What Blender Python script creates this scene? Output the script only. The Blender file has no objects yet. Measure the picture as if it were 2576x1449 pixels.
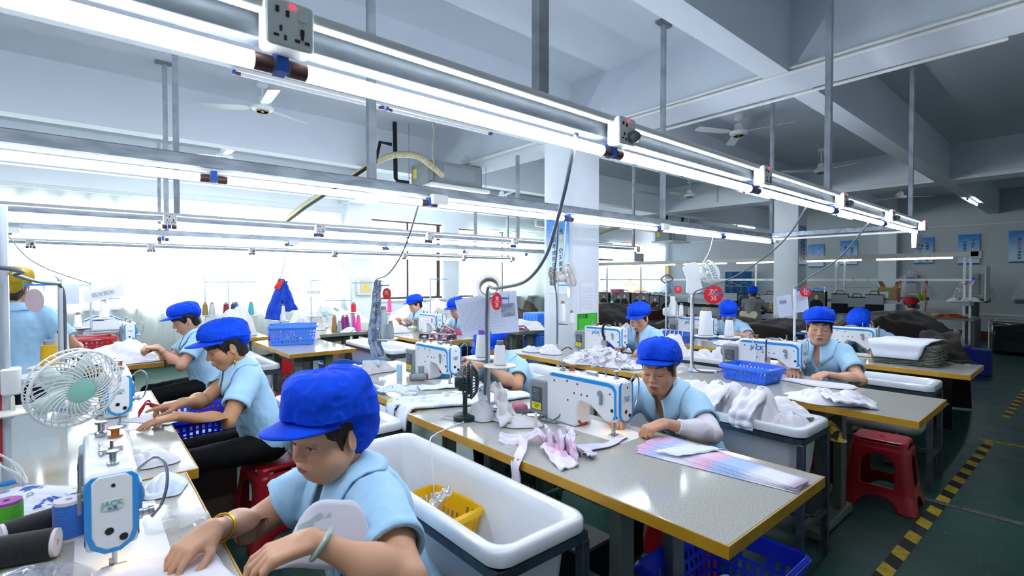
import bpy, math, random
import numpy as np
from mathutils import Vector, Matrix, noise
PI = math.pi
SC = bpy.context.scene
COL = SC.collection
rnd = random.Random(7)
np.random.seed(3)
def V(*a): return Vector(a)
def lin(c):
    return tuple((x/12.92 if x <= .04045 else ((x+.055)/1.055)**2.4) for x in c)
def rgb(h):
    h = h.lstrip('#'); return lin(tuple(int(h[i:i+2], 16)/255 for i in (0, 2, 4)))
# ---------------------------------------------------------------- materials
MATS = {}
def nodes(name):
    m = bpy.data.materials.new(name); m.use_nodes = True
    nt = m.node_tree; b = nt.nodes['Principled BSDF']
    return m, nt, b
def mat(name, col='#ffffff', rough=.5, metal=0., bump=0., bscale=80., var=0., vscale=6., col2=None, spec=.5, trans=0., alpha=1., coat=0., emit=None, estr=0., vcol=False, sheen=0., sss=0., stretch=None, ior=1.45, kind='noise'):
    """one procedural surface: base colour, optional blotchy second colour, optional fine bump"""
    if name in MATS: return MATS[name]
    m, nt, b = nodes(name); L = nt.links; I = b.inputs
    c = rgb(col) if isinstance(col, str) else col
    I['Base Color'].default_value = (*c, 1); I['Roughness'].default_value = rough; I['Metallic'].default_value = metal
    I['Specular IOR Level'].default_value = spec; I['Transmission Weight'].default_value = trans; I['Alpha'].default_value = alpha
    I['Coat Weight'].default_value = coat; I['Sheen Weight'].default_value = sheen; I['IOR'].default_value = ior
    if sss: I['Subsurface Weight'].default_value = sss; I['Subsurface Radius'].default_value = (.012, .004, .002); I['Subsurface Scale'].default_value = 1.
    if emit: I['Emission Color'].default_value = (*rgb(emit), 1); I['Emission Strength'].default_value = estr
    src = None
    def tex(scale, det=3):
        t = nt.nodes.new('ShaderNodeTexNoise' if kind == 'noise' else 'ShaderNodeTexVoronoi'); t.inputs['Scale'].default_value = scale
        if kind == 'noise': t.inputs['Detail'].default_value = det
        tc = nt.nodes.new('ShaderNodeTexCoord')
        if stretch:
            mp = nt.nodes.new('ShaderNodeMapping'); mp.inputs['Scale'].default_value = stretch
            L.new(tc.outputs['Object'], mp.inputs['Vector']); L.new(mp.outputs[0], t.inputs['Vector'])
        else: L.new(tc.outputs['Object'], t.inputs['Vector'])
        return t
    if vcol:
        a = nt.nodes.new('ShaderNodeVertexColor'); a.layer_name = 'col'; src = a.outputs['Color']
        L.new(src, I['Base Color'])
    if var or col2:
        t = tex(vscale); r = nt.nodes.new('ShaderNodeValToRGB'); e = r.color_ramp.elements
        c2 = rgb(col2) if col2 else tuple(x*(1-var) for x in c)
        e[0].position = .38; e[1].position = .64; e[0].color = (*c2, 1); e[1].color = (*c, 1)
        L.new(t.outputs[0], r.inputs[0]); L.new(r.outputs[0], I['Base Color'])
    if bump:
        t = tex(bscale, 2); bp = nt.nodes.new('ShaderNodeBump'); bp.inputs['Strength'].default_value = bump; bp.inputs['Distance'].default_value = .01
        L.new(t.outputs[0], bp.inputs['Height']); L.new(bp.outputs[0], I['Normal'])
    MATS[name] = m
    return m
# ---------------------------------------------------------------- mesh building
class MB:
    def __init__(s): s.v = []; s.f = []; s.m = []; s.mats = []; s.mi = 0
    def use(s, m):
        if m not in s.mats: s.mats.append(m)
        s.mi = s.mats.index(m); return s
    def add(s, vs, fs, M=None):
        o = len(s.v)
        s.v += [tuple(M @ Vector(v)) for v in vs] if M else [tuple(v) for v in vs]
        s.f += [tuple(i+o for i in f) for f in fs]; s.m += [s.mi]*len(fs); return s
    def box(s, c, d, rz=0, M=None):
        x, y, z = d[0]/2, d[1]/2, d[2]/2
        vs = [(-x,-y,-z),(x,-y,-z),(x,y,-z),(-x,y,-z),(-x,-y,z),(x,-y,z),(x,y,z),(-x,y,z)]
        fs = [(0,3,2,1),(4,5,6,7),(0,1,5,4),(1,2,6,5),(2,3,7,6),(3,0,4,7)]
        T = Matrix.Translation(Vector(c)) @ Matrix.Rotation(rz, 4, 'Z')
        return s.add(vs, fs, (M @ T) if M else T)
    def rbox(s, c, d, r=.01, n=3, rz=0, M=None, axis='z'):
        """box with rounded vertical edges (and a small chamfer top and bottom)"""
        if axis == 'y': d = (d[0], d[2], d[1])
        if axis == 'x': d = (d[2], d[1], d[0])
        x, y, z = d[0]/2, d[1]/2, d[2]/2; r = min(r, x*.98, y*.98); ch = min(r*.4, z*.5)
        pts = []
        for cx, cy, a0 in ((x-r, y-r, 0), (-x+r, y-r, 90), (-x+r, -y+r, 180), (x-r, -y+r, 270)):
            for i in range(n+1):
                a = math.radians(a0+90*i/n); pts.append((cx, cy, math.cos(a), math.sin(a)))
        vs = []
        for zz, rr in ((-z, r-ch), (-z+ch, r), (z-ch, r), (z, r-ch)):
            vs += [(p[0]+p[2]*rr, p[1]+p[3]*rr, zz) for p in pts]
        N = len(pts); fs = []
        for k in range(3):
            for i in range(N):
                j = (i+1) % N; fs.append((k*N+i, k*N+j, (k+1)*N+j, (k+1)*N+i))
        fs.append(tuple(range(N))[::-1]); fs.append(tuple(range(3*N, 4*N)))
        R = {'z': Matrix(), 'x': Matrix.Rotation(PI/2, 4, 'Y'), 'y': Matrix.Rotation(-PI/2, 4, 'X')}[axis]
        T = Matrix.Translation(Vector(c)) @ Matrix.Rotation(rz, 4, 'Z') @ R
        return s.add(vs, fs, (M @ T) if M else T)
    def cyl(s, a, b, r, r2=None, n=12, caps=True):
        r2 = r if r2 is None else r2
        a = Vector(a); b = Vector(b); d = (b-a)
        q = d.to_track_quat('Z', 'Y').to_matrix(); X = q @ V(1,0,0); Y = q @ V(0,1,0)
        vs = []
        for p, rr in ((a, r), (b, r2)):
            for i in range(n):
                t = 2*PI*i/n; vs.append(p + X*(rr*math.cos(t)) + Y*(rr*math.sin(t)))
        fs = [(i, (i+1) % n, n+(i+1) % n, n+i) for i in range(n)]
        if caps: fs += [tuple(range(n))[::-1], tuple(range(n, 2*n))]
        return s.add(vs, fs)
    def tube(s, pts, r, n=8, sq=False):
        pts = [Vector(p) for p in pts]; rs = r if isinstance(r, (list, tuple)) else [r]*len(pts)
        vs = []; up = None
        for i, p in enumerate(pts):
            d = (pts[min(i+1, len(pts)-1)]-pts[max(i-1, 0)])
            if d.length < 1e-9: d = V(0,0,1)
            d.normalize()
            if up is None: up = V(0,0,1) if abs(d.z) < .9 else V(1,0,0)
            X = d.cross(up); X.normalize(); up = X.cross(d); up.normalize()
            for k in range(n):
                t = 2*PI*(k+(.5 if sq else 0))/n; vs.append(p + X*(rs[i]*math.cos(t)) + up*(rs[i]*math.sin(t)))
        fs = []
        for i in range(len(pts)-1):
            for k in range(n):
                j = (k+1) % n; fs.append((i*n+k, (i+1)*n+k, (i+1)*n+j, i*n+j))
        fs += [tuple(range(n)), tuple(range((len(pts)-1)*n, len(pts)*n))[::-1]]
        return s.add(vs, fs)
    def lathe(s, prof, c=(0,0,0), n=20, M=None, caps=True):
        vs = []; T = Matrix.Translation(Vector(c)); T = (M @ T) if M else T
        for r, z in prof:
            for i in range(n):
                t = 2*PI*i/n; vs.append((r*math.cos(t), r*math.sin(t), z))
        fs = []
        for k in range(len(prof)-1):
            for i in range(n):
                j = (i+1) % n; fs.append((k*n+i, k*n+j, (k+1)*n+j, (k+1)*n+i))
        if caps:
            fs.append(tuple(range(n))[::-1]); fs.append(tuple(range((len(prof)-1)*n, len(prof)*n)))
        return s.add(vs, fs, T)
    def prism(s, out, d, M=None):
        """outline in local xy, extruded along z by d (centred)"""
        N = len(out)
        vs = [(p[0], p[1], -d/2) for p in out]+[(p[0], p[1], d/2) for p in out]
        fs = [(i, (i+1) % N, N+(i+1) % N, N+i) for i in range(N)]+[tuple(range(N))[::-1], tuple(range(N, 2*N))]
        return s.add(vs, fs, M)
    def grid(s, fn, nu, nv, thick=0., closeu=False):
        vs = [fn(i/(nu if closeu else nu-1), j/(nv-1)) for i in range(nu) for j in range(nv)]
        fs = []
        for i in range(nu if closeu else nu-1):
            for j in range(nv-1):
                k = (i+1) % nu; fs.append((i*nv+j, k*nv+j, k*nv+j+1, i*nv+j+1))
        return s.add(vs, fs)
    def build(s, name, m=None, parent=None, smooth=True, bevel=0., solid=0., sub=0, angle=40, seg=2):
        me = bpy.data.meshes.new(name); me.from_pydata(s.v, [], s.f)
        ms = s.mats or [m]
        for x in ms: me.materials.append(x)
        if s.mats: me.polygons.foreach_set('material_index', s.m)
        me.update()
        if smooth:
            me.polygons.foreach_set('use_smooth', [True]*len(me.polygons))
            if angle < 180: me.set_sharp_from_angle(angle=math.radians(angle))
        o = bpy.data.objects.new(name, me); COL.objects.link(o)
        if parent is not None: o.parent = parent
        if solid: d = o.modifiers.new('s', 'SOLIDIFY'); d.thickness = solid; d.offset = 0
        if sub: d = o.modifiers.new('u', 'SUBSURF'); d.levels = sub; d.render_levels = sub
        if bevel: d = o.modifiers.new('b', 'BEVEL'); d.width = bevel; d.segments = seg; d.limit_method = 'ANGLE'; d.angle_limit = math.radians(35)
        return o
def tag(o, label=None, cat=None, group=None, kind=None):
    if label: o['label'] = label
    if cat: o['category'] = cat
    if group: o['group'] = group
    if kind: o['kind'] = kind
    return o
def thing(name, label, cat, loc=(0,0,0), rz=0, group=None):
    o = bpy.data.objects.new(name, None); COL.objects.link(o); o.empty_display_size = .1
    o.location = loc; o.rotation_euler = (0, 0, rz)
    return tag(o, label, cat, group)
def struct(o): o['kind'] = 'structure'; return o
def copy_tree(o, parent=None):
    c = o.copy(); COL.objects.link(c)
    if parent is not None: c.parent = parent
    for ch in list(o.children): copy_tree(ch, c)
    return c
def dup(o, loc, rz=None, label=None, group=None, scale=None):
    c = copy_tree(o); c.location = loc
    if rz is not None: c.rotation_euler = (0, 0, rz)
    if label: c['label'] = label
    if group: c['group'] = group
    if scale: c.scale = scale
    return c
def arc(p0, p1, sag, n=14, side=(0,0,-1)):
    p0 = Vector(p0); p1 = Vector(p1); s = Vector(side)
    return [p0.lerp(p1, i/n) + s*(sag*4*(i/n)*(1-i/n)) for i in range(n+1)]
def spline(pts, n=8):
    """Catmull-Rom through pts"""
    P = [Vector(p) for p in pts]; P = [P[0]*2-P[1]]+P+[P[-1]*2-P[-2]]; out = []
    for i in range(1, len(P)-2):
        for k in range(n):
            t = k/n; a, b, c, d = P[i-1], P[i], P[i+1], P[i+2]
            out.append(.5*((2*b)+(c-a)*t+(2*a-5*b+4*c-d)*t*t+(3*b-a-3*c+d)*t**3))
    out.append(P[-2]); return out
def text_mesh(body, size, extrude=.0008, align='CENTER', bold=0., spacing=1.0):
    cu = bpy.data.curves.new('t', 'FONT'); cu.body = body; cu.size = size; cu.extrude = extrude; cu.align_x = align; cu.align_y = 'CENTER'
    cu.offset = bold; cu.resolution_u = 3; cu.space_line = spacing
    o = bpy.data.objects.new('t', cu); COL.objects.link(o)
    dg = bpy.context.evaluated_depsgraph_get(); me = bpy.data.meshes.new_from_object(o.evaluated_get(dg))
    vs = [tuple(v.co) for v in me.vertices]; fs = [tuple(p.vertices) for p in me.polygons]
    bpy.data.objects.remove(o); bpy.data.meshes.remove(me); bpy.data.curves.remove(cu)
    return vs, fs
def frame(o, x, y):
    """matrix with origin o, local x and y axes"""
    x = Vector(x).normalized(); y = Vector(y); y = (y-x*y.dot(x)).normalized(); z = x.cross(y)
    return Matrix(((x.x, y.x, z.x, o[0]), (x.y, y.y, z.y, o[1]), (x.z, y.z, z.z, o[2]), (0, 0, 0, 1)))
# ---------------------------------------------------------------- implicit surfaces
def smin(a, b, k):
    if k <= 0: return np.minimum(a, b)
    h = np.maximum(k-np.abs(a-b), 0)/k
    return np.minimum(a, b)-h*h*k*.25
def smax(a, b, k): return -smin(-a, -b, k)
def cap(P, a, b, ra, rb=None):
    rb = ra if rb is None else rb
    a = np.asarray(a, np.float32); b = np.asarray(b, np.float32); d = b-a; L = max(float(d @ d), 1e-12)
    q = P-a; t = np.clip((q @ d)/L, 0, 1)
    q = q-t[:, None]*d
    return np.sqrt(np.einsum('ij,ij->i', q, q))-(ra+(rb-ra)*t)
def ell(P, c, r, R=None, p=2.):
    q = P-np.asarray(c, np.float32)
    if R is not None: q = q @ np.asarray(R, np.float32)
    r = np.asarray(r, np.float32); m = float(r.min())
    q = np.abs(q/r)
    k = np.sqrt((q*q).sum(1)) if p == 2. else (q**p).sum(1)**(1/p)
    return (k-1)*m*np.clip(k, .8, 2)**.0 if p != 2. else (k-1)*k/np.maximum(np.sqrt(((q/r)**2).sum(1)), 1e-6)
def rb(P, c, hs, r, R=None):
    q = P-np.asarray(c, np.float32)
    if R is not None: q = q @ np.asarray(R, np.float32)
    q = np.abs(q)-np.asarray(hs, np.float32)+r
    return np.sqrt((np.maximum(q, 0)**2).sum(1))+np.minimum(q.max(1), 0)-r
_ng = np.random.RandomState(5).rand(32, 32, 32).astype(np.float32)
def vnoise(P, s):
    q = P*s+100.; i = np.floor(q).astype(int); f = (q-i).astype(np.float32); f = f*f*(3-2*f); i &= 31; j = (i+1) & 31
    x0, y0, z0 = i.T; x1, y1, z1 = j.T; fx, fy, fz = f.T; G = _ng
    a = G[x0,y0,z0]*(1-fx)+G[x1,y0,z0]*fx; b = G[x0,y1,z0]*(1-fx)+G[x1,y1,z0]*fx
    c = G[x0,y0,z1]*(1-fx)+G[x1,y0,z1]*fx; d = G[x0,y1,z1]*(1-fx)+G[x1,y1,z1]*fx
    return ((a*(1-fy)+b*fy)*(1-fz)+(c*(1-fy)+d*fy)*fz)*2-1
def wrinkle(P, s, st=(1,1,1)):
    q = P*np.asarray(st, np.float32); w = q+.25/s*np.stack([vnoise(q, s*.6), vnoise(q+7., s*.6), vnoise(q+13., s*.6)], 1)
    return 1-2*np.abs(vnoise(w, s))
def nets(fn, lo, hi, h):
    """surface nets of fn<0 inside the box; returns verts, quads"""
    lo = np.asarray(lo, float); hi = np.asarray(hi, float)
    nb = np.ceil((hi-lo)/(4*h)).astype(int)+1; n = nb*4
    ax = [np.arange(nb[i])*4*h+lo[i]+1.5*h for i in range(3)]
    C = np.stack(np.meshgrid(*ax, indexing='ij'), -1).reshape(-1, 3).astype(np.float32)
    d = fn(C); near = np.abs(d) < 4*h*.95+.004
    Vv = np.repeat(np.repeat(np.repeat(np.sign(d).astype(np.float32).reshape(nb), 4, 0), 4, 1), 4, 2)
    idx = np.nonzero(near)[0]
    if len(idx) == 0: return np.zeros((0, 3)), np.zeros((0, 4), int)
    off = np.stack(np.meshgrid(*[np.arange(4)]*3, indexing='ij'), -1).reshape(-1, 3)
    b = np.stack(np.unravel_index(idx, nb), -1)*4
    I = (b[:, None, :]+off[None]).reshape(-1, 3)
    P = (I*h+lo).astype(np.float32)
    out = np.concatenate([fn(P[k:k+400000]) for k in range(0, len(P), 400000)])
    Vv[I[:, 0], I[:, 1], I[:, 2]] = out
    Vv[0] = Vv[-1] = 1; Vv[:, 0] = Vv[:, -1] = 1; Vv[:, :, 0] = Vv[:, :, -1] = 1
    S = Vv < 0
    cnt = sum(S[i:n[0]-1+i, j:n[1]-1+j, k:n[2]-1+k].astype(np.int8) for i in (0, 1) for j in (0, 1) for k in (0, 1))
    act = np.nonzero((cnt > 0) & (cnt < 8)); A = np.stack(act, -1)
    vid = -np.ones(cnt.shape, np.int64); vid[act] = np.arange(len(A))
    acc = np.zeros((len(A), 3)); w = np.zeros(len(A))
    for a in range(3):
        for u in (0, 1):
            for v in (0, 1):
                o = [0, 0, 0]; o[(a+1) % 3] = u; o[(a+2) % 3] = v; e = list(o); e[a] = 1
                v0 = Vv[A[:, 0]+o[0], A[:, 1]+o[1], A[:, 2]+o[2]]; v1 = Vv[A[:, 0]+e[0], A[:, 1]+e[1], A[:, 2]+e[2]]
                m = (v0 < 0) != (v1 < 0); t = np.where(m, v0/(v0-v1+1e-12*(v0 == v1)), 0)
                p = np.array(o, float)[None].repeat(len(A), 0); p[:, a] = t
                acc += p*m[:, None]; w += m
    VT = (A+acc/np.maximum(w, 1)[:, None])*h+lo
    Q = []
    for a in range(3):
        s0 = [slice(1, -1)]*3; s1 = [slice(1, -1)]*3
        s0[a] = slice(0, n[a]-1); s1[a] = slice(1, n[a])
        A0 = S[tuple(s0)]; A1 = S[tuple(s1)]
        e = np.stack(np.nonzero(A0 != A1), -1)
        if not len(e): continue
        fl = A0[e[:, 0], e[:, 1], e[:, 2]]
        g = e+1; g[:, a] -= 1
        u = np.zeros(3, int); u[(a+1) % 3] = 1; v = np.zeros(3, int); v[(a+2) % 3] = 1
        def vi(q): return vid[q[:, 0], q[:, 1], q[:, 2]]
        q = np.stack([vi(g-u-v), vi(g-v), vi(g), vi(g-u)], 1)
        q[~fl] = q[~fl][:, ::-1]
        Q.append(q)
    Q = np.concatenate(Q); Q = Q[(Q >= 0).all(1)]
    return VT, Q
def clip_to(VT, Q, keep):
    """keep only quads whose centre passes keep()"""
    m = keep(VT[Q].mean(1)); Q = Q[m]; u, inv = np.unique(Q, return_inverse=True)
    return VT[u], inv.reshape(Q.shape)
def np_obj(name, parts, mats, parent=None, col=None, matidx=None, sm=0):
    """parts: list of (verts, quads); one mesh object; sm: smoothing passes"""
    vs = []; qs = []; o = 0
    for a, q in parts:
        if sm and len(q):
            a = a.copy()
            E = np.concatenate([q[:, [0, 1]], q[:, [1, 2]], q[:, [2, 3]], q[:, [3, 0]]])
            for _ in range(sm):
                s = np.zeros_like(a); c = np.zeros(len(a))
                np.add.at(s, E[:, 0], a[E[:, 1]]); np.add.at(c, E[:, 0], 1); np.add.at(s, E[:, 1], a[E[:, 0]]); np.add.at(c, E[:, 1], 1)
                a = a*.5+.5*s/np.maximum(c, 1)[:, None]
        vs.append(a); qs.append(q+o); o += len(a)
    v = np.concatenate(vs); q = np.concatenate(qs)
    me = bpy.data.meshes.new(name)
    me.vertices.add(len(v)); me.vertices.foreach_set('co', v.astype(np.float32).ravel())
    me.loops.add(len(q)*4); me.loops.foreach_set('vertex_index', q.astype(np.int32).ravel())
    me.polygons.add(len(q)); me.polygons.foreach_set('loop_start', np.arange(0, len(q)*4, 4, dtype=np.int32))
    me.polygons.foreach_set('use_smooth', np.ones(len(q), bool))
    for m in (mats if isinstance(mats, (list, tuple)) else [mats]): me.materials.append(m)
    if matidx is not None: me.polygons.foreach_set('material_index', matidx(v[q].mean(1)).astype(np.int32))
    me.update(); me.validate()
    if col is not None:
        ca = me.color_attributes.new('col', 'FLOAT_COLOR', 'POINT'); c = np.ones((len(v), 4), np.float32); c[:, :3] = col(v)
        ca.data.foreach_set('color', c.ravel())
    ob = bpy.data.objects.new(name, me); COL.objects.link(ob)
    if parent is not None: ob.parent = parent
    return ob
# ---------------------------------------------------------------- people
M_SKIN = mat('skin', '#cc9999', .48, vcol=True, bump=.04, bscale=260, sss=.0, spec=.4)
M_SHIRT = mat('polo_cotton', '#b2daf4', .85, bump=.04, bscale=420, sheen=.1, spec=.2, col2='#a8d3f0', vscale=9)
M_SHIRT2 = mat('polo_cotton_deep', '#8cc0e6', .85, bump=.04, bscale=420, sheen=.25, spec=.2)
M_TROUSER = mat('black_trouser_cloth', '#0b0b0d', .8, bump=.15, bscale=300, spec=.25)
M_CAP = mat('royal_blue_cloth', '#0547d6', .75, bump=.04, bscale=500, sheen=.0, spec=.2, col2='#0440c6', vscale=14)
M_HAIR = mat('black_hair', '#15100e', .45, bump=.5, bscale=120, stretch=(1, 1, .12), spec=.5)
M_BTN = mat('pearl_button', '#bfe0f2', .3)
M_GOLD = mat('gold', '#d9a521', .25, 1.)
M_SILVER = mat('silver', '#c9ccd0', .2, 1.)
M_PEARL = mat('pearl', '#f3ece4', .2, coat=.5)
M_JADE = mat('jade', '#a9bdb2', .25, coat=.3)
M_SHOE = mat('tan_leather', '#7a5a44', .5)
M_LOGO = mat('navy_print', '#1b2a55', .7)
def Rm(pitch=0, yaw=0, roll=0):
    return np.array(Matrix.Rotation(math.radians(yaw), 3, 'Z') @ Matrix.Rotation(math.radians(pitch), 3, 'Y') @ Matrix.Rotation(math.radians(roll), 3, 'X'), np.float32)
def masked(P, c, R, f):
    d = np.sqrt(((P-np.asarray(c, np.float32))**2).sum(1)); out = (d-R*.62).astype(np.float32); out = np.maximum(out, .05)
    m = d < R
    if m.any(): out[m] = f(P[m])
    return out
def head_sdf(Q, face):
    """Q in head space: x forward, z up, origin between the ears"""
    w = face.get('w', 1.); Q = Q*np.array([1, 1/w, 1], np.float32); S = Q.copy(); S[:, 1] = np.abs(S[:, 1])
    d = ell(Q, (-.014, 0, .036), (.094, .075, .088))
    d = smin(d, ell(Q, (.028, 0, -.030), (.062, .064, .080)), .03)
    d = smin(d, ell(Q, (.052, 0, -.092), (.030, .030, .020)), .03)
    d = smin(d, cap(S, (-.004, .056, -.048), (.044, .022, -.094), .017, .016), .035)
    d = smin(d, ell(S, (.052, .043, -.030), (.026, .024, .028)), .03)
    d = smin(d, cap(S, (.080, .012, .027), (.064, .046, .026), .011), .022)
    d = smax(d, -ell(S, (.103, .033, .002), (.019, .019, .013)), .016)
    d = smin(d, ell(S, (.0735, .0325, .001), (.0135, .0165, .0125)), .006)
    d = smin(d, cap(Q, (.086, 0, .016), (.102, 0, -.022), .0075, .0105), .012)
    d = smin(d, ell(Q, (.103, 0, -.026), (.0115, .012, .0095)), .008)
    d = smin(d, ell(S, (.094, .0125, -.030), (.0105, .0075, .0075)), .007)
    d = smin(d, ell(Q, (.080, 0, -.062), (.020, .028, .018)), .014)
    d = smin(d, ell(S, (.0945, .009, -.0575), (.0065, .0130, .0042)), .006)
    d = smin(d, ell(Q, (.0935, 0, -.0675), (.0075, .0155, .0048)), .006)
    d = smax(d, -ell(Q, (.104, 0, -.0622), (.010, .020, .0011)), .003)
    e = ell(S, (-.010, .0775, -.008), (.019, .0075, .032), Rm(0, 22, 0)); e = smax(e, -ell(S, (-.004, .087, -.004), (.010, .006, .019)), .006)
    d = smin(d, e, .008)
    if face.get('full'): d = smin(d, ell(S, (.040, .040, -.062), (.032, .030, .030)), .04)
    return d*min(w, 1.)
def head_col(Q, base, face):
    w = face.get('w', 1.); x, y, z = Q.T; y = y/w; ay = np.abs(y)
    c = np.tile(np.array(rgb(base), np.float32), (len(Q), 1))
    def mix(m, col, a=1.):
        m = np.clip(m, 0, 1)[:, None]*a; c[:] = c*(1-m)+np.array(rgb(col), np.float32)*m
    fr = np.clip((x-.035)/.02, 0, 1)
    mix(np.exp(-((ay-.045)**2/.0004+(z+.028)**2/.0005))*fr, '#c9705c', face.get('blush', .35))
    mix(np.clip(1.4-np.hypot(ay/.0165, (z+.0625)/.0078), 0, .5)*2*np.clip((x-.082)/.004, 0, 1), face.get('lip', '#a8484c'), .85)
    mix((np.abs(z+.0622) < .0014)*(ay < .019)*(x > .08), '#5a2326', .9)
    by = .036+.30*np.clip(ay-.014, 0, 1)-3.6*np.clip(ay-.014, 0, 1)**2-.001
    mix(np.clip(1.5-np.abs(z-by)/.0030, 0, 1)*(ay > .012)*(ay < .052)*fr, '#1d1412', face.get('brow', .8))
    ez = -.0045+8*(ay-.0325)**2
    if face.get('open'):
        et = .0015-14*(ay-.0325)**2; m = (z < et)*(z > ez-.0015)*(np.abs(ay-.0325) < .0145)*fr
        mix(m, '#d8d0cb', .9); mix(m*(np.abs(ay-.0325+face.get('look', 0)*np.sign(y)) < .0062), '#120b09')
        mix(np.clip(1.6-np.abs(z-et)/.0017, 0, 1)*(np.abs(ay-.0325) < .0165)*fr, '#140d0c', .95)
    else:
        mix(np.clip(1.6-np.abs(z-ez)/.0018, 0, 1)*(np.abs(ay-.0325) < .0165)*fr, '#140d0c', .95)
        mix(np.clip(1.3-np.abs(z-ez-.009)/.0012, 0, 1)*(np.abs(ay-.0325) < .014)*fr, '#6d4334', .5)
    mix(np.clip(1.5-np.hypot((ay-.0085)/.0035, (z+.0345)/.0022), 0, 1)*(x > .088), '#4a2320', .8)
    return c
def hair_sdf(Q, face):
    w = face.get('w', 1.); Q = Q*np.array([1, 1/w, 1], np.float32); S = Q.copy(); S[:, 1] = np.abs(S[:, 1])
    d = ell(Q, (-.016, 0, .032), (.1015, .0815, .0965))
    d = smin(d, ell(Q, (-.052, 0, -.045), (.050, .056, .050)), .03)
    zf = face.get('fringe', .052)
    d = smax(d, -ell(Q, (.092, 0, zf-.110), (.074, .068, .110)), .006)
    d = smax(d, -ell(S, (-.006, .092, -.012), (.026, .026, .036)), .006)
    d = np.maximum(d, -(Q[:, 2]+.078+.25*(Q[:, 0]+.05)))
    if face.get('bangs'):
        b = ell(Q, (.046, 0, .042), (.056, .073, .042)); b = np.maximum(b, -ell(Q, (.03, 0, .02), (.063, .069, .09))); b = np.maximum(b, .020-Q[:, 2]+.012*np.abs(np.sin(Q[:, 1]*260)))
        d = np.minimum(d, b)
        d = smin(d, cap(S, (.040, .066, .04), (.028, .068, -.030), .010, .004), .01)
    else:
        d = smin(d, cap(S, (.026, .071, .03), (.020, .072, -.026), .008, .003), .01)
    d = d-.0035*wrinkle(Q, 60, (1, 1, .15))*.6
    return d
def cap_sdf(Q, st):
    a, b, hgt = st.get('a', .118), st.get('b', .100), st.get('h', .076)
    T = Q-np.array([-.010, 0, .067], np.float32); ang = math.radians(st.get('tilt', 8))
    R = np.array([[math.cos(ang), 0, -math.sin(ang)], [0, 1, 0], [math.sin(ang), 0, math.cos(ang)]], np.float32)
    T = T @ R
    p = st.get('p', 2.5); r = np.sqrt((T[:, 0]/a)**2+(T[:, 1]/b)**2); zz = np.abs((T[:, 2]-.012)/hgt)
    k = (r**p+zz**p)**(1/p); d = (k-1)*min(hgt, b)*.9
    d = np.maximum(d, -T[:, 2]-.004)
    th = np.arctan2(T[:, 1], T[:, 0])
    band = np.maximum((np.sqrt((T[:, 0]/(.103))**2+(T[:, 1]/(.087))**2)-1)*.087, np.maximum(T[:, 2]-.030, -T[:, 2]-.016))
    d = smin(d-.002*np.cos(th*8)*np.clip(T[:, 2]/.03, 0, 1), band, .012)
    fl = st.get('flap', .055)
    pouch = ell(T, (-.080, 0, -.010-fl*.25), (.046, .084, fl*.95)); d = smin(d, pouch, .035)
    if fl > .07: d = smin(d, np.maximum(ell(T, (-.048, 0, -.035), (.084, .100, .118)), np.maximum(T[:, 0]-.012-.35*T[:, 2], -T[:, 2]-.128)), .02)
    d = d-.0035*wrinkle(T+3., 16, (1, 1, 1.))-.0015*wrinkle(T, 42)
    return d
def visor(st):
    """brim vertices in head space"""
    ang = math.radians(st.get('tilt', 8)); L = st.get('brim', .072); dr = st.get('droop', .012)
    R = np.array([[math.cos(ang), 0, -math.sin(ang)], [0, 1, 0], [math.sin(ang), 0, math.cos(ang)]])
    nu, nv = 25, 7; v = []
    for i in range(nu):
        t = -1.25+2.5*i/(nu-1); c = math.cos(t/1.25*PI/2)
        for j in range(nv):
            s = j/(nv-1); ext = L*s*(c**.55)
            x = .101*math.cos(t)+ext*(1.02); y = .087*math.sin(t)*(1+.10*s)+math.sin(t)*ext*.18; z = -.010-dr*s*c-.020*s*s*(math.sin(t)**2)
            v.append(R @ np.array([x, y, z])+np.array([-.010, 0, .067]))
    f = [(i*nv+j, (i+1)*nv+j, (i+1)*nv+j+1, i*nv+j+1) for i in range(nu-1) for j in range(nv-1)]
    return v, f
def hand_pts(pose, side):
    """chains of (point, radius) in hand space: x along fingers, z back of the hand, thumb at +y (right) / -y (left)"""
    curl, thumb = {'flat': ((8, 10, 8), .0), 'rest': ((24, 28, 18), .2), 'pinch': ((46, 44, 28), .75), 'fist': ((62, 78, 48), .9), 'point': ((30, 35, 20), .4)}[pose]
    ch = []
    for i, (y, L, b) in enumerate(((.0290, .066, .0840), (.0095, .074, .0880), (-.0100, .068, .0855), (-.0275, .053, .0790))):
        c = [x*(1+.10*i) for x in curl]
        if pose == 'point' and i == 0: c = [2, 8, 6]
        if pose == 'pinch' and i == 0: c = [38, 42, 22]
        p = np.array([b, y, 0.]); a = 0; pts = [(p.copy(), .0092)]; sp = math.radians((1.4-i)*4.)
        for k, fr in enumerate((.45, .30, .25)):
            a += math.radians(c[k]); p = p+L*fr*np.array([math.cos(a)*math.cos(sp), math.cos(a)*math.sin(sp), -math.sin(a)])
            pts.append((p.copy(), (.0083, .0076, .0064)[k]))
        ch.append(pts)
    t = thumb; p = np.array([.022, .026, -.006]); pts = [(p.copy(), .0135)]
    for d, L, r in (((.72, .62-.25*t, -.25-.35*t), .040, .0105), ((.90, .32-.55*t, -.28-.2*t), .030, .0090), ((.95, .10-.6*t, -.25), .024, .0072)):
        d = np.array(d); p = p+d/np.linalg.norm(d)*L; pts.append((p.copy(), r))
    ch.append(pts)
    if side < 0:
        pass
    else:
        for c in ch:
            for q in c: q[0][1] *= -1
    return ch
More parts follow.
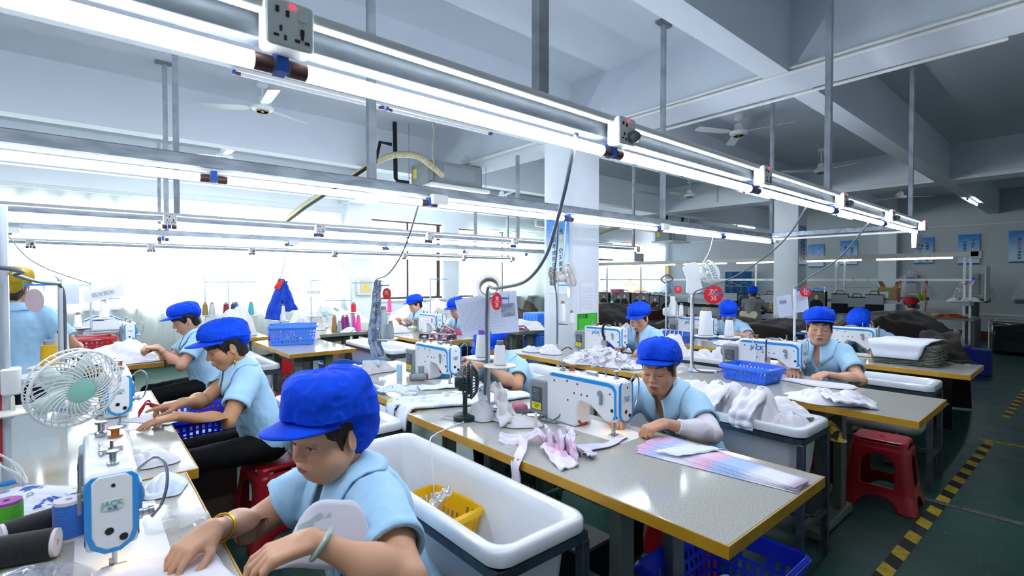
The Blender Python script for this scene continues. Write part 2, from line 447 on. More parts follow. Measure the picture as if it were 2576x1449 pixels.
def hand_sdf(Q, ch, side):
    f = 1. if side < 0 else -1.
    d = rb(Q, (.046, 0, .000), (.044, .037, .0125), .0115)
    d = smin(d, ell(Q, (.030, .020*f, -.008), (.030, .017, .014)), .014)
    d = smin(d, ell(Q, (.012, 0, 0), (.026, .026, .0165)), .016)
    for k, c in enumerate(ch):
        e = None
        for (p, r), (q, s) in zip(c[:-1], c[1:]):
            x = cap(Q, p, q, r, s); e = x if e is None else np.minimum(e, x)
            e = np.minimum(e, ell(Q, p, (r*1.07,)*3)) if p is not c[0][0] else e
        d = smin(d, e, .008 if k < 4 else .012)
    return d
def ik(S, T, a, b, pole):
    S = np.array(S, float); T = np.array(T, float); d = T-S; L = min(np.linalg.norm(d), (a+b)*.999); d = d/np.linalg.norm(d)
    x = (a*a-b*b+L*L)/(2*L); h = math.sqrt(max(a*a-x*x, 0)); p = np.array(pole, float); p = p-d*(p @ d); p /= np.linalg.norm(p)
    return S+d*x+p*h, S+d*L
def push_out(vs, fn, off, n=6):
    P = np.asarray(vs, np.float32).copy()
    for _ in range(n):
        d = fn(P)-off; m = d < 0
        if not m.any(): break
        e = .002; g = np.stack([fn(P+np.eye(3, dtype=np.float32)[i]*e)-fn(P-np.eye(3, dtype=np.float32)[i]*e) for i in range(3)], 1)
        g /= np.maximum(np.linalg.norm(g, axis=1), 1e-6)[:, None]; P[m] -= (g*d[:, None])[m]
    return P
def march(fn, P, D, n=60, mx=.5):
    P = np.asarray(P, np.float32).copy(); D = np.asarray(D, np.float32); D = D/np.linalg.norm(D); t = np.zeros(len(P), np.float32)
    for _ in range(n): t += np.clip(fn(P+D*t[:, None]), -.02, .05)*.8
    return P+D*t[:, None]
def person(label, loc, rz, hz=.57, lean=(8, 14), head=(25, 0, 0), hands=None, skin='#d8a283', face=None, cap_style=None, res=.006, fat=1., shirt=None, legs=None, sc=1., cap_mat=None, shoes=True, neck_f=.030, shoulder=(0, 0), stand=False, sleeve=.62, extra=None, group=None, collar=True, hres=None, trousers=None, twist=0, poles=None, curve_y=0.):
    face = face or {}; st = cap_style or {}
    root = thing('person', label, 'person', loc, rz, group); root.scale = (sc,)*3
    l1, l2 = [math.radians(x) for x in lean]
    H0 = np.array([0, 0, hz]); W = H0+.20*np.array([math.sin(l1), 0, math.cos(l1)]); N = W+.265*np.array([math.sin(l2), curve_y, math.cos(l2)])
    R2 = Rm(lean[1], twist); Rc = Rm((lean[0]+lean[1])/2, twist*.6); R1 = Rm(lean[0])
    Sh = {s: N+R2 @ np.array([.012+shoulder[0], s*.150*fat**.5, -.055+shoulder[1]]) for s in (-1, 1)}
    Rh = Rm(*head); pm = math.radians(head[0]*.55+lean[1]*.35); yw = math.radians(head[1]*.5)
    C = N+np.array([math.sin(pm)*.115*math.cos(yw)+neck_f, math.sin(pm)*.115*math.sin(yw)+curve_y*.1, math.cos(pm)*.115+.012])
    hands = hands or {}
    poles = poles or {}
    arms = {}
    for s in (-1, 1):
        h = hands.get(s) or dict(t=(.30, s*.12, hz+.20))
        E, Wr = ik(Sh[s], h['t'], .262, .232, poles.get(s, (-.25, s*.55, -.75)))
        fdir = np.array(h.get('f', Wr-E), float); fdir /= np.linalg.norm(fdir)
        pal = np.array(h.get('n', (0, 0, -1)), float); up = -(pal-fdir*(pal @ fdir)); up /= np.linalg.norm(up)
        y = np.cross(up, fdir); Rhand = np.stack([fdir, y, up], 1).astype(np.float32)
        # thumb of the right hand points to the left of the fingers (+y); of the left hand to -y
        arms[s] = (E, Wr, Rhand, hand_pts(h.get('p', 'rest'), s), h)
    lg = legs or {}
    K = {}; A = {}
    for s in (-1, 1):
        if stand: K[s] = np.array([.01, s*.095, hz*.53]); A[s] = np.array([-.02, s*.10, .07])
        else:
            q = lg.get(s, {}); K[s] = np.array(q.get('k', (.40, s*.11, hz-.035))); A[s] = np.array(q.get('a', (.36, s*.12, .085)))
    f = fat
    def torso(P, off=0.):
        ch = W*.42+N*.58
        d = ell(P, H0+R1 @ np.array([-.015, 0, .015]), (.128*f+off, .172*f+off, .125+off), R1)
        d = smin(d, ell(P, W+R1 @ np.array([.012*f, 0, -.035]), (.112*f+off, .148*f+off, .13+off), R1), .07)
        d = smin(d, ell(P, ch+Rc @ np.array([.004, 0, -.015]), (.108*f+off, .150*f+off, .155+off), Rc), .07)
        for s in (-1, 1):
            d = smin(d, ell(P, ch+Rc @ np.array([.072*f, s*.066*f, -.015]), (.055*f+off, .062*f+off, .060+off), Rc), .05)
            d = smin(d, cap(P, N+R2 @ np.array([0, s*.05, -.060]), Sh[s], .056+off, .050+off), .05)
            d = smin(d, cap(P, N+R2 @ np.array([-.005, s*.035, -.005]), (Sh[s]+N)/2+R2 @ np.array([-.006, 0, .004]), .030+off, .034+off), .04)
        return d
    def armd(P, s, off=0., upto=1.):
        E, Wr = arms[s][0], arms[s][1]; S0 = Sh[s]
        d = cap(P, S0, E, .048*f+off, .0375*f+off)
        d = smin(d, ell(P, (S0*.55+E*.45), (.047*f+off,)*3), .03)
        fa = (E*.68+Wr*.32); fd = smin(cap(P, E, Wr, .0335*f+off, .0225*f**.5+off), ell(P, fa, (.038*f+off,)*3), .05)
        return smin(d, fd, .018)
    def skin_f(P):
        d = torso(P, -.014)
        d = smin(d, cap(P, N+R2 @ np.array([-.005, 0, -.04]), C+Rh @ np.array([-.022, 0, -.05]), .052*f**.5, .049*f**.5), .035)
        d = smin(d, masked(P, C, .26, lambda q: head_sdf((q-C.astype(np.float32)) @ Rh, face)), .018)
        for s in (-1, 1):
            E, Wr, RH, ch, h = arms[s]
            a = armd(P, s)
            a = smin(a, masked(P, Wr+RH @ np.array([.08, 0, 0]), .2, lambda q: hand_sdf((q-Wr.astype(np.float32)) @ RH, ch, s)), .014)
            d = smin(d, a, .02)
        return d
    Cf = C.astype(np.float32)
    def shell(P):
        w = torso(P, .004)
        for s in (-1, 1):
            E = arms[s][0]; dr = (E-Sh[s])/np.linalg.norm(E-Sh[s]); end = Sh[s]+(E-Sh[s])*sleeve
            sl = cap(P, Sh[s]-dr*.01, Sh[s]+(E-Sh[s])*1.15, .062*f, .066*f)
            sl = np.maximum(sl, (P-end.astype(np.float32)) @ dr.astype(np.float32))
            w = smin(w, sl, .030)
        return w
    def shirt_f(P):
        w = shell(P)
        w = w-.0055*wrinkle(P, 11, (1, .9, .55))-.0025*wrinkle(P+5, 26, (1, 1, .7))
        for s in (-1, 1):
            E = arms[s][0]; dr = (E-Sh[s])/np.linalg.norm(E-Sh[s])
            c0 = Sh[s]+(E-Sh[s])*(sleeve-.12)
            w = np.maximum(w, -np.maximum(cap(P, c0, E+dr*.1, .0565*f, .060*f), -((P-c0.astype(np.float32)) @ dr.astype(np.float32))))
            e1 = (Sh[s]+(E-Sh[s])*sleeve).astype(np.float32)
            t = (P-e1) @ dr.astype(np.float32)
            w = w-.0035*np.clip(1.4-np.abs(t+.011)/.009, 0, 1)*(cap(P, Sh[s]+(E-Sh[s])*.45, E, .075*f) < 0)
        zz = (P-N.astype(np.float32)) @ R2
        neck = cap(P, N+R2 @ np.array([.012, 0, -.02]), N+R2 @ np.array([.05, 0, .12]), .060, .075)
        w = np.maximum(w, -neck)
        if collar:
            v = np.maximum(np.abs(zz[:, 1])-.042*np.clip((zz[:, 2]+.155)/.12, 0, 1.4), np.maximum(-zz[:, 0]+.02, -(zz[:, 2]+.155)))
            w = np.maximum(w, -v)
        hem = hz-.085 if not stand else hz-.10
        w = np.maximum(w, hem+.02*np.sin(P[:, 1]*14+1)-.09*np.clip(P[:, 0]-.02, 0, .3)*(0 if stand else -1)-P[:, 2])
        return w
    def trs_f(P):
        d = ell(P, H0+np.array([-.02, 0, -.01]), (.115*f, .165*f, .095))
        for s in (-1, 1):
            h = H0+np.array([0, s*.085*f, -.01])
            l = cap(P, h, K[s], .086*f, .064*f); l = smin(l, cap(P, K[s], A[s], .062*f, .050*f), .03)
            l = np.maximum(l, -(P[:, 2]-(A[s][2]+.01)))
            d = smin(d, l, .03)
        return d-.004*wrinkle(P, 14, (1, 1, .7))
    # --- body: one continuous skin mesh
    hr = hres or res*.55
    parts = []
    lo = np.minimum(np.minimum(C-.16, N-.2), H0-.25); hi = np.maximum(np.maximum(C+.16, N+.2), H0+.25)
    arm_keep = []
    for s in (-1, 1):
        E, Wr = arms[s][0], arms[s][1]; lo = np.minimum(lo, np.minimum(E, Wr)-.06); hi = np.maximum(hi, np.maximum(E, Wr)+.06)
    def in_head(c): return np.linalg.norm(c-C, axis=1) < .165
    def in_chest(c, g=0.): z = (c-N) @ R2; return (np.abs(z[:, 1]) < .075) & (z[:, 2] > -.18) & (z[:, 2] < .05) & (z[:, 0] > -.02) & (np.linalg.norm(c-C, axis=1) > .155)
    segs = {}
    def in_arm(c, s, g=0.):
        E, Wr, RH = arms[s][:3]; S0 = Sh[s]*.5+E*.5
        return (cap(c.astype(np.float32), S0, E, .068*f) < -g) | (cap(c.astype(np.float32), E, Wr, .062*f) < -g) | (cap(c.astype(np.float32), Wr, Wr+RH @ np.array([.20, 0, 0]), .085) < -g)
    v, q = nets(skin_f, lo, hi, max(res*2, .011))
    parts.append(clip_to(v, q, lambda c: ~((np.linalg.norm(c-C, axis=1) < .15) | in_arm(c, 1, .014) | in_arm(c, -1, .014))))
    v, q = nets(skin_f, C-.19, C+.19, hr); parts.append(clip_to(v, q, in_head))
    v, q = nets(skin_f, N-.21, N+np.array([.2, .2, .1]), res); parts.append(clip_to(v, q, in_chest))
    for s in (-1, 1):
        E, Wr, RH = arms[s][:3]; tip = Wr+RH @ np.array([.20, 0, 0]); S0 = Sh[s]*.5+E*.5
        a = np.minimum(np.minimum(E, Wr), np.minimum(S0, tip))-.08; b = np.maximum(np.maximum(E, Wr), np.maximum(S0, tip))+.08
        v, q = nets(skin_f, a, b, hr); parts.append(clip_to(v, q, lambda c: in_arm(c, s) & ~in_head(c)))
    def col(v):
        c = np.tile(np.array(rgb(skin), np.float32), (len(v), 1))
        m = np.linalg.norm(v-C, axis=1) < .17
        c[m] = head_col(((v[m]-C) @ Rh).astype(np.float32), skin, face)
        for s in (-1, 1):
            E, Wr, RH, ch, h = arms[s]; L = (v-Wr) @ RH
            for k, cc in enumerate(ch):
                tip = cc[-1][0]; dd = np.linalg.norm(L-tip-np.array([.002, 0, .004]), axis=1); mm = np.clip((.0068-dd)/.0015, 0, 1)[:, None]*.55
                c = c*(1-mm)+np.array(rgb('#eebfae'), np.float32)*mm
                for q in cc[1:3]:
                    dd = np.linalg.norm(L-q[0]-np.array([0, 0, .007]), axis=1); mm = np.clip(1-dd/.006, 0, 1)[:, None]*.25
                    c = c*(1-mm)+np.array(rgb('#9a5c48'), np.float32)*mm
        return c
    if not stand and loc[0] < 10:
        for i_, (a_, q_) in enumerate(parts):   # hands and forearms rest on the table top instead of sinking in
            for s in (-1, 1):
                m_ = (cap(a_.astype(np.float32), arms[s][0]*.6+arms[s][1]*.4, arms[s][1]+arms[s][2] @ np.array([.2, 0, 0]), .09) < 0) & (a_[:, 2]*sc < .8035) & (a_[:, 2]*sc > .74); a_[m_, 2] = .8035/sc
    np_obj('body', parts, M_SKIN, root, col, sm=1)
    # --- hair, cap
    v, q = nets(lambda P: hair_sdf((P-Cf) @ Rh, face), C-.17, C+.17, max(hr, .003))
    np_obj('hair', [(v, q)], M_HAIR, root, sm=1)
    cm = cap_mat or M_CAP
    v, q = nets(lambda P: cap_sdf((P-Cf) @ Rh, st), C-.23, C+.23, hr)
    co = np_obj('cap', [(v, q)], cm, root, sm=1)
    if st.get('brim', .07) > 0:
        vv, ff = visor(st); b = MB(); b.add([tuple(Rh @ np.array(x)+C) for x in vv], ff); b.build('visor', cm, co, solid=.004, angle=180)
    # --- shirt and collar
    sm_ = shirt or M_SHIRT
    lo = np.minimum(H0-np.array([.2, .25, .12]), N-.25); hi = np.maximum(N+np.array([.25, .25, .12]), H0+np.array([.2, .25, 0]))
    for s in (-1, 1): lo = np.minimum(lo, arms[s][0]-.09); hi = np.maximum(hi, arms[s][0]+.09)
    v, q = nets(shirt_f, lo, hi, res); so = np_obj('polo_shirt' if collar else 'shirt', [(v, q)], sm_, root, sm=1)
    if collar:
        nu, nv = 33, 6; pts = []; g0 = math.radians(16)
        for i in range(nu):
            t = g0+(2*PI-2*g0)*i/(nu-1); c, s_ = math.cos(t), math.sin(t); fr = max(c, 0)**1.5
            for j in range(nv):
                u = j/(nv-1); u2 = abs(u-.25)/.75
                r = .061+.004*(u < .2)+.040*max(u-.2, 0)/.8
                z = .034-.030*fr-.064*max(u-.2, 0)/.8-.052*max(u-.2, 0)*fr*1.6-.012*(u < .2)
                pts.append(N+R2 @ np.array([.014+(r+.006+.014*fr*u)*c, (r+.002)*s_*(1+.12*u), z+.012]))
        P = np.array(pts, np.float32)
        P = push_out(P, shell, .010)
        b = MB(); b.add([tuple(p) for p in P], [(i*nv+j, (i+1)*nv+j, (i+1)*nv+j+1, i*nv+j+1) for i in range(nu-1) for j in range(nv-1)])
        b.build('collar', sm_, so, solid=.006, angle=45)
        # placket with buttons and chest emblem, laid on the shirt front
        F = Rc @ np.array([1., 0, 0]); b = MB(); n = 9; rows = []
        for k in range(n):
            z = -.145-.10*k/(n-1)
            for y in (-.016, .016): rows.append(N+R2 @ np.array([.30, y, z]))
        P = march(shirt_f, rows, -F)+F*.002
        b.add([tuple(p) for p in P], [(2*k, 2*k+1, 2*k+3, 2*k+2) for k in range(n-1)]); b.build('placket', sm_, so, solid=.003)
        for z in (-.165, -.225):
            b = MB(); p = march(shirt_f, [N+R2 @ np.array([.30, .002, z])], -F)[0]; b.cyl(p+F*.002, p+F*.006, .0055, n=12); b.build('button', M_BTN, so)
        p = march(shirt_f, [N+R2 @ np.array([.30, .075, -.205])], -F)[0]
        b = MB(); T = frame(p+F*.003, R2 @ np.array([0, 1., 0]), R2 @ np.array([0, 0, 1.])); b.box((0, .006, 0), (.009, .011, .002), M=T); b.box((0, -.006, 0), (.022, .005, .002), M=T); b.build('chest_emblem', M_LOGO, so)
    # --- trousers, shoes
    if trousers is not False:
        lo = np.minimum(np.minimum(K[1], K[-1]), np.minimum(A[1], A[-1]))-.1; hi = np.maximum(np.maximum(K[1], K[-1]), H0)+.13; lo = np.minimum(lo, H0-.22); lo[1] = min(lo[1], -.24*f); hi[1] = max(hi[1], .24*f)
        v, q = nets(trs_f, lo, hi, max(res*1.3, .008)); np_obj('trousers', [(v, q)], trousers or M_TROUSER, root, sm=2)
        for s in (-1, 1):
            a = A[s]
            def ft(P): return smin(smin(cap(P, (a[0], a[1], .085), (a[0]-.02, a[1], .04), .036, .034), cap(P, (a[0]-.02, a[1], .036), (a[0]+.13, a[1]+s*.02, .026), .034, .026), .03), ell(P, (a[0]+.11, a[1]+s*.015, .026), (.06, .042, .024)), .02)
            v, q = nets(ft, (a[0]-.09, a[1]-.09, -.01), (a[0]+.22, a[1]+.09, .16), .008)
            v = np.maximum(v, [-9, -9, .002])
            np_obj('shoe', [(v, q)], M_SHOE, root, sm=1)
    root['_j'] = 0; del root['_j']
    return root, dict(C=C, Rh=Rh, N=N, R2=R2, Sh=Sh, arms=arms, shirt_f=shirt_f, shell=shell, skin_f=skin_f, so=so, Rc=Rc, co=co, H0=H0)
def ring_on(j, s, at, r, thick, name, m, root, axis=None):
    """bracelet around the forearm of side s, at = fraction elbow to wrist"""
    E, Wr = j['arms'][s][:2]; p = E+(Wr-E)*at; d = (Wr-E)/np.linalg.norm(Wr-E); X = np.cross(d, (0, 0, 1.)); X /= np.linalg.norm(X); Y = np.cross(d, X)
    b = MB(); pts = [p+(X*math.cos(t)+Y*math.sin(t))*r+d*.004*math.sin(t) for t in np.linspace(0, 2*PI, 29)]
    b.tube(pts, thick, 8); return b.build(name, m, root)
def earring(j, s, root, m=None, drop=False):
    C, Rh = j['C'], j['Rh']; b = MB(); p = C+Rh @ np.array([-.004, s*.083, -.040])
    b.lathe([(0.0005, -.005), (.004, -.003), (.005, 0), (.004, .003), (.0005, .005)], p)
    if drop:
        b.tube([p, p-np.array([0, 0, .028])], .0012, 6); b.lathe([(.0005, -.020), (.005, -.010), (.0065, 0), (.004, .010), (.0005, .014)], p-np.array([0, 0, .042]), 10)
    return b.build('earring', m or M_PEARL, root)
# ---------------------------------------------------------------- the hall
M_WALL = mat('wall_paint', '#dde3e8', .75, var=.05, vscale=1.5, bump=.05, bscale=30)
M_CEIL = mat('ceiling_paint', '#d3dbe3', .8, var=.05, vscale=.8)
M_COLUMN = mat('column_paint', '#e2e8ee', .7, var=.05, vscale=2.5)
M_GALV = mat('galvanised_steel', '#8f979e', .42, .75, col2='#737c84', vscale=30, stretch=(.25, 1, 1), bump=.05)
M_HANG = mat('hanger_steel', '#a3abb2', .5, .2, col2='#8a9299', vscale=9)
M_PVC = mat('white_pvc', '#e4e6e2', .35)
M_BLACK = mat('black_plastic', '#0c0d0f', .4)
M_FOAM = mat('black_pipe_foam', '#101114', .8)
M_DUCT = mat('cream_pipe_wrap', '#cfc7a4', .6, col2='#b3aa86', vscale=30, bump=.2)
M_ALU = mat('dark_aluminium', '#4a4038', .4, .4)
M_RED = mat('dado_red', '#6d1a20', .6, col2='#5a1217', vscale=6)
M_STEEL = mat('steel', '#b9bec2', .25, 1.)
M_BLUECLIP = mat('blue_clip', '#1c53b8', .4)
M_COPPER = mat('brown_end_cap', '#6b4f47', .35, .5)
M_TUBE = mat('lit_tube', '#ffffff', .3, emit='#eaf1ff', estr=50.)
M_TUBEOFF = mat('dark_tube', '#eef2f4', .25)
M_LED = mat('red_indicator', '#ff2030', .3, emit='#ff2a3c', estr=3.)
M_GREYBOX = mat('grey_enclosure', '#b7bcc0', .45)
Yw, Xw, Zc, Zb = 10.6, 17.0, 3.68, 3.1
def floor_material():
    m, nt, b = nodes('green_epoxy_floor'); L = nt.links; N = nt.nodes
    tc = N.new('ShaderNodeTexCoord')
    def noise_(s, d=4, st=None):
        t = N.new('ShaderNodeTexNoise'); t.inputs['Scale'].default_value = s; t.inputs['Detail'].default_value = d
        if st:
            mp = N.new('ShaderNodeMapping'); mp.inputs['Scale'].default_value = st; L.new(tc.outputs['Object'], mp.inputs[0]); L.new(mp.outputs[0], t.inputs[0])
        else: L.new(tc.outputs['Object'], t.inputs[0])
        return t
    def ramp(src, a, b_, ca, cb):
        r = N.new('ShaderNodeValToRGB'); e = r.color_ramp.elements; e[0].position = a; e[1].position = b_; e[0].color = (*rgb(ca), 1); e[1].color = (*rgb(cb), 1); L.new(src.outputs[0], r.inputs[0]); return r
    def mix(f, a, c):
        x = N.new('ShaderNodeMix'); x.data_type = 'RGBA'; L.new(f.outputs[0], x.inputs[0]); L.new(a.outputs['Color'] if 'Color' in a.outputs else a.outputs[2], x.inputs[6])
        x.inputs[7].default_value = (*rgb(c), 1); return x
    base = ramp(noise_(1.3), .35, .7, '#143a33', '#1d4c42')
    sp = ramp(noise_(38, 2), .70, .74, '#000000', '#ffffff'); sc = ramp(noise_(3, 6, (1, 9, 1)), .68, .80, '#000000', '#555555')
    x = mix(sp, base, '#7d948a'); x2 = mix(sc, x, '#5f7a70')
    L.new(x2.outputs[2], b.inputs['Base Color'])
    r = N.new('ShaderNodeMapRange'); r.inputs[3].default_value = .26; r.inputs[4].default_value = .5; L.new(noise_(5).outputs[0], r.inputs[0]); L.new(r.outputs[0], b.inputs['Roughness'])
    bp = N.new('ShaderNodeBump'); bp.inputs['Strength'].default_value = .12; L.new(noise_(14, 3).outputs[0], bp.inputs['Height']); L.new(bp.outputs[0], b.inputs['Normal'])
    return m
X0, Y0 = -4.0, -3.6
struct(MB().box(((X0+Xw)/2, (Y0+Yw)/2, -.05), (Xw-X0, Yw-Y0, .1)).build('floor', floor_material()))
struct(MB().box(((X0+Xw)/2, (Y0+Yw)/2, Zc+.06), (Xw-X0+.4, Yw-Y0+.4, .12)).build('ceiling', M_CEIL))
# window wall with four openings
WIN = [(-3.2, 4.12, 1.03, 2.62), (4.84, 6.83, 1.03, 2.86), (7.3, 10.3, 1.03, 2.80), (12.3, 16.6, 1.03, 2.72)]
b = MB(); x = X0
for a, c, z0, z1 in WIN:
    b.box(((x+a)/2, Yw+.1, Zc/2), (a-x, .2, Zc)); b.box(((a+c)/2, Yw+.1, z0/2), (c-a, .2, z0)); b.box(((a+c)/2, Yw+.1, (z1+Zc)/2), (c-a, .2, Zc-z1)); x = c
b.box(((x+Xw)/2, Yw+.1, Zc/2), (Xw-x, .2, Zc)); struct(b.build('wall_back', M_WALL, smooth=False))
struct(MB().box((Xw+.1, (Y0+Yw)/2, Zc/2), (.2, Yw-Y0+.4, Zc)).build('wall_right', mat('grey_wall_paint', '#bcc4c8', .8, var=.06, vscale=1.2)))
struct(MB().box((X0-.1, (Y0+Yw)/2, Zc/2), (.2, Yw-Y0+.4, Zc)).build('wall_left', M_WALL))
struct(MB().box(((X0+Xw)/2, Y0-.1, Zc/2), (Xw-X0, .2, Zc)).build('wall_front', M_WALL))
struct(MB().box((Xw-.006, (Y0+Yw)/2, .10), (.012, Yw-Y0, .2)).build('baseboard_right', M_RED))
struct(MB().box(((X0+Xw)/2, Yw-.006, .17), (Xw-X0, .012, .34)).build('baseboard_back', M_RED))
struct(MB().box((Xw-.012, (Y0+Yw)/2, .62), (.024, Yw-Y0, .03)).build('trim_1', M_PVC))
# columns, girders along y, beams along x
for i, xx in enumerate((4.18, 10.70)):
    struct(MB().rbox((xx+.23, 4.06, Zb/2), (.46, .46, Zb), .012, 2).build('column', M_COLUMN))
    struct(MB().box((xx+.235, (Y0+Yw)/2, (Zb+Zc)/2), (.47, Yw-Y0, Zc-Zb)).build('beam', M_CEIL))
def xbeam(y, w, zb=Zb):
    for a, c in ((X0, 4.18), (4.65, 10.70), (11.17, Xw)): struct(MB().box(((a+c)/2, y, (zb+Zc)/2), (c-a, w, Zc-zb)).build('beam', M_CEIL))
xbeam(1.66, .19); xbeam(4.08, .44); xbeam(6.9, .20); xbeam(9.85, .18); xbeam(-1.2, .2)
struct(MB().box((4.55, Yw-.14, Zc/2), (.5, .28, Zc)).build('column', M_COLUMN))
def pane_mat():
    m, nt, b = nodes('window_glass'); L = nt.links; N = nt.nodes; o = N['Material Output']; t = N.new('ShaderNodeBsdfTransparent'); t.inputs[0].default_value = (.94, .97, .96, 1); g = N.new('ShaderNodeBsdfGlossy'); g.inputs['Roughness'].default_value = .02; x = N.new('ShaderNodeMixShader'); x.inputs[0].default_value = .06
    L.new(t.outputs[0], x.inputs[1]); L.new(g.outputs[0], x.inputs[2]); L.new(x.outputs[0], o.inputs[0]); return m
M_PANE = pane_mat()
# window frames and panes
for i, (a, c, z0, z1) in enumerate(WIN):
    b = MB(); n = max(2, round((c-a)/1.45))
    if i == 1: bars = [(a+.02, .05), (a+.52*(c-a), .05), (c-.10, .10)]
    else: bars = [(a+(c-a)*k/n, .05) for k in range(n+1)]
    for x, w in bars: b.box((x, Yw+.10, (z0+z1)/2), (w, .05, z1-z0))
    for z in (z0+.025, z1-.02, z0+(z1-z0)*.66): b.box(((a+c)/2, Yw+.10, z), (c-a, .052, .05 if z < z1-.1 else .035))
    fr = struct(b.build('window_%d' % (i+1), M_ALU, smooth=False)); MB().box(((a+c)/2, Yw+.10, (z0+z1)/2), (c-a, .006, z1-z0)).build('pane', M_PANE, fr)
    struct(MB().box(((a+c)/2, Yw-.03, z0-.02), (c-a+.1, .12, .04)).build('windowsill', M_WALL))
# curtains
def curtain_mat(name, col, tr, tl):
    m, nt, b = nodes(name); L = nt.links; N = nt.nodes; o = N['Material Output']
    c = (*rgb(col), 1); t = N.new('ShaderNodeBsdfTranslucent'); t.inputs[0].default_value = c; d = N.new('ShaderNodeBsdfDiffuse'); d.inputs[0].default_value = c
    tp = N.new('ShaderNodeBsdfTransparent'); m1 = N.new('ShaderNodeMixShader'); m2 = N.new('ShaderNodeMixShader')
    m1.inputs[0].default_value = tl; m2.inputs[0].default_value = tr
    L.new(d.outputs[0], m1.inputs[1]); L.new(t.outputs[0], m1.inputs[2]); L.new(m1.outputs[0], m2.inputs[1]); L.new(tp.outputs[0], m2.inputs[2]); L.new(m2.outputs[0], o.inputs[0])
    return m
M_SHEER = curtain_mat('sheer_curtain', '#e9ece7', .02, .62)
M_GREYCUR = curtain_mat('grey_curtain', '#b9c2bf', .0, .16)
M_BLUECUR = curtain_mat('blue_curtain', '#3f6f9e', .0, .3)
M_PINKCUR = curtain_mat('pink_curtain', '#ddb6a8', .03, .4)
M_LBLUECUR = curtain_mat('pale_blue_curtain', '#c3d0e4', .05, .4)
def curtain(x0, x1, z0, z1, m, label, y=Yw-.10, amp=.05, freq=17, seed=0, ax='x', grp=None):
    r = random.Random(seed); ph = [r.uniform(0, 6) for _ in range(4)]; n = max(20, int((x1-x0)*34)); nz = 12
    def f(u, v):
        x = x0+(x1-x0)*u; z = z1+(z0-z1)*v; g = .45+.55*min(1, v*4)
        d = amp*g*(math.sin(x*freq+ph[0]+.6*math.sin(x*2.3+ph[1]))+.4*math.sin(x*freq*2.3+ph[2]+v*1.5))
        return (x, y+d, z) if ax == 'x' else (y+d, x, z)
    b = MB().grid(f, n, nz); o = b.build('curtain', m, angle=180)
    tag(o, label, 'curtain', grp); k = int((x1-x0)/.28)
    R = MB().tube([(x0-.05, y, z1+.02), (x1+.05, y, z1+.02)] if ax == 'x' else [(y, x0-.05, z1+.02), (y, x1+.05, z1+.02)], .011, 8).build('curtain_rod', M_PVC, o)
    return o
curtain(-3.3, .72, .05, 2.87, M_SHEER, 'white sheer curtain over the long window, left of the ceiling hanger posts', seed=1)
curtain(.70, 4.15, .05, 2.87, M_SHEER, 'white sheer curtain over the long window, right part ending at the wall pier', seed=2, freq=19, y=Yw-.20)
curtain(7.7, 8.55, .75, 2.80, M_GREYCUR, 'narrow pale grey curtain hanging right of the bare window', seed=3, freq=9, amp=.05)
curtain(8.65, 10.25, .55, 2.80, M_GREYCUR, 'wide pale grey curtain gathered beside the near column', seed=4, freq=9, amp=.06)
curtain(13.4, 14.1, .9, 2.72, M_LBLUECUR, 'pale blue curtain strip at the far window, left of the pink one', seed=5)
curtain(14.15, 15.2, .9, 2.72, M_PINKCUR, 'faded pink curtain at the far window', seed=6)
curtain(15.25, 16.7, .9, 2.72, M_LBLUECUR, 'pale blue curtain at the far window next to the room corner', seed=7)
curtain(7.35, 8.25, .05, 1.75, M_BLUECUR, 'dark blue cloth curtain hanging low on the far wall behind the clothes rail', y=Xw-.35, ax='y', seed=8)
# daylight
SKY = SC.world or bpy.data.worlds.new('World'); SC.world = SKY; SKY.use_nodes = True
bg = SKY.node_tree.nodes['Background']; bg.inputs[0].default_value = (.9, .96, 1., 1); bg.inputs[1].default_value = 2.
for i, (a, c, z0, z1) in enumerate(WIN):
    l = bpy.data.lights.new('daylight', 'AREA'); l.shape = 'RECTANGLE'; l.size = c-a; l.size_y = z1-z0; l.energy = (50, 80, 70, 30)[i]*(c-a)*(z1-z0); l.color = (.93, .97, 1.)
    o = bpy.data.objects.new('daylight', l); COL.objects.link(o); o.location = ((a+c)/2, Yw+.5, (z0+z1)/2+.1); o.rotation_euler = (-PI/2, 0, 0)
# ---------------------------------------------------------------- light rails
def socket(c, root, plug=False, box=False):
    x, y, z = c; b = MB().rbox((x, y-.055, z), (.088, .05, .088), .008, 2, axis='y'); s = b.build('socket_box', M_PVC, root)
    if box: return s
    k = MB()
    for px, pz, w, h in ((-.024, .022, .006, .011), (-.006, .018, .006, .011), (-.018, -.012, .004, .010), (-.026, -.026, .009, .004), (-.010, -.028, .004, .009), (.021, -.010, .007, .012), (.012, -.028, .009, .005), (.030, -.028, .009, .005), (.021, -.020, .005, .008)): k.box((x+px, y-.081, z+pz), (w, .003, h))
    k.build('socket_slots', M_BLACK, s)  # plug slots as thin black blocks, the darkness inside put into the colour
    MB().rbox((x+.021, y-.081, z+.021), (.016, .004, .022), .002, 1, axis='y').build('switch', M_PVC, s)
    MB().cyl((x+.003, y-.079, z+.034), (x+.003, y-.083, z+.034), .004, n=8).build('indicator', M_LED, s)
    if plug: MB().lathe([(.016, 0), (.02, .004), (.02, .018), (.012, .03), (.007, .034)], M=Matrix.Translation((x+.018, y-.08, z-.018)) @ Matrix.Rotation(PI/2, 4, 'X'), n=12).build('plug', mat('grey_plug', '#4e555b', .5), s)
    return s
def hanger(root, x, y, z0, z1, r=.02):
    b = MB().box((x, y, (z0+z1)/2), (r*2, r*1.6, z1-z0)); h = b.build('hanger', M_HANG, root, smooth=False)
    MB().box((x, y, z1-.012), (.16, .06, .024)).build('bracket', M_GALV, h)
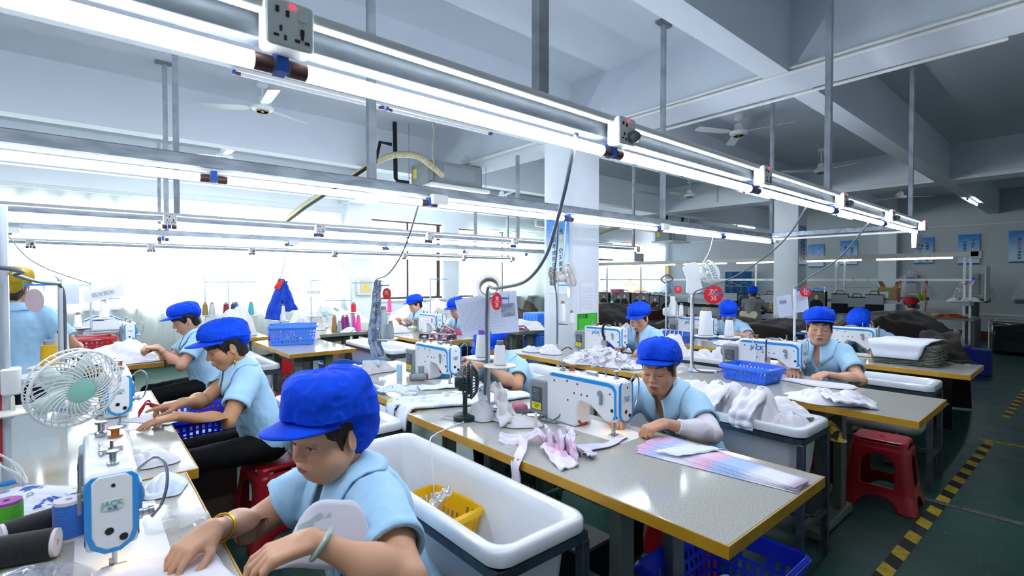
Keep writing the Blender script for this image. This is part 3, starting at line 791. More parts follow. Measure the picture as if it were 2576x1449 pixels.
def rail(label, x0, x1, y, z, joints, poles, style, lit=True, skip=()):
    """steel channel with tubes below; joints: x of the tube ends; style 'socket' carries a conduit and outlet boxes on the near side"""
    root = thing('light_rail', label, 'light', (0, 0, 0), 0, 'light rails over the sewing tables')
    b = MB(); b.box(((x0+x1)/2, y, z), (x1-x0, .045, .052)); b.build('channel', M_GALV, root, bevel=.004)
    if style == 'socket': MB().tube([(x0, y-.045, z+.028), (x1-.05, y-.045, z+.028)], .0145, 10).build('conduit', M_PVC, root)
    else: MB().box(((x0+x1)/2, y-.004, z-.032), (x1-x0, .034, .012)).build('reflector', M_PVC, root)
    zt = z-.066; J = [x0]+[j[0] for j in joints]; 
    for a, c in zip(J[:-1], J[1:]):
        a2 = a+.016 if a != x0 else a; c2 = c-.016
        t = MB().cyl((a2+.03, y-.012, zt), (c2-.03, y-.012, zt), .0165, n=12).build('lamp_tube', M_TUBE if lit else M_TUBEOFF, root)
        for e0, e1 in ((a2, a2+.034), (c2-.034, c2)):
            if e0 > x0: MB().cyl((e0, y-.012, zt), (e1, y-.012, zt), .0172, n=12).build('end_cap', M_COPPER, t)
    for x, kind in joints:
        MB().box((x, y-.012, zt+.008), (.022, .036, .045)).build('tube_clip', M_BLUECLIP, root)
        if kind == 's': socket((x, y, z-.008), root)
        if kind == 'p': socket((x, y, z-.008), root, plug=True)
        if kind == 'b': MB().rbox((x+.05, y-.03, z-.045), (.10, .05, .055), .006, 2).build('junction_box', M_PVC, root)
    for px, top in poles: hanger(root, px, y+.004, z+.026, top)
    return root
rail('long light rail with outlet boxes crossing the top of the room, nearest the camera', -1.4, 5.80, 1.08, 1.99, [(-.75, 's'), (.305, 's'), (1.354, 'p'), (2.43, 's'), (3.55, 'p'), (4.66, 'p'), (5.76, 's')], [(1.04, Zc), (3.49, 3.1 if 0 else Zc), (5.60, Zc)], 'socket')
rail('bare steel light rail second from the camera, under the ceiling unit', -1.6, 6.05, 2.42, 1.985, [(-.74, ''), (.42, ''), (1.46, 'b'), (2.576, ''), (3.70, 'b'), (4.80, ''), (5.95, 'b')], [(1.13, Zc), (3.776, Zc), (5.98, Zc)], 'bare')
rail('light rail with pipe and outlet boxes third from the camera', -1.8, 6.9, 4.9, 1.99, [(-.62, 's'), (.537, 's'), (1.73, 's'), (2.947, 's'), (4.20, 's'), (5.5, 's'), (6.82, 's')], [(.591, Zc), (4.30, Zc), (6.80, Zc)], 'socket')
rail('bare light rail just beyond the third one, hung above the blue basket table', -1.8, 6.4, 6.12, 1.965, [(-.507, 'b'), (.617, ''), (1.822, 'b'), (3.035, ''), (4.312, 'b'), (5.547, '')], [(.65, Zc), (4.52, Zc)], 'bare')
rail('farthest light rail, hanging in front of the white curtains', -1.9, 7.7, 8.9, 1.975, [(-.50, 'p'), (.756, 's'), (2.075, 'p'), (3.425, 'p'), (4.81, 's'), (6.24, 'p'), (7.6, 's')], [(.86, Zc), (7.5, Zc)], 'socket')
b = thing('end_plate', 'grey metal end box hanging under the far end of the nearest light rail', 'box', (5.74, 1.06, 1.84)); MB().rbox((0, 0, 0), (.26, .04, .13), .006, 1, axis='z').build('panel', M_GREYBOX, b)
for x in (-.07, .07): MB().cyl((x, -.02, -.035), (x, -.026, -.035), .008, n=8).build('screw', M_BLACK, b)
b = dup(b, (6.87, 4.86, 1.85), label='grey metal end box under the third light rail, beside the near column')
t = thing('cross_rail', 'steel cross rail joining the far ends of the two nearest light rails', 'rail'); MB().box((5.92, 1.74, 1.995), (.045, 1.30, .05)).build('channel', M_GALV, t, bevel=.004); MB().tube([(5.88, 1.12, 1.945), (5.90, 2.34, 1.945)], .011, 8).build('conduit', M_PVC, t)
# fluorescent battens under the beams
def batten(x, y, lit, label, z=Zb-.03):
    t = thing('ceiling_batten', label, 'light', (x, y, z), 0, 'tube lamps under the ceiling beams')
    MB().box((0, 0, .018), (1.23, .04, .022)).build('batten', M_PVC, t); MB().cyl((-.56, 0, -.012), (.56, 0, -.012), .014, n=10).build('lamp_tube', M_TUBE if lit else M_TUBEOFF, t)
    for s in (-1, 1):
        MB().cyl((s*.56, 0, -.012), (s*.595, 0, -.012), .0145, n=10).build('end_cap', M_COPPER, t); MB().box((s*.605, 0, .0), (.018, .03, .05)).build('tube_clip', M_BLUECLIP, t)
batten(1.49, 4.26, False, 'unlit tube lamp under the beam left of the near column, close to the ceiling fan'); batten(2.75, 4.26, False, 'second unlit tube lamp under the same beam, running on toward the near column')
batten(6.30, 4.10, False, 'unlit tube lamp under the beam just right of the near column'); batten(9.60, 4.12, True, 'lit tube lamp under the beam left of the far column'); batten(14.6, 4.15, True, 'lit tube lamp under the beam right of the far column')
batten(15.8, 9.90, True, 'lit tube lamp under the last beam beside the far window'); batten(13.75, 1.66, True, 'lit tube lamp on the beam at far right of the ceiling'); batten(15.1, 6.84, True, 'lit tube lamp above the far air unit')
# ceiling fans
M_FAN = mat('fan_enamel', '#e8ebec', .35, coat=.2)
def ceiling_fan(loc, rz, rod, label):
    t = thing('ceiling_fan', label, 'ceiling fan', loc, rz, 'ceiling fans')
    MB().lathe([(.0, -.055), (.05, -.052), (.105, -.035), (.118, -.012), (.11, .01), (.06, .03), (.052, .10), (.03, .115)], n=24).build('motor', M_FAN, t)
    MB().lathe([(.06, -.054), (.066, -.060), (.072, -.054)], n=24).build('trim_ring', mat('fan_gold', '#b8a26a', .3, .8), t)
    MB().cyl((0, 0, .10), (0, 0, rod-.05), .011, n=8).build('rod', M_FAN, t); MB().lathe([(.03, rod-.07), (.06, rod-.05), (.055, rod), (.0, rod)], n=14).build('canopy', M_FAN, t)
    for k in range(3):
        a = 2*PI*k/3; Mx = Matrix.Rotation(a, 4, 'Z') @ Matrix.Translation((.40, 0, -.01)) @ Matrix.Rotation(math.radians(11), 4, 'X')
        b = MB(); b.prism([(-.25, -.035), (-.18, -.058), (.24, -.062), (.255, -.03), (.255, .05), (.235, .062), (-.18, .055), (-.25, .035)], .004, Mx); b.box((-.28, 0, .006), (.12, .035, .006), M=Mx); b.build('blade', M_FAN, t, bevel=.0015)
ceiling_fan((1.53, 6.02, 3.40), .44, .28, 'white ceiling fan nearest the camera, left of the grey air unit')
ceiling_fan((1.62, 8.45, 3.33), .5, .35, 'white ceiling fan near the curtains, half hidden behind the second light rail')
ceiling_fan((6.66, 3.13, 3.46), .62, .22, 'white ceiling fan beside the girder right of the near column')
ceiling_fan((9.43, 3.03, 3.33), .2, .35, 'white ceiling fan deep in the bay left of the far girder')
ceiling_fan((10.2, 5.87, 3.36), .9, .32, 'white ceiling fan low over the far column')
ceiling_fan((14.0, 2.9, 3.36), 1.2, .32, 'white ceiling fan in the dim bay at far right')
ceiling_fan((7.2, 8.75, 3.36), .15, .32, 'small looking white ceiling fan right of the grey air unit')
# air unit with pipes
t = thing('air_conditioner', 'grey sheet metal ceiling air unit hung on thin rods in front of the near column', 'air conditioner', (3.95, 6.02, 2.78))
M_SHEET = mat('grey_sheet_metal', '#8b9296', .5, .3)
out = [(-.45, -.22), (-.37, -.30), (.37, -.30), (.45, -.22), (.45, .22), (.37, .30), (-.37, .30), (-.45, .22)]
MB().prism(out, .30, Matrix.Translation((0, 0, .15))).build('casing', M_SHEET, t, bevel=.004)
MB().box((0, -.303, .16), (.52, .006, .17)).build('access_panel', mat('sheet_metal_pale', '#979da1', .5, .3), t); MB().rbox((.02, 0, -.03), (.98, .72, .05), .03, 2).build('grille_panel', M_PVC, t)
MB().box((-.453, .12, .17), (.006, .10, .13)).build('yellow_label', mat('yellow_label', '#d8d05a', .6), t); MB().box((-.42, -.26, .08), (.05, .06, .10), rz=PI/4).build('terminal_box', M_SHEET, t)
for x, y in ((-.46, .27), (-.40, -.30), (.25, .25), (.46, -.30)): MB().cyl((x, y, .02), (x, y, Zc-2.78), .006, n=6).build('hanging_rod', M_STEEL, t)
tag(MB().tube(spline([(3.66, 5.70, 2.88), (3.55, 5.68, 2.94), (3.36, 5.85, 3.12), (3.20, 6.2, 3.17), (3.08, 6.55, 3.10), (3.0, 6.9, 3.01), (2.95, 7.4, 2.94), (2.98, 8.8, 2.84), (3.03, 9.9, 2.74), (3.05, 10.36, 2.66)], 6), .042, 10).build('refrigerant_pipe', M_DUCT), 'thick cream wrapped pipe arching from the air unit to the curtain wall', 'pipe')
tag(MB().tube([(3.31, 6.36, Zc-.01), (3.32, 6.36, 2.90), (3.36, 6.36, 2.86), (3.49, 6.30, 2.85)], .030, 8).build('drain_pipe', M_FOAM), 'straight black insulated pipe dropping from the ceiling to the air unit', 'pipe')
tag(MB().tube([(3.27, 6.37, 3.36), (3.12, 6.42, 3.38), (3.06, 6.44, 3.10), (2.90, 6.9, 2.92), (2.84, 7.3, 2.84), (2.90, 8.8, 2.72), (2.98, 10.3, 2.56)], .024, 8).build('drain_pipe', M_FOAM), 'thin black insulated pipe branching under the cream pipe', 'pipe')
tag(MB().tube(spline([(3.50, 5.70, 3.67), (3.52, 5.69, 3.4), (3.50, 5.69, 3.15), (3.53, 5.68, 2.96)], 6), .008, 6).build('wire', M_DUCT, angle=180), 'thin cream wrapped wire hanging to the air unit', 'cable')
t = dup(t, (13.2, 8.2, 2.62), label='dark ceiling air unit far away left of the far column')
tag(MB().tube(spline([(13.0, 8.0, 2.85), (12.0, 7.9, 2.98), (10.4, 7.6, 2.86), (9.2, 7.5, 2.6), (8.6, 7.6, 2.35)], 6), .045, 8).build('refrigerant_pipe', M_DUCT), 'cream pipe running to the far air unit', 'pipe'); tag(MB().tube([(13.3, 7.9, 2.9), (13.2, 7.8, 3.5), (12.2, 7.7, 3.45), (12.2, 7.7, 3.1)], .035, 8).build('drain_pipe', M_FOAM), 'black angled pipes above the far air unit', 'pipe')
# conduits on the girder and walls
def cond(pts, r, label): return tag(MB().tube(pts, r, 8).build('conduit', M_PVC), label, 'pipe', 'white wiring conduits')
cond([(4.165, Y0+.1, Zb+.03), (4.165, 3.7, Zb+.03)], .014, 'upper white conduit along the near girder'); cond([(4.165, Y0+.1, Zb-.005), (4.165, 3.7, Zb-.005)], .012, 'lower white conduit along the near girder')
cond([(4.66, .4, Zb-.01), (4.70, 3.2, Zb-.02)], .014, 'white conduit on the far side of the near girder'); cond([(10.685, Y0+.1, Zb+.06), (10.685, 3.8, Zb+.06)], .014, 'white conduit along the far girder')
cond([(10.68, 5.5, Zb+.1), (10.68, 5.5, 3.6)], .012, 'white conduit dropping from ceiling on the far girder'); cond([(Xw-.026, Y0+.2, 2.86), (Xw-.026, 10.4, 2.86)], .02, 'white conduit along the top of the grey end wall')
cond([(4.17, 4.4, Zb+.05), (4.17, 10.2, Zb+.05)], .02, 'white conduit along the girder behind the near column'); cond([(-2, 9.75, Zb+.03), (4.1, 9.75, Zb+.03)], .012, 'thin white conduit along the beam in front of the curtains')
cond([(Xw-.03, 3.9, .2), (Xw-.03, 3.9, 2.84)], .016, 'white vertical conduit on the grey end wall'); cond([(10.45, 10.5, .3), (10.45, 10.5, 3.0), (9.9, 10.5, 3.05), (9.9, 10.5, 3.3)], .06, 'thick white drain pipe behind the near column by the grey curtain')
struct(MB().box((Xw-.1, 3.75, Zc/2), (.2, .4, Zc)).build('column', M_COLUMN))
# boxes on the pier
t = thing('switch_box', 'beige electric switch box with yellow warning triangle on the wall pier', 'box', (4.62, 10.26, 1.33)); MB().rbox((0, 0, 0), (.36, .12, .36), .02, 2, axis='y').build('casing', mat('beige_box', '#cfcbbf', .5), t); MB().box((0, -.063, 0), (.26, .006, .26)).build('door', mat('beige_box2', '#bdb9ae', .5), t)
MB().prism([(-.09, -.06), (.09, -.06), (0, .08)], .004, Matrix.Translation((0, -.068, 0)) @ Matrix.Rotation(PI/2, 4, 'X')).build('warning_triangle', mat('warning_yellow', '#e6b916', .5), t)
# floor tape
M_TAPEY = mat('yellow_tape', '#c9ac2e', .6, col2='#a88f25', vscale=20); M_TAPEK = mat('black_tape', '#16140f', .6, col2='#2b2721', vscale=20)
def tape(x0, y0, x1, y1, w, label):
    d = V(x1-x0, y1-y0, 0); L = d.length; d.normalize(); n = V(-d.y, d.x, 0); k = int(L/.13); b = MB()
    for i in range(k):
        b.use(M_TAPEY if i % 2 == 0 else M_TAPEK); p = V(x0, y0, .0016)+d*(L*i/k); q = V(x0, y0, .0016)+d*(L*(i+1)/k); s = d*.05
        b.add([p-n*w/2-s, q-n*w/2-s, q+n*w/2, p+n*w/2], [(0, 1, 2, 3)])
    tag(b.build('floor_tape', smooth=False), label, 'floor tape', 'striped tape on the floor', 'thing')
tape(2.3, .70, 6.35, .62, .07, 'long yellow and black striped tape along the aisle at lower right'); tape(7.6, .62, 9.6, .60, .07, 'yellow and black striped tape behind the third table'); tape(10.6, .58, 12.6, .58, .07, 'yellow and black striped tape farthest down the aisle')
tag(MB().box((4.35, -.3, .001), (.06, 2.6, .002)).build('floor_strip', mat('worn_tape', '#6f6a66', .8, col2='#3c4a45', vscale=60)), 'worn grey tape line crossing the aisle by the red stool', 'floor tape', kind='thing'); tag(MB().box((6.37, .0, .001), (.05, 1.4, .002)).build('floor_strip', M_TAPEY), 'yellow tape line across the end of the striped tape', 'floor tape', kind='thing')
# camera
cam = bpy.data.cameras.new('camera'); co_ = bpy.data.objects.new('camera', cam); COL.objects.link(co_); SC.camera = co_
cam.sensor_width = 36.; cam.lens = 36*1260/2576; cam.clip_start = .02; cam.clip_end = 100
co_.location = (0, 0, 1.5); co_.rotation_euler = (math.radians(90-1.02), 0, math.radians(49.4-90))
cam.dof.use_dof = True; cam.dof.focus_distance = 3.4; cam.dof.aperture_fstop = 6.3
SC.view_settings.view_transform = 'Standard'; SC.view_settings.look = 'None'; SC.view_settings.gamma = 1.; SC.view_settings.use_curve_mapping = False
SC.view_settings.exposure = .15
SC.cycles.use_denoising = True; SC.cycles.max_bounces = 8; SC.cycles.transparent_max_bounces = 12; SC.cycles.sample_clamp_indirect = 6.; SC.cycles.caustics_reflective = False; SC.cycles.caustics_refractive = False
# ---------------------------------------------------------------- tables, tubs, stools, baskets
def laminate():
    m, nt, b = nodes('grey_laminate'); L = nt.links; N = nt.nodes; tc = N.new('ShaderNodeTexCoord')
    n1 = N.new('ShaderNodeTexNoise'); n1.inputs['Scale'].default_value = 220; n1.inputs['Detail'].default_value = 3; n2 = N.new('ShaderNodeTexNoise'); n2.inputs['Scale'].default_value = 5
    L.new(tc.outputs['Object'], n1.inputs[0]); L.new(tc.outputs['Object'], n2.inputs[0])
    r = N.new('ShaderNodeValToRGB'); e = r.color_ramp.elements; e[0].position = .35; e[1].position = .66; e[0].color = (*rgb('#a09f98'), 1); e[1].color = (*rgb('#bdbcb3'), 1); L.new(n1.outputs[0], r.inputs[0]); L.new(r.outputs[0], b.inputs['Base Color'])
    mr = N.new('ShaderNodeMapRange'); mr.inputs[3].default_value = .04; mr.inputs[4].default_value = .16; L.new(n2.outputs[0], mr.inputs[0]); L.new(mr.outputs[0], b.inputs['Roughness'])
    bp = N.new('ShaderNodeBump'); bp.inputs['Strength'].default_value = .02; bp.inputs['Distance'].default_value = .02; L.new(n2.outputs[0], bp.inputs['Height']); L.new(bp.outputs[0], b.inputs['Normal']); b.inputs['Specular IOR Level'].default_value = .55
    return m
M_LAM = laminate(); M_EDGE = mat('ochre_edge_band', '#bf8f22', .4, col2='#b3831c', vscale=12); M_OLIVE = mat('olive_grey_steel', '#6f7a6c', .45, .2); M_DKSTEEL = mat('blue_grey_steel', '#5a646e', .4, .6, col2='#4c5560', vscale=18)
M_TUBW = mat('white_plastic', '#e9edf1', .22, coat=.3, var=.05, vscale=4); M_REDP = mat('red_plastic', '#a80f20', .32, coat=.2, var=.2, vscale=5); M_DRED = mat('dark_red_plastic', '#7d0f1d', .4, coat=.1)
M_BLUEP = mat('blue_plastic', '#1230c8', .35); M_LBLUEP = mat('sky_blue_plastic', '#3f7fe6', .35); M_YELP = mat('yellow_plastic', '#f2bd14', .35); M_GREENP = mat('green_plastic', '#1e5a4c', .45)
ZT = .80
def table(name, label, x0, x1, y0, y1, z=ZT, edge=None, legs=True, group=None, pan=True):
    t = thing(name, label, 'table', ((x0+x1)/2, (y0+y1)/2, 0), 0, group or 'sewing tables in rows'); w, l = x1-x0, y1-y0
    MB().box((0, 0, z-.017), (w, l, .034)).build('tabletop', M_LAM, t, bevel=.003)
    e = edge or M_EDGE; b = MB(); h = .036; th = .004
    for s in (-1, 1): b.box((s*(w/2+th/2), 0, z-.0185), (th, l+2*th, h)); b.box((0, s*(l/2+th/2), z-.0185), (w, th, h))
    b.build('edge_band', e, t, smooth=False)
    if legs:
        for s in (-1, 1):
            y = s*(l/2-(.48 if l > 1.4 else .30)); MB().box((0, y, .035), (w*.86, .075, .05)).build('foot', M_OLIVE, t, bevel=.004); MB().box((0, y, z-.055), (w*.8, .06, .04)).build('top_brace', M_OLIVE, t, bevel=.004)
            for q in (-1, 1): MB().box((q*w*.24, y, .41), (.085, .05, .70)).build('leg', M_OLIVE, t, bevel=.006)
        MB().box((0, 0, .22), (.05, l-(.96 if l > 1.4 else .6), .035)).build('crossbar', M_OLIVE, t)
    if pan: MB().rbox((.03, -.08 if l > 1.4 else 0, z-.09), (w*.62, .52, .11), .03, 3).build('oil_pan', mat('pan_grey', '#6e7676', .5), t)
    return t
TB = {}
for k, v in dict(
    T0a=('grey sewing table at lower left under the nearest sewing machine', -.39, .275, .2, 2.14), T0b=('grey sewing table behind the nearest one, with the white clip fan over it', -.365, .315, 2.16, 3.86),
    T0c=('grey sewing table piled with white garments, ochre edge toward us, at left', -.30, .51, 5.11, 6.75), T1a=('big grey sewing table with ochre edge in the middle right, pastel cloth strips on it', 1.28, 1.985, .62, 2.32),
    T1b=('grey sewing table with light blue thread spools, behind the small dark green fan', 1.34, 2.04, 2.335, 3.9), T1c=('short grey table carrying the blue laundry basket', 1.45, 2.085, 4.86, 6.15),
    T2a=('grey sewing table at right with its ochre corner over the red stool', 3.11, 3.80, .56, 2.20), T2b=('grey sewing table with the heap of white scraps, before the near column', 3.10, 3.79, 2.215, 3.75),
    T2c=('grey sewing table with ochre edge and folded plaid fabric, left of the near column', 2.93, 3.57, 4.75, 6.20), T2d=('grey sewing table of the woman with pink thread, near the window', 2.93, 3.57, 6.22, 7.7),
    T3a=('grey sewing table with the tall folded cloth stack at far right', 4.89, 5.56, .59, 2.2), T3b=('grey sewing table with the blue wire basket, right of the near column', 4.89, 5.56, 2.215, 3.8)).items():
    TB[k] = table('sewing_table', *v)
table('sewing_table', 'grey side table with thick white folded cloth, just left of the near column', 4.35, 5.0, 4.95, 6.2, edge=M_OLIVE, pan=False); table('sewing_table', 'far left sewing table with the overlock machine, behind the white garment pile', -.45, .40, 6.8, 8.2)
table('sewing_table', 'small table with purple and pink cones by the window', 2.25, 2.88, 6.35, 7.5, edge=M_OLIVE)
table('sewing_table', 'table with the sheet covered machine, beyond the blue basket table', 1.05, 1.72, 6.55, 7.9)
def tub(label, x0, x1, y0, y1, z=.75, tint=None):
    t = thing('storage_tub', label, 'tub', ((x0+x1)/2, (y0+y1)/2, 0), 0, 'white tubs between the tables'); w, l = (x1-x0)/2, (y1-y0)/2
    n = 10; b = MB(); rows = []
    def ring(hw, hl, zz, r):
        o = []
        for cx, cy, a0 in ((hw-r, hl-r, 0), (-hw+r, hl-r, 90), (-hw+r, -hl+r, 180), (hw-r, -hl+r, 270)):
            for i in range(n+1): a = math.radians(a0+90*i/n); o.append((cx+r*math.cos(a), cy+r*math.sin(a), zz))
        return o
    d = .40
    prof = [(-.012, -.050, .055), (0, -.045, .06), (0, -.012, .06), (-.006, -.003, .06), (-.018, 0, .06), (-.034, -.002, .055), (-.044, -.012, .052), (-.050, -.05, .05), (-.064, -d*.62, .07), (-.078, -d*.86, .08), (-.105, -d*.97, .08), (-.16, -d, .06)]
    inn = [ring(w+a, l+a, z+c, r) for a, c, r in prof]
    outp = [(-.16, -d-.006, .06), (-.10, -d*.98-.004, .08), (-.070, -d*.86, .08), (-.056, -d*.62, .07), (-.042, -.05, .055), (-.012, -.050, .055)]
    inn += [ring(w+a, l+a, z+c, r) for a, c, r in outp]; N = len(inn[0])
    vs = [p for r in inn for p in r]; fs = []
    for k in range(len(inn)-1):
        if k == len(prof)-1: continue
        for i in range(N): j = (i+1) % N; fs.append((k*N+i, (k+1)*N+i, (k+1)*N+j, k*N+j))
    k = len(prof)-1; fs.append(tuple(range(k*N, (k+1)*N))[::-1]); k += 1; fs.append(tuple(range(k*N, (k+1)*N)))
    b.add(vs, fs); b.build('tub', tint or M_TUBW, t, angle=60)
    f = MB()
    for s in (-1, 1): f.box((s*(w-.02), 0, z-.068), (.03, 2*l-.02, .03)); f.box((0, s*(l-.02), z-.068), (2*w-.03, .03, .03))
    f.box((0, -l+.02, .24), (2*w-.03, .025, .025)); f.box((0, l-.02, .24), (2*w-.03, .025, .025)); f.box((0, 0, .24), (.025, 2*l-.04, .025))
    f.build('frame', M_DKSTEEL, t, smooth=False)
    for sx in (-1, 1):
        for sy in (-1, 1): MB().box((sx*(w-.02), sy*(l-.02), (z-.08)/2), (.034, .034, z-.08)).build('leg', M_DKSTEEL, t, bevel=.003)
    return t
tub('long white tub behind the front woman, yellow basket inside', .84, 1.225, 1.04, 2.21)
tub('white tub with pale blue cloth, beyond the yellow basket tub', .92, 1.30, 2.38, 3.45)
tub('white tub heaped with printed white T-shirts', 2.70, 3.09, .93, 2.18)
tub('empty white tub behind the sewing machine in the middle, under the scrap table', 2.70, 3.08, 2.24, 3.30)
tub('white tub lined with clear plastic at right', 4.50, 4.875, .73, 2.15)
tub('white tub heaped with white cloth, under the blue mesh basket', 4.48, 4.87, 2.22, 3.5)
tub('pinkish white tub left of the plaid fabric table', 2.45, 2.90, 4.80, 6.05)
tub('grey white tub with white plastic sheets, left of the blue basket table', .98, 1.42, 5.0, 6.3, .70, mat('grey_white_plastic', '#c4cbd0', .35))
def stool(label, x, y, rz, m=None, proto=[None]):
    if m is None and proto[0] is not None: return dup(proto[0], (x, y, 0), rz, label)
    t = thing('stool', label, 'stool', (x, y, 0), rz, 'red plastic stools'); h = .475
    def f(P, ins=0.):
        z = np.clip(P[:, 2]/h, 0, 1); tz = 1-z; fl = .045*tz+.012*np.clip(.12-P[:, 2], 0, 1)/.12
        lip = .008*(np.abs(P[:, 2]-.40) < .004)*0
        q = np.stack([np.abs(P[:, 0])-(.128+fl*1.15-ins), np.abs(P[:, 1])-(.158+fl-ins)], 1)+.05
        s = np.sqrt((np.maximum(q, 0)**2).sum(1))+np.minimum(q.max(1), 0)-.05
        return s
    def g(P):
        o = f(P)+.006*np.clip((P[:, 2]-.415)/.01, 0, 1); o = smax(o, P[:, 2]-h, .02); i = np.maximum(f(P, .011), P[:, 2]-h+.012); d = np.maximum(o, -i); ax, ay = np.abs(P[:, 0]), np.abs(P[:, 1])
        def arch(u, w, z0, z1): return np.maximum(np.minimum(np.maximum(u-w, P[:, 2]-(z1-w)), np.sqrt(u*u+np.maximum(P[:, 2]-(z1-w), 0)**2)-w), z0-P[:, 2])
        wx = .085-.10*(P[:, 2]-.2)*.3; wy = .065-.10*(P[:, 2]-.2)*.3
        d = smax(d, -np.maximum(arch(ay, .088, .165, .375), -.02-.0*ax), .008); d = smax(d, -arch(ax, .068, .165, .375), .008)
        d = smax(d, -arch(ay, .115, -.1, .085), .012); d = smax(d, -arch(ax, .090, -.1, .085), .012)
        d = np.maximum(d, -(np.sqrt(P[:, 0]**2+P[:, 1]**2)-.014*(P[:, 2] > h-.05))); return np.maximum(d, -P[:, 2])
    v, q = nets(g, (-.24, -.26, -.01), (.24, .26, .50), .0058); np_obj('shell', [(v, q)], m or M_REDP, t, sm=1)
    if m is None: proto[0] = t
    return t
def basket(name, label, loc, rz, L, W, H, m, rows=4, cols=12, taper=.82, group=None, handle=True, cat='basket'):
    t = thing(name, label, cat, loc, rz, group); b = MB(); th = .003
    def wall(p0, p1, q0, q1, n, r, hole):
        """slotted wall between lower edge p0-p1 and upper edge q0-q1"""
        us = [0.]; 
        for i in range(n): us += [(i+.5-.24)/n, (i+.5+.24)/n]
        us.append(1.); vs_ = [0.]
        for j in range(r): vs_ += [.10+.72*(j+.16)/r, .10+.72*(j+.84)/r]
        vs_.append(1.)
        P = [[(p0.lerp(p1, u)).lerp(q0.lerp(q1, u), v) for v in vs_] for u in us]; nv = len(vs_); fs = []
        for i in range(len(us)-1):
            for j in range(nv-1):
                uc = (us[i]+us[i+1])/2; vc = (vs_[j]+vs_[j+1])/2
                if i % 2 == 1 and j % 2 == 1 and not (hole and vc > .62 and abs(uc-.5) < .2): continue
                if hole and vc > .70 and vc < .84 and abs(uc-.5) < .13: continue
                fs.append((i*nv+j, (i+1)*nv+j, (i+1)*nv+j+1, i*nv+j+1))
        b.add([p for c in P for p in c], fs)
    k = taper; c0 = [V(sx*L/2*k, sy*W/2*k, .004) for sx, sy in ((-1, -1), (1, -1), (1, 1), (-1, 1))]; c1 = [V(sx*L/2, sy*W/2, H) for sx, sy in ((-1, -1), (1, -1), (1, 1), (-1, 1))]
    for i in range(4):
        j = (i+1) % 4; n = cols if i % 2 == 0 else max(4, int(cols*W/L)); wall(c0[i], c0[j], c1[i], c1[j], n, rows, handle and i % 2 == 1)
    b.add([tuple(p) for p in c0], [(3, 2, 1, 0)]); b.build('basket_body', m, t, smooth=False, solid=th)
    r = MB(); rr = .03; pts = []
    for cx, cy, a0 in ((L/2-rr, W/2-rr, 0), (-L/2+rr, W/2-rr, 90), (-L/2+rr, -W/2+rr, 180), (L/2-rr, -W/2+rr, 270)):
        for i in range(5): a = math.radians(a0+22.5*i); pts.append((cx+(rr+.006)*math.cos(a), cy+(rr+.006)*math.sin(a), H))
    pts.append(pts[0]); prof = [(-.006, -.004), (.014, -.008), (.016, -.020), (.013, -.020), (.011, -.003), (-.002, .006)]
    n = len(pts)-1; vs = []
    for p in pts[:-1]:
        d = V(p[0]*W/L, p[1], 0); d.normalize()
        for a, z in prof: vs.append((p[0]+d.x*a, p[1]+d.y*a, H+z))
    np_ = len(prof); r.add(vs, [(i*np_+j, ((i+1) % n)*np_+j, ((i+1) % n)*np_+(j+1) % np_, i*np_+(j+1) % np_) for i in range(n) for j in range(np_)]); r.build('rim', m, t)
    return t
# ---------------------------------------------------------------- sewing machines
M_MACH = mat('machine_white', '#eceef0', .25, coat=.4); M_MBLUE = mat('machine_blue', '#1f8fd6', .3, coat=.3); M_MGREY = mat('motor_grey', '#878d92', .4); M_MDK = mat('label_dark', '#4c5258', .5); M_MYEL = mat('label_yellow', '#e8dc2a', .5)
M_HOLE = mat('dark_hole', '#0d0f14', .5); M_AMBER = mat('amber_knob', '#b5651d', .2, trans=.3); M_BADGE = mat('badge_green', '#cfd9c4', .4); M_LOGOB = mat('logo_blue', '#1d78bd', .4); M_TEXTK = mat('print_black', '#1c1d20', .6); M_TEXTW = mat('print_white', '#eef0f0', .6); M_TEXTG = mat('print_grey', '#8d96a0', .7)
LT_JACK = text_mesh('JACK', .042, .0006, bold=.0012); LT_BADGE = text_mesh('JACK', .017, .0004); LT_BADGE2 = text_mesh('杰克', .010, .0004)
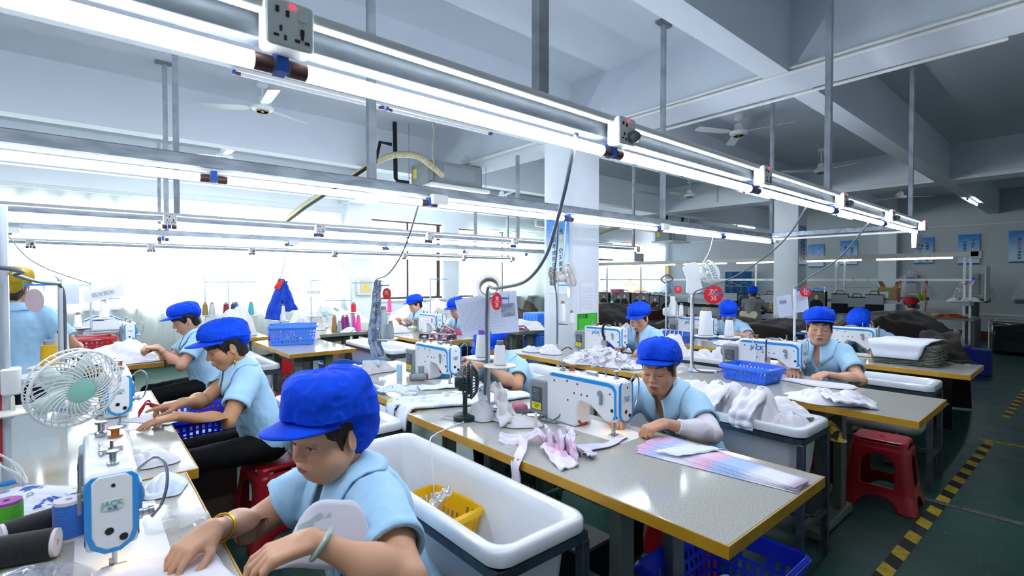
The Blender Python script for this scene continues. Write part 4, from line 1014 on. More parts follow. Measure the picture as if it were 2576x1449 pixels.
def machine(label, loc, rz=0, logo=True, led=False, face='plain'):
    """lockstitch machine; origin below the needle, arm runs along +y, operator sits at +x"""
    t = thing('sewing_machine', label, 'sewing machine', loc, rz, 'white lockstitch sewing machines')
    YZ = Matrix(((0, 0, 1, 0), (1, 0, 0, 0), (0, 1, 0, 0), (0, 0, 0, 1)))   # local (a, b) -> (y, z), thickness along x
    o = [(-.058, .105), (-.052, .082), (-.040, .074), (.015, .068), (.034, .076), (.082, .112), (.100, .122), (.158, .130), (.172, .124), (.180, .108), (.184, .018), (.20, .004), (.385, .004), (.385, .236), (.37, .250), (.10, .256), (-.02, .256), (-.046, .250), (-.058, .232)]
    b = MB().prism(o, .098, YZ @ Matrix.Translation((0, 0, -.004))); b.build('body', M_MACH, t, bevel=.014, seg=3)
    MB().rbox((.02, .16, .0008), (.19, .50, .003), .012, 3).build('bed_plate', M_MACH, t); MB().rbox((.0, 0, .0035), (.05, .045, .002), .004, 2).build('needle_plate', M_STEEL, t)
    for s in (-1, 1):
        p = [(.36, .234), (.34, .243), (0, .243), (-.030, .236), (-.046, .216), (-.047, .100), (-.036, .086), (-.026, .086), (-.034, .104), (-.033, .206), (-.022, .219), (0, .226), (.355, .226)]
        MB().prism(p, .002, YZ @ Matrix.Translation((0, 0, s*.0494-.004))).build('blue_stripe', M_MBLUE, t)
    def shield(w, z0, z1, r): return [(-w, z1-.012), (-w+.012, z1), (w-.012, z1), (w, z1-.012), (w, z0+r*1.3), (w-r*.28, z0+r*.5), (w-r, z0), (-w+r, z0), (-w+r*.28, z0+r*.5), (-w, z0+r*1.3)]
    XZ = Matrix(((1, 0, 0, -.004), (0, 0, -1, -.0600), (0, 1, 0, 0), (0, 0, 0, 1)))
    fp = MB().prism(shield(.0488, .070, .250, .034), .006, XZ).build('face_frame', M_MBLUE, t, bevel=.002); MB().prism(shield(.0375, .080, .2495, .026), .010, XZ).build('face_plate', M_MACH, fp, bevel=.003)
    bd = MB().rbox((-.004, -.0652, .182), (.044, .003, .024), .008, 4, axis='y').build('badge', M_BADGE, t); F = Matrix(((1, 0, 0, -.004), (0, 0, -1, -.0672), (0, 1, 0, .185), (0, 0, 0, 1)))
    MB().add(LT_BADGE[0], LT_BADGE[1], F).build('badge_letters', mat('logo_teal', '#4f9fc4', .5), bd, smooth=False); MB().add(LT_BADGE2[0], LT_BADGE2[1], Matrix.Translation((0, 0, -.012)) @ F).build('badge_characters', M_LOGOB, bd, smooth=False)
    k = MB()
    for x, z, r in ((.0, .226, .0042), (-.008, .122, .0085), (.018, .102, .0085)): k.cyl((x-.002, -.0645, z), (x-.002, -.0662, z), r, n=14)
    for s in (-1, 1):
        for y, z, r in ((-.01, .195, .004), (.055, .185, .006), (.045, .158, .006), (-.022, .125, .008), (-.045, .100, .007), (.12, .165, .0045), (.155, .165, .0045), (.20, .165, .0045), (.245, .215, .005), (.18, .210, .0045), (.24, .125, .0045), (.33, .205, .005)): k.cyl((s*.049-.004, y, z), (s*.0502-.004, y, z), r, n=10)
    k.build('screw_holes', M_HOLE, t)  # open holes shown as flat near-black discs, their inner shade put into the colour
    l = MB(); l.cyl((-.058, .045, .188), (-.052, .045, .188), .014, n=14); l.rbox((-.062, .036, .165), (.008, .014, .05), .005, 2); l.build('presser_lever', M_MGREY, t)
    MB().cyl((0, 0, .07), (0, 0, .028), .0042, n=8).cyl((0, 0, .03), (0, 0, .004), .0012, n=6).build('needle_bar', M_STEEL, t)
    f = MB().cyl((.002, .010, .075), (.002, .010, .016), .0045, n=8).box((.0, .004, .008), (.012, .034, .006)).box((-.004, .008, .018), (.012, .012, .014)).build('presser_foot', M_STEEL, t)
    MB().cyl((.0, .055, .256), (.0, .055, .30), .004, n=8).build('thread_pin', M_STEEL, t); MB().lathe([(.012, 0), (.012, .006), (.007, .008), (.007, .028), (.012, .030), (.012, .034)], (.0, -.005, .256), 12).build('thread_tension', M_STEEL, t); MB().lathe([(.010, 0), (.010, .012), (.006, .014)], (-.015, .10, .256), 12).build('thread_knob', M_STEEL, t)
    MB().lathe([(.018, 0), (.018, .004), (.010, .005), (.010, .022), (.018, .023), (.018, .026)], (.015, .275, .254), 14).build('bobbin', M_AMBER, t); MB().lathe([(.014, 0), (.016, .012), (.008, .016), (.008, .034), (.014, .036), (.014, .042)], (-.015, .31, .252), 12).build('bobbin_winder', M_STEEL, t)
    MB().tube([(-.02, .08, .258), (-.02, .11, .270), (-.02, .15, .272), (-.02, .19, .262)], .004, 6).box((.01, .14, .262), (.03, .05, .012)).build('thread_guide', M_STEEL, t)
    MB().tube(spline([(.045, -.045, .245), (.075, -.05, .268), (.098, -.052, .25), (.102, -.05, .20), (.09, -.05, .15), (.07, -.05, .125)], 5), .0035, 8).build('take_up_guard', M_STEEL, t)
    MB().lathe([(.016, 0), (.016, .008), (.010, .010), (.010, .02), (.013, .022), (.013, .032)], M=Matrix.Translation((.045, -.03, .135)) @ Matrix.Rotation(PI/2, 4, 'Y'), n=12).build('tension_dial', M_STEEL, t)
    MB().rbox((.048, .02, .175), (.012, .11, .07), .012, 3, axis='x').build('side_panel', M_MBLUE, t); MB().lathe([(.03, 0), (.034, .01), (.034, .03), (.02, .036)], M=Matrix.Translation((.044, .02, .165)) @ Matrix.Rotation(PI/2, 4, 'Y') @ Matrix.Scale(.5, 4), n=14).build('touch_knob', M_MGREY, t)
    m = MB(); m.rbox((-.004, .440, .105), (.122, .125, .178), .016, 3); m.build('motor_box', M_MGREY, t, bevel=.006); mb = t.children[-1]
    MB().rbox((-.066, .440, .100), (.004, .075, .115), .004, 2).build('label_plate', M_MDK, mb); MB().box((-.0688, .440, .062), (.002, .066, .034)).build('warning_sticker', M_MYEL, mb)
    x = MB()
    for i in range(5): x.box((-.0690, .440+.008*(i % 2), .142-.011*i), (.001, .046-.01*(i % 3), .003))
    x.build('label_print', M_TEXTG, mb); x = MB()
    for i in range(3): x.box((-.0702, .440-.006*(i % 2), .070-.007*i), (.001, .040-.008*i, .0025))
    x.build('sticker_print', M_TEXTK, mb); MB().lathe([(.03, 0), (.045, .006), (.045, .022), (.03, .03)], M=Matrix.Translation((0, .50, .14)) @ Matrix.Rotation(-PI/2, 4, 'X'), n=20).build('handwheel', M_MGREY, t)
    MB().tube(spline([(-.05, .39, .02), (-.075, .37, .010), (-.08, .33, .008), (-.058, .30, .03), (-.05, .29, .05)], 5), .004, 6).tube(spline([(-.05, .42, .02), (-.09, .40, .008), (-.085, .30, .008), (-.06, .27, .012)], 5), .0035, 6).build('motor_cable', mat('grey_cable', '#6c7278', .5), t)
    if logo:
        T = Matrix(((0, 0, -1, -.0542), (-1, 0, 0, .24), (0, 1, 0, .192), (0, 0, 0, 1))); MB().add(LT_JACK[0], LT_JACK[1], T).build('maker_lettering', M_LOGOB, t, smooth=False)
    if led: MB().rbox((.012, .016, .064), (.016, .012, .010), .003, 2).build('needle_lamp', mat('warm_led', '#fff0d0', .3, emit='#ffdf9e', estr=60.), t)
    return t
# ---------------------------------------------------------------- thread cones and stands
def thread_mat(name, col): return mat('thread_'+name, col, .75, bump=.35, bscale=60, stretch=(.2, .2, 8), col2=None, sheen=.2)
THREAD = {k: thread_mat(k, c) for k, c in dict(white='#e9ecef', grey='#8e9aa3', palegrey='#aeb9be', yellow='#d9a800', blue='#2f6fce', green='#4db52e', black='#15161b', lightblue='#a9d8ee', pink='#ee4b98', purple='#7d1f6d', red='#c81f3a', crimson='#7f1636', navy='#22335f', teal='#3aa0b0', gold='#8a6d34', magenta='#d63aa0').items()}
M_CORE = mat('cone_core', '#8b8069', .7); M_PAPER_CORE = mat('white_core', '#e8e2e6', .6)
def cone(label, loc, col, h=.17, r0=.036, r1=.021, group=None, rot=None, spool=False, core=None):
    t = thing('thread_cone', label, 'thread cone', loc, 0, group)
    if rot: t.rotation_euler = rot
    k = .10 if not spool else 0.
    p = [(r0*.86, 0), (r0, .006), (r0*1.0, h*.10), (r1*1.06, h*.93), (r1*.92, h*.96)] if not spool else [(r0, .008), (r0, h-.008)]
    MB().lathe(p, n=20).build('thread', THREAD[col], t)
    if spool: MB().lathe([(.0, 0), (r0*.94, 0), (r0*.96, .008), (.012, .009), (.012, h-.009), (r0*.96, h-.008), (r0*.94, h), (.008, h), (.008, h-.02)], n=18, caps=False).build('core', core or M_PAPER_CORE, t)
    else: MB().lathe([(r1*.72, h*.95), (r1*.72, h+.018), (r1*.5, h+.018), (r1*.5, h)], n=16).build('core', core or M_CORE, t)
    return t
M_DISH = mat('ivory_plastic', '#dcdcd0', .4); M_STANDP = mat('stand_pole', '#c3ccd3', .35, .5); M_STANDB = mat('stand_blue', '#2a7fd0', .4)
def stand(label, x, y, top, plates, arms=(), r=.010, base=ZT, m=None, cap_=True):
    """pole with round cone dishes (z, dx, dy) and thread arms (z, dx, dy)"""
    t = thing('thread_stand', label, 'thread stand', (x, y, base), 0, 'thread stands on the tables'); MB().cyl((0, 0, 0), (0, 0, top-base), r, n=10).build('pole', m or M_STANDP, t)
    MB().lathe([(.03, 0), (.03, .006), (.014, .012)], n=14).build('base', M_STANDB, t)
    for z, dx, dy in plates:
        z -= base; d = V(dx, dy, 0); L = d.length
        a = MB().tube([(0, 0, z-.016), (dx, dy, z-.016)], .007, 6).build('bracket', M_STANDB, t)
        MB().lathe([(.0, -.012), (.03, -.012), (.080, -.004), (.084, .002), (.080, .006), (.03, .004), (.0, .004)], (dx, dy, z), 26).lathe([(.006, .004), (.005, .05), (.002, .055)], (dx, dy, z), 8).build('dish', M_DISH, a)
    for z, dx, dy in arms:
        z -= base; a = MB().tube([(0, 0, z), (dx, dy, z)], .006, 6).build('thread_arm', M_STANDB, t); b = MB()
        for k in (.45, .98): b.tube([(dx*k, dy*k, z+.02), (dx*k, dy*k, z-.03)], .002, 5)
        b.build('thread_hook', M_STEEL, a)
    return t
def disc_sign(label, loc, face, l1, l2, r=.045):
    """hanging round red number plate; face = heading its printed side looks to"""
    t = thing('number_disc', label, 'sign', loc, face, 'red number discs on the thread stands'); Fm = Matrix(((0, 0, 1, 0), (1, 0, 0, 0), (0, 1, 0, 0), (0, 0, 0, 1)))
    MB().cyl((-.001, 0, 0), (.001, 0, 0), r, n=36).build('disc', mat('sign_red', '#d3202e', .35, coat=.3), t)
    b = MB(); a = text_mesh(l1, r*.62); c = text_mesh(l2, r*.62); b.add(a[0], a[1], Matrix.Translation((.002, 0, r*.30)) @ Fm); b.add(c[0], c[1], Matrix.Translation((.002, 0, -r*.42)) @ Fm); b.box((.002, 0, -.04*r), (.001, r*1.1, r*.05)); b.build('lettering', M_TEXTW, t, smooth=False)
    return t
# ---------------------------------------------------------------- small fans
M_FANW = mat('fan_white', '#eceeed', .35); M_FANG = mat('fan_mint', '#8fc9b4', .4)
def small_fan(label, loc, aim, R=.125, m=None, hub=None, depth=.075, mount=None, spokes=34, spiral=.9, name='clip_fan'):
    """caged fan; aim = direction of the air; mount = point its neck reaches to"""
    t = thing(name, label, 'fan', loc, 0); q = Vector(aim).to_track_quat('Z', 'Y').to_matrix().to_4x4(); m = m or M_FANW
    b = MB(); 
    def ringp(r, z, n=36): return [q @ V(r*math.cos(2*PI*i/n), r*math.sin(2*PI*i/n), z) for i in range(n+1)]
    for r, z, th in ((R, 0, .006), (R*.98, -depth*.55, .0035), (R*.70, -depth, .003)): b.tube(ringp(r, z), th, 6)
    for k in range(spokes):
        a = 2*PI*k/spokes; pts = []
        for i in range(8):
            u = i/7; r = R*(.32+.68*u); z = .030*(1-u*u)+.004; th = a+spiral*u; pts.append(q @ V(r*math.cos(th), r*math.sin(th), z))
        b.tube(pts, .0021, 4)
        pts = [q @ V(r*math.cos(a), r*math.sin(a), z) for r, z in ((R, 0), (R*.97, -depth*.6), (R*.70, -depth), (R*.25, -depth*1.02))]; b.tube(pts, .0018, 4)
    b.tube(ringp(R*.66, .022), .0022, 4); b.build('cage', m, t, angle=180)
    MB().lathe([(.0, .040), (R*.22, .038), (R*.32, .032), (R*.33, .024), (.0, .022)], n=28, M=q).build('front_cap', hub or M_FANG, t)
    bl = MB()
    for k in range(5):
        Mx = q @ Matrix.Rotation(2*PI*k/5, 4, 'Z') @ Matrix.Translation((R*.5, 0, -depth*.35)) @ Matrix.Rotation(.5, 4, 'X'); bl.prism([(-R*.32, -R*.12), (R*.36, -R*.26), (R*.40, R*.12), (R*.1, R*.26), (-R*.32, R*.10)], .003, Mx)
    bl.build('blades', hub or mat('fan_pale_blade', '#d5e8df', .4), t, angle=180); MB().lathe([(R*.40, -depth*1.02), (R*.42, -depth*1.1), (R*.34, -depth*1.9), (R*.2, -depth*2.0)], n=20, M=q).build('motor', m, t)
    if mount is not None:
        p = Vector(mount)-Vector(loc); e = q @ V(0, 0, -depth*1.9); c = MB().tube([e, e.lerp(p, .5)+V(0, 0, .01), p], .014, 8); c.lathe([(.024, -.025), (.027, 0), (.024, .025)], tuple(e.lerp(p, .25)), 12); c.rbox(tuple(p), (.05, .06, .09), .012, 3); c.build('clip_arm', m, t)
    return t
# ---------------------------------------------------------------- the workers
POLO = 'pale blue polo shirt and royal blue cap'
def H(p, X, Y, Z, pose, f=None, n=(0, 0, -1)):
    """hand: wrist at a place in the hall (the worker p = (x, y, heading) faces -x unless turned)"""
    a = -p[2]; dx, dy = X-p[0], Y-p[1]; c, s = math.cos(a), math.sin(a)
    R = lambda v: (v[0]*c-v[1]*s, v[0]*s+v[1]*c, v[2])
    d = dict(t=(dx*c-dy*s, dx*s+dy*c, Z), p=pose, n=R(n))
    if f: d['f'] = R(f)
    return d
J = {}
p = (.70, 1.40, PI)
r, j = person('front woman with puffy blue cap and gold bangle, sewing', (p[0], p[1], 0), PI, hz=.495, lean=(8, 20), head=(9, 14, 0), res=.0042, hres=.0024, fat=1.16, skin='#cf9d7c', neck_f=.035,
    hands={1: H(p, .37, 1.10, .935, 'rest', (-.95, .12, -.12), (-.2, .1, -1)), -1: H(p, .245, 1.455, .865, 'rest', (-.80, -.42, -.22), (0, 0, -1))}, poles={1: (-.15, .9, -.35), -1: (-.05, -.75, -.6)},
    face=dict(w=1.10, full=1, open=1, blush=.3, lip='#9c4a4c'), cap_style=dict(a=.128, b=.110, h=.100, p=3.6, flap=.105, brim=.092, tilt=6, droop=.012)); J['front'] = (r, j)
ring_on(j, -1, .80, .034, .0036, 'gold_bangle', M_GOLD, r); ring_on(j, 1, .90, .033, .0060, 'jade_bangle', M_JADE, r); earring(j, 1, r, M_SILVER)
p = (.80, 3.16, PI)
r, j = person('woman in profile with gold drop earring, blue cap and black trousers, hands on table', (p[0], p[1], 0), PI, hz=.555, lean=(11, 20), head=(20, 4, 0), res=.0046, hres=.0028, fat=.97, skin='#b58461',
    hands={1: H(p, .335, 2.82, .852, 'flat', (-.97, .10, -.12)), -1: H(p, .375, 2.96, .885, 'point', (-.92, .25, -.1))}, poles={1: (.0, .5, -.85), -1: (0, -.6, -.75)},
    face=dict(bangs=True, blush=.25, lip='#94474a'), cap_style=dict(a=.128, b=.105, h=.078, p=2.3, flap=.062, brim=.090, tilt=10), legs={1: dict(k=(.42, .13, .555), a=(.40, .13, .085)), -1: dict(k=(.42, -.10, .555), a=(.40, -.1, .085))}); J['second'] = (r, j)
earring(j, 1, r, M_GOLD, True)
p = (.83, 5.17, PI)
r, j = person('woman in profile with thin gold bracelet, inspecting a small piece of cloth', (p[0], p[1], 0), PI, hz=.565, lean=(6, 14), head=(22, 0, 0), res=.0065, hres=.0042, skin='#cf9c80',
    hands={1: H(p, .47, 5.01, .93, 'pinch', (-.95, .1, .1)), -1: H(p, .47, 5.13, .93, 'pinch', (-.95, -.1, .1))}, face=dict(bangs=True, fringe=.05), cap_style=dict(a=.124, flap=.05, brim=.085)); J['third'] = (r, j)
ring_on(j, 1, .78, .030, .002, 'gold_bracelet', M_GOLD, r)
M_YCAP = mat('yellow_cap_cloth', '#d7a012', .75, bump=.1, bscale=400, col2='#a08c12', vscale=9)
p = (-.37, 4.72, math.radians(86))
r, j = person('standing worker in yellow cap and pale blue polo, back turned to us', (p[0], p[1], 0), p[2], hz=.83, lean=(2, 5), head=(10, -12, 0), res=.007, hres=.005, fat=1.12, stand=True, skin='#b98768', sleeve=.72,
    hands={1: H(p, -.53, 4.98, .92, 'rest'), -1: H(p, -.02, 4.95, .95, 'rest')}, cap_mat=M_YCAP, cap_style=dict(a=.122, b=.108, h=.085, p=3.2, flap=.07, brim=.06), trousers=mat('dark_denim', '#141c33', .8, bump=.1, bscale=200)); J['yellow'] = (r, j)
tv, tf = text_mesh('COSMA', .026, 0, bold=.0006); N_, R2_ = j['N'], j['R2']; B_ = R2_ @ np.array([1., 0, 0]); P = march(j['shirt_f'], [N_+R2_ @ np.array([-.30, .03-x[0], -.055+x[1]]) for x in tv], B_)-B_*.0012
MB().add([tuple(x) for x in P], tf).build('back_lettering', M_LOGO, j['so'], smooth=False)
p = (2.54, 1.44, PI)
r, j = person('woman with pearl earring, necklace and white arm sleeve at the middle machine', (p[0], p[1], 0), PI, hz=.545, lean=(25, 41), head=(12, 14, 0), res=.0042, hres=.0024, skin='#cb9878',
    hands={1: H(p, 1.945, 1.235, .862, 'pinch', (-.86, .42, -.22)), -1: H(p, 1.955, 1.50, .872, 'pinch', (-.80, -.5, -.25))}, poles={1: (-.1, .85, -.35), -1: (-.2, -.8, -.5)}, face=dict(lip='#8e4345', fringe=.046, blush=.2),
    cap_style=dict(a=.120, b=.104, h=.078, p=2.6, flap=.058, brim=.066, tilt=12, droop=.014), legs={1: dict(k=(.40, .16, .52), a=(.33, .16, .085)), -1: dict(k=(.40, -.10, .52), a=(.40, -.1, .085))}); J['jack'] = (r, j)
earring(j, 1, r, M_PEARL); E_, W_ = j['arms'][1][:2]; S_ = j['Sh'][1]
def sleeve_f(P): return np.maximum(np.minimum(cap(P, S_*.45+E_*.55, E_, .0475, .0455), smin(cap(P, E_, W_, .0435, .0285), ell(P, E_*.68+W_*.32, (.0450,)*3), .04)), (P-(E_*.28+W_*.72).astype(np.float32)) @ ((W_-E_)/np.linalg.norm(W_-E_)).astype(np.float32))-.0012*wrinkle(P, 40)
v, q = nets(sleeve_f, np.minimum(np.minimum(S_, E_), W_)-.08, np.maximum(np.maximum(S_, E_), W_)+.08, .004); so_ = np_obj('arm_sleeve', [(v, q)], mat('white_stretch', '#e6dfe4', .8), r, sm=1); tag(so_, 'white stretch sleeve with small letters')
d_ = (W_-E_)/np.linalg.norm(W_-E_); tv, tf = text_mesh('AQUAX', .022, 0, spacing=1.); side = np.cross(d_, (0, 0, 1)); side /= np.linalg.norm(side); up_ = np.cross(side, d_)
pts = np.array([E_+d_*(.075-x[0]*.9)+up_*.0+side*.09+np.cross(d_, side)*(-x[1]*.9) for x in tv]); P = march(sleeve_f, pts, -side)+side*.0006
MB().add([tuple(x) for x in P], tf).build('sleeve_lettering', mat('sleeve_print', '#5a6f9c', .7), so_, smooth=False)
b = MB(); N_, R2_ = j['N'], j['R2']
for k in range(17):
    a = math.radians(-80+10*k); b.lathe([(.0003, -.004), (.004, 0), (.0003, .004)], tuple(N_+R2_ @ np.array([.035+.062*math.cos(a), .052*math.sin(a), -.028-.055*max(math.cos(a), 0)])), 8)
b.build('pearl_necklace', M_PEARL, r)
p = (2.56, 2.78, PI)
r, j = person('woman half hidden behind the hanging work sheets, blue cap and silver watch', (p[0], p[1], 0), PI, hz=.545, lean=(26, 42), head=(34, 10, 0), res=.006, hres=.004, skin='#c59476',
    hands={1: H(p, 2.02, 2.60, .93, 'pinch', (-.9, .2, .2)), -1: H(p, 2.0, 2.80, .95, 'pinch', (-.9, -.2, .2))}, poles={1: (-.2, .8, -.6), -1: (-.2, -.7, -.6)}, cap_style=dict(a=.122, flap=.045, brim=.09)); ring_on(j, 1, .85, .030, .0035, 'silver_bracelet', M_SILVER, r)
p = (4.22, 2.84, PI)
r, j = person('woman in blue cap behind the white scrap heap, beside the near column', (p[0], p[1], 0), PI, hz=.56, lean=(10, 20), head=(22, 12, 0), res=.006, hres=.0035, skin='#d6a58a', face=dict(blush=.4, lip='#b4505c'),
    hands={1: H(p, 3.87, 2.66, .86, 'pinch', (-.95, .15, -.1)), -1: H(p, 3.9, 2.92, .87, 'rest', (-.95, -.1, -.1))}, poles={1: (-.1, .8, -.7), -1: (-.1, -.8, -.7)}, cap_style=dict(a=.122, h=.074, flap=.05, brim=.078))
p = (4.28, 1.33, PI)
r, j = person('woman in blue cap with gold ring, forearm resting on the table', (p[0], p[1], 0), PI, hz=.56, lean=(9, 16), head=(6, 20, 0), res=.0046, hres=.0028, skin='#d9aa8e', face=dict(blush=.45, lip='#b03f50'),
    hands={1: H(p, 3.87, 1.21, .845, 'rest', (-.95, .2, -.1)), -1: H(p, 3.90, 1.42, .855, 'rest', (-.9, -.3, -.1))}, poles={1: (.1, .9, -.55), -1: (-.1, -.8, -.6)}, cap_style=dict(a=.122, h=.076, flap=.055, brim=.07, tilt=12)); J['right'] = (r, j)
L_ = j['arms'][1]; fp = L_[3][2]; q0, q1 = fp[0][0], fp[1][0]; c_ = L_[1]+L_[2] @ (q0*.35+q1*.65); ax = L_[2] @ ((q1-q0)/np.linalg.norm(q1-q0)); X_ = np.cross(ax, (0, 0, 1.)); X_ /= np.linalg.norm(X_); Y_ = np.cross(ax, X_)
MB().tube([c_+(X_*math.cos(t)+Y_*math.sin(t))*.0092 for t in np.linspace(0, 2*PI, 17)], .0022, 6).build('gold_ring', M_GOLD, r)
p = (6.06, 2.84, PI)
r, j = person('woman in blue cap beyond disc 30, reaching over white cloth', (p[0], p[1], 0), PI, hz=.55, lean=(16, 28), head=(34, 24, 0), res=.0065, hres=.004, skin='#d0a184', face=dict(blush=.4),
    hands={1: H(p, 5.50, 2.62, .885, 'rest', (-.9, .3, -.15)), -1: H(p, 5.55, 3.0, .87, 'rest')}, poles={1: (-.1, .85, -.5), -1: (-.1, -.8, -.6)}, cap_style=dict(a=.120, flap=.05, brim=.075)); ring_on(j, 1, .85, .028, .0018, 'bracelet', M_GOLD, r)
p = (6.24, 1.38, PI)
r, j = person('woman at right bending her head low over the lit needle, blue cap', (p[0], p[1], 0), PI, hz=.55, lean=(21, 37), head=(46, 14, 26), res=.006, hres=.0035, skin='#d9ab8e', neck_f=.05, curve_y=-.38, face=dict(blush=.4),
    hands={1: H(p, 5.62, 1.28, .862, 'pinch', (-.9, .4, -.2)), -1: H(p, 5.62, 1.60, .862, 'pinch', (-.8, -.55, -.2))}, poles={1: (-.1, .85, -.45), -1: (-.1, -.85, -.45)}, cap_style=dict(a=.122, h=.075, flap=.05, brim=.07, tilt=4))
p = (3.96, 6.64, PI)
r, j = person('woman in blue cap near the bright window behind the pink cone', (p[0], p[1], 0), PI, hz=.55, lean=(10, 18), head=(20, 0, 0), res=.009, hres=.006, skin='#d2a489', face=dict(bangs=True), hands={1: H(p, 3.55, 6.35, .90, 'pinch'), -1: H(p, 3.55, 6.7, .88, 'rest')}, cap_style=dict(a=.118, h=.07, flap=.04, brim=.08))
p = (3.98, 5.50, PI)
r, j = person('worker with pink sleeve half hidden behind the hanging work sheets', (p[0], p[1], 0), PI, hz=.55, lean=(14, 24), head=(24, 0, 0), res=.009, hres=.006, skin='#d2a489', sleeve=.9, hands={1: H(p, 3.56, 5.36, .86, 'rest'), -1: H(p, 3.56, 5.7, .86, 'rest')}, cap_style=dict(a=.118, flap=.04, brim=.08))
E_, W_ = j['arms'][1][:2]; MB().tube([E_, E_*.5+W_*.5, E_*.18+W_*.82], [.05, .052, .045], 12).build('sleeve_guard', mat('pink_print_cloth', '#b9476e', .8), r)
M_GREYT = mat('grey_tee', '#777b7e', .85, bump=.08, bscale=300)
p = (10.75, 4.72, math.radians(25))
r, j = person('worker in grey T-shirt and blue cap at the clothes rack, back turned', (p[0], p[1], 0), p[2], hz=.60, lean=(4, 10), head=(12, 0, 0), res=.010, hres=.007, skin='#c4937a', shirt=M_GREYT, collar=False, hands={1: H(p, 11.15, 4.95, .95, 'rest'), -1: H(p, 11.25, 4.55, .95, 'rest')}, cap_style=dict(a=.112, b=.10, h=.09, flap=.06, brim=.05), sleeve=.6)
p = (11.15, 2.10, math.radians(20))
r, j = person('worker in red cap seen from behind, before the clothes rack', (p[0], p[1], 0), p[2], hz=.46, lean=(8, 22), head=(26, 0, 0), res=.010, hres=.007, skin='#c4937a', hands={1: H(p, 11.6, 2.3, .84, 'rest'), -1: H(p, 11.6, 1.95, .84, 'rest')}, cap_mat=mat('red_cap_cloth', '#a50f18', .75, bump=.1, bscale=400), cap_style=dict(a=.125, b=.112, h=.075, flap=.06, brim=.05), fat=1.1, shirt=mat('grey_blue_polo', '#a8bcc4', .85))
# stools that carry them
def seat(label, x, y, rz, m=None):
    o = stool(label, x, y, rz, m); o.scale = (1, 1, .925); return o
seat('red plastic stool under the woman with the gold drop earring', .84, 3.16, .1); seat('dull red stool under the woman inspecting cloth farther left', .86, 5.17, 0, M_DRED); seat('red stool under the woman at the middle machine', 2.52, 1.44, 0)
stool('free red stool standing at the right end of the table, in the aisle', 4.10, .93, .06); seat('dark red stool under the woman at right, partly behind the tub legs', 4.32, 1.42, 0); seat('red stool under the half hidden woman', 2.54, 2.78, 0); seat('red stool under the woman behind the scrap heap', 4.24, 2.84, 0)
stool('red stool beside the blue basket table, under its left end', 1.26, 5.02, .1); stool('bright red stool standing behind the dull red one', .62, 4.55, .2); seat('red stool under the front woman', .72, 1.40, 0)
seat('red stool under the head bent woman', 6.26, 1.40, 0); seat('red stool under the woman beyond disc 30', 6.08, 2.84, 0)
# ---------------------------------------------------------------- cloth
def print_mat(name, base, inks, scale=7., amount=.58, rough=.85):
    """cloth with small scattered blotches of ink"""
    if name in MATS: return MATS[name]
    m, nt, b = nodes(name); L = nt.links; N = nt.nodes; tc = N.new('ShaderNodeTexCoord'); prev = None; b.inputs['Roughness'].default_value = rough; b.inputs['Specular IOR Level'].default_value = .2; b.inputs['Sheen Weight'].default_value = .2
    for i, (c, s, a, wdt) in enumerate(inks):
        n = N.new('ShaderNodeTexNoise'); n.inputs['Scale'].default_value = s; n.inputs['Detail'].default_value = 2; mp = N.new('ShaderNodeMapping'); mp.inputs['Location'].default_value = (i*3.1, i*1.7, i); L.new(tc.outputs['Object'], mp.inputs[0]); L.new(mp.outputs[0], n.inputs[0])
        r = N.new('ShaderNodeValToRGB'); e = r.color_ramp.elements; e[0].position = a; e[1].position = a+wdt; e[0].color = (0, 0, 0, 1); e[1].color = (1, 1, 1, 1); L.new(n.outputs[0], r.inputs[0])
        x = N.new('ShaderNodeMix'); x.data_type = 'RGBA'; L.new(r.outputs[0], x.inputs[0]); x.inputs[7].default_value = (*rgb(c), 1)
        if prev is None: x.inputs[6].default_value = (*rgb(base), 1)
        else: L.new(prev.outputs[2], x.inputs[6])
        prev = x
    L.new(prev.outputs[2], b.inputs['Base Color']); MATS[name] = m; return m
M_WC = mat('white_cotton', '#e4e2e8', .85, sheen=.2, spec=.2, bump=.05, bscale=200)
M_WP = print_mat('white_printed_cotton', '#e6e4ea', [('#b9c4ea', 4, .66, .06), ('#3a3350', 13, .735, .02), ('#7b8fd6', 9, .74, .03)])
M_GC = mat('grey_white_cloth', '#c9c8cb', .8, sheen=.2, spec=.2)
M_GP = print_mat('grey_white_with_wine_print', '#d2d0d2', [('#6b2a3c', 14, .70, .02), ('#28356f', 9, .76, .02)])
M_FLORAL = print_mat('blue_floral_cloth', '#dfe3ee', [('#2c4fa8', 16, .60, .03), ('#a04048', 19, .68, .03)])
M_LBP = print_mat('pale_blue_print_cloth', '#d8e4f0', [('#8fa0cc', 18, .56, .05), ('#d9cf7a', 11, .68, .03), ('#5a6cb8', 26, .66, .03)])
M_LBW = print_mat('white_blue_tinted_cloth', '#e6edf6', [('#c3d3ee', 8, .55, .1)])
M_PLAID = print_mat('purple_plaid_cloth', '#7a5566', [('#2e2030', 16, .50, .03), ('#d8c6cc', 22, .60, .03)])
M_STRIPE = print_mat('mauve_striped_cloth', '#9c8090', [('#4a3448', 14, .52, .03), ('#d9d2da', 11, .6, .03)])
M_PAST = print_mat('pastel_pink_blue_cloth', '#e9e2f2', [('#e5b3d0', 5, .50, .08), ('#a9c0ec', 4, .56, .08)])
M_BLKC = mat('black_fleece', '#16130f', .95, bump=.4, bscale=160, col2='#2a2520', vscale=140, sheen=.15, spec=.1)
M_NET = mat('black_speckled_knit', '#15120f', .9, col2='#5a524a', vscale=60, bump=.6, bscale=60)
M_BLUEJ = print_mat('royal_blue_jacket_cloth', '#1f48b8', [('#b8c4e8', 40, .74, .02), ('#7a4a38', 9, .74, .02)])
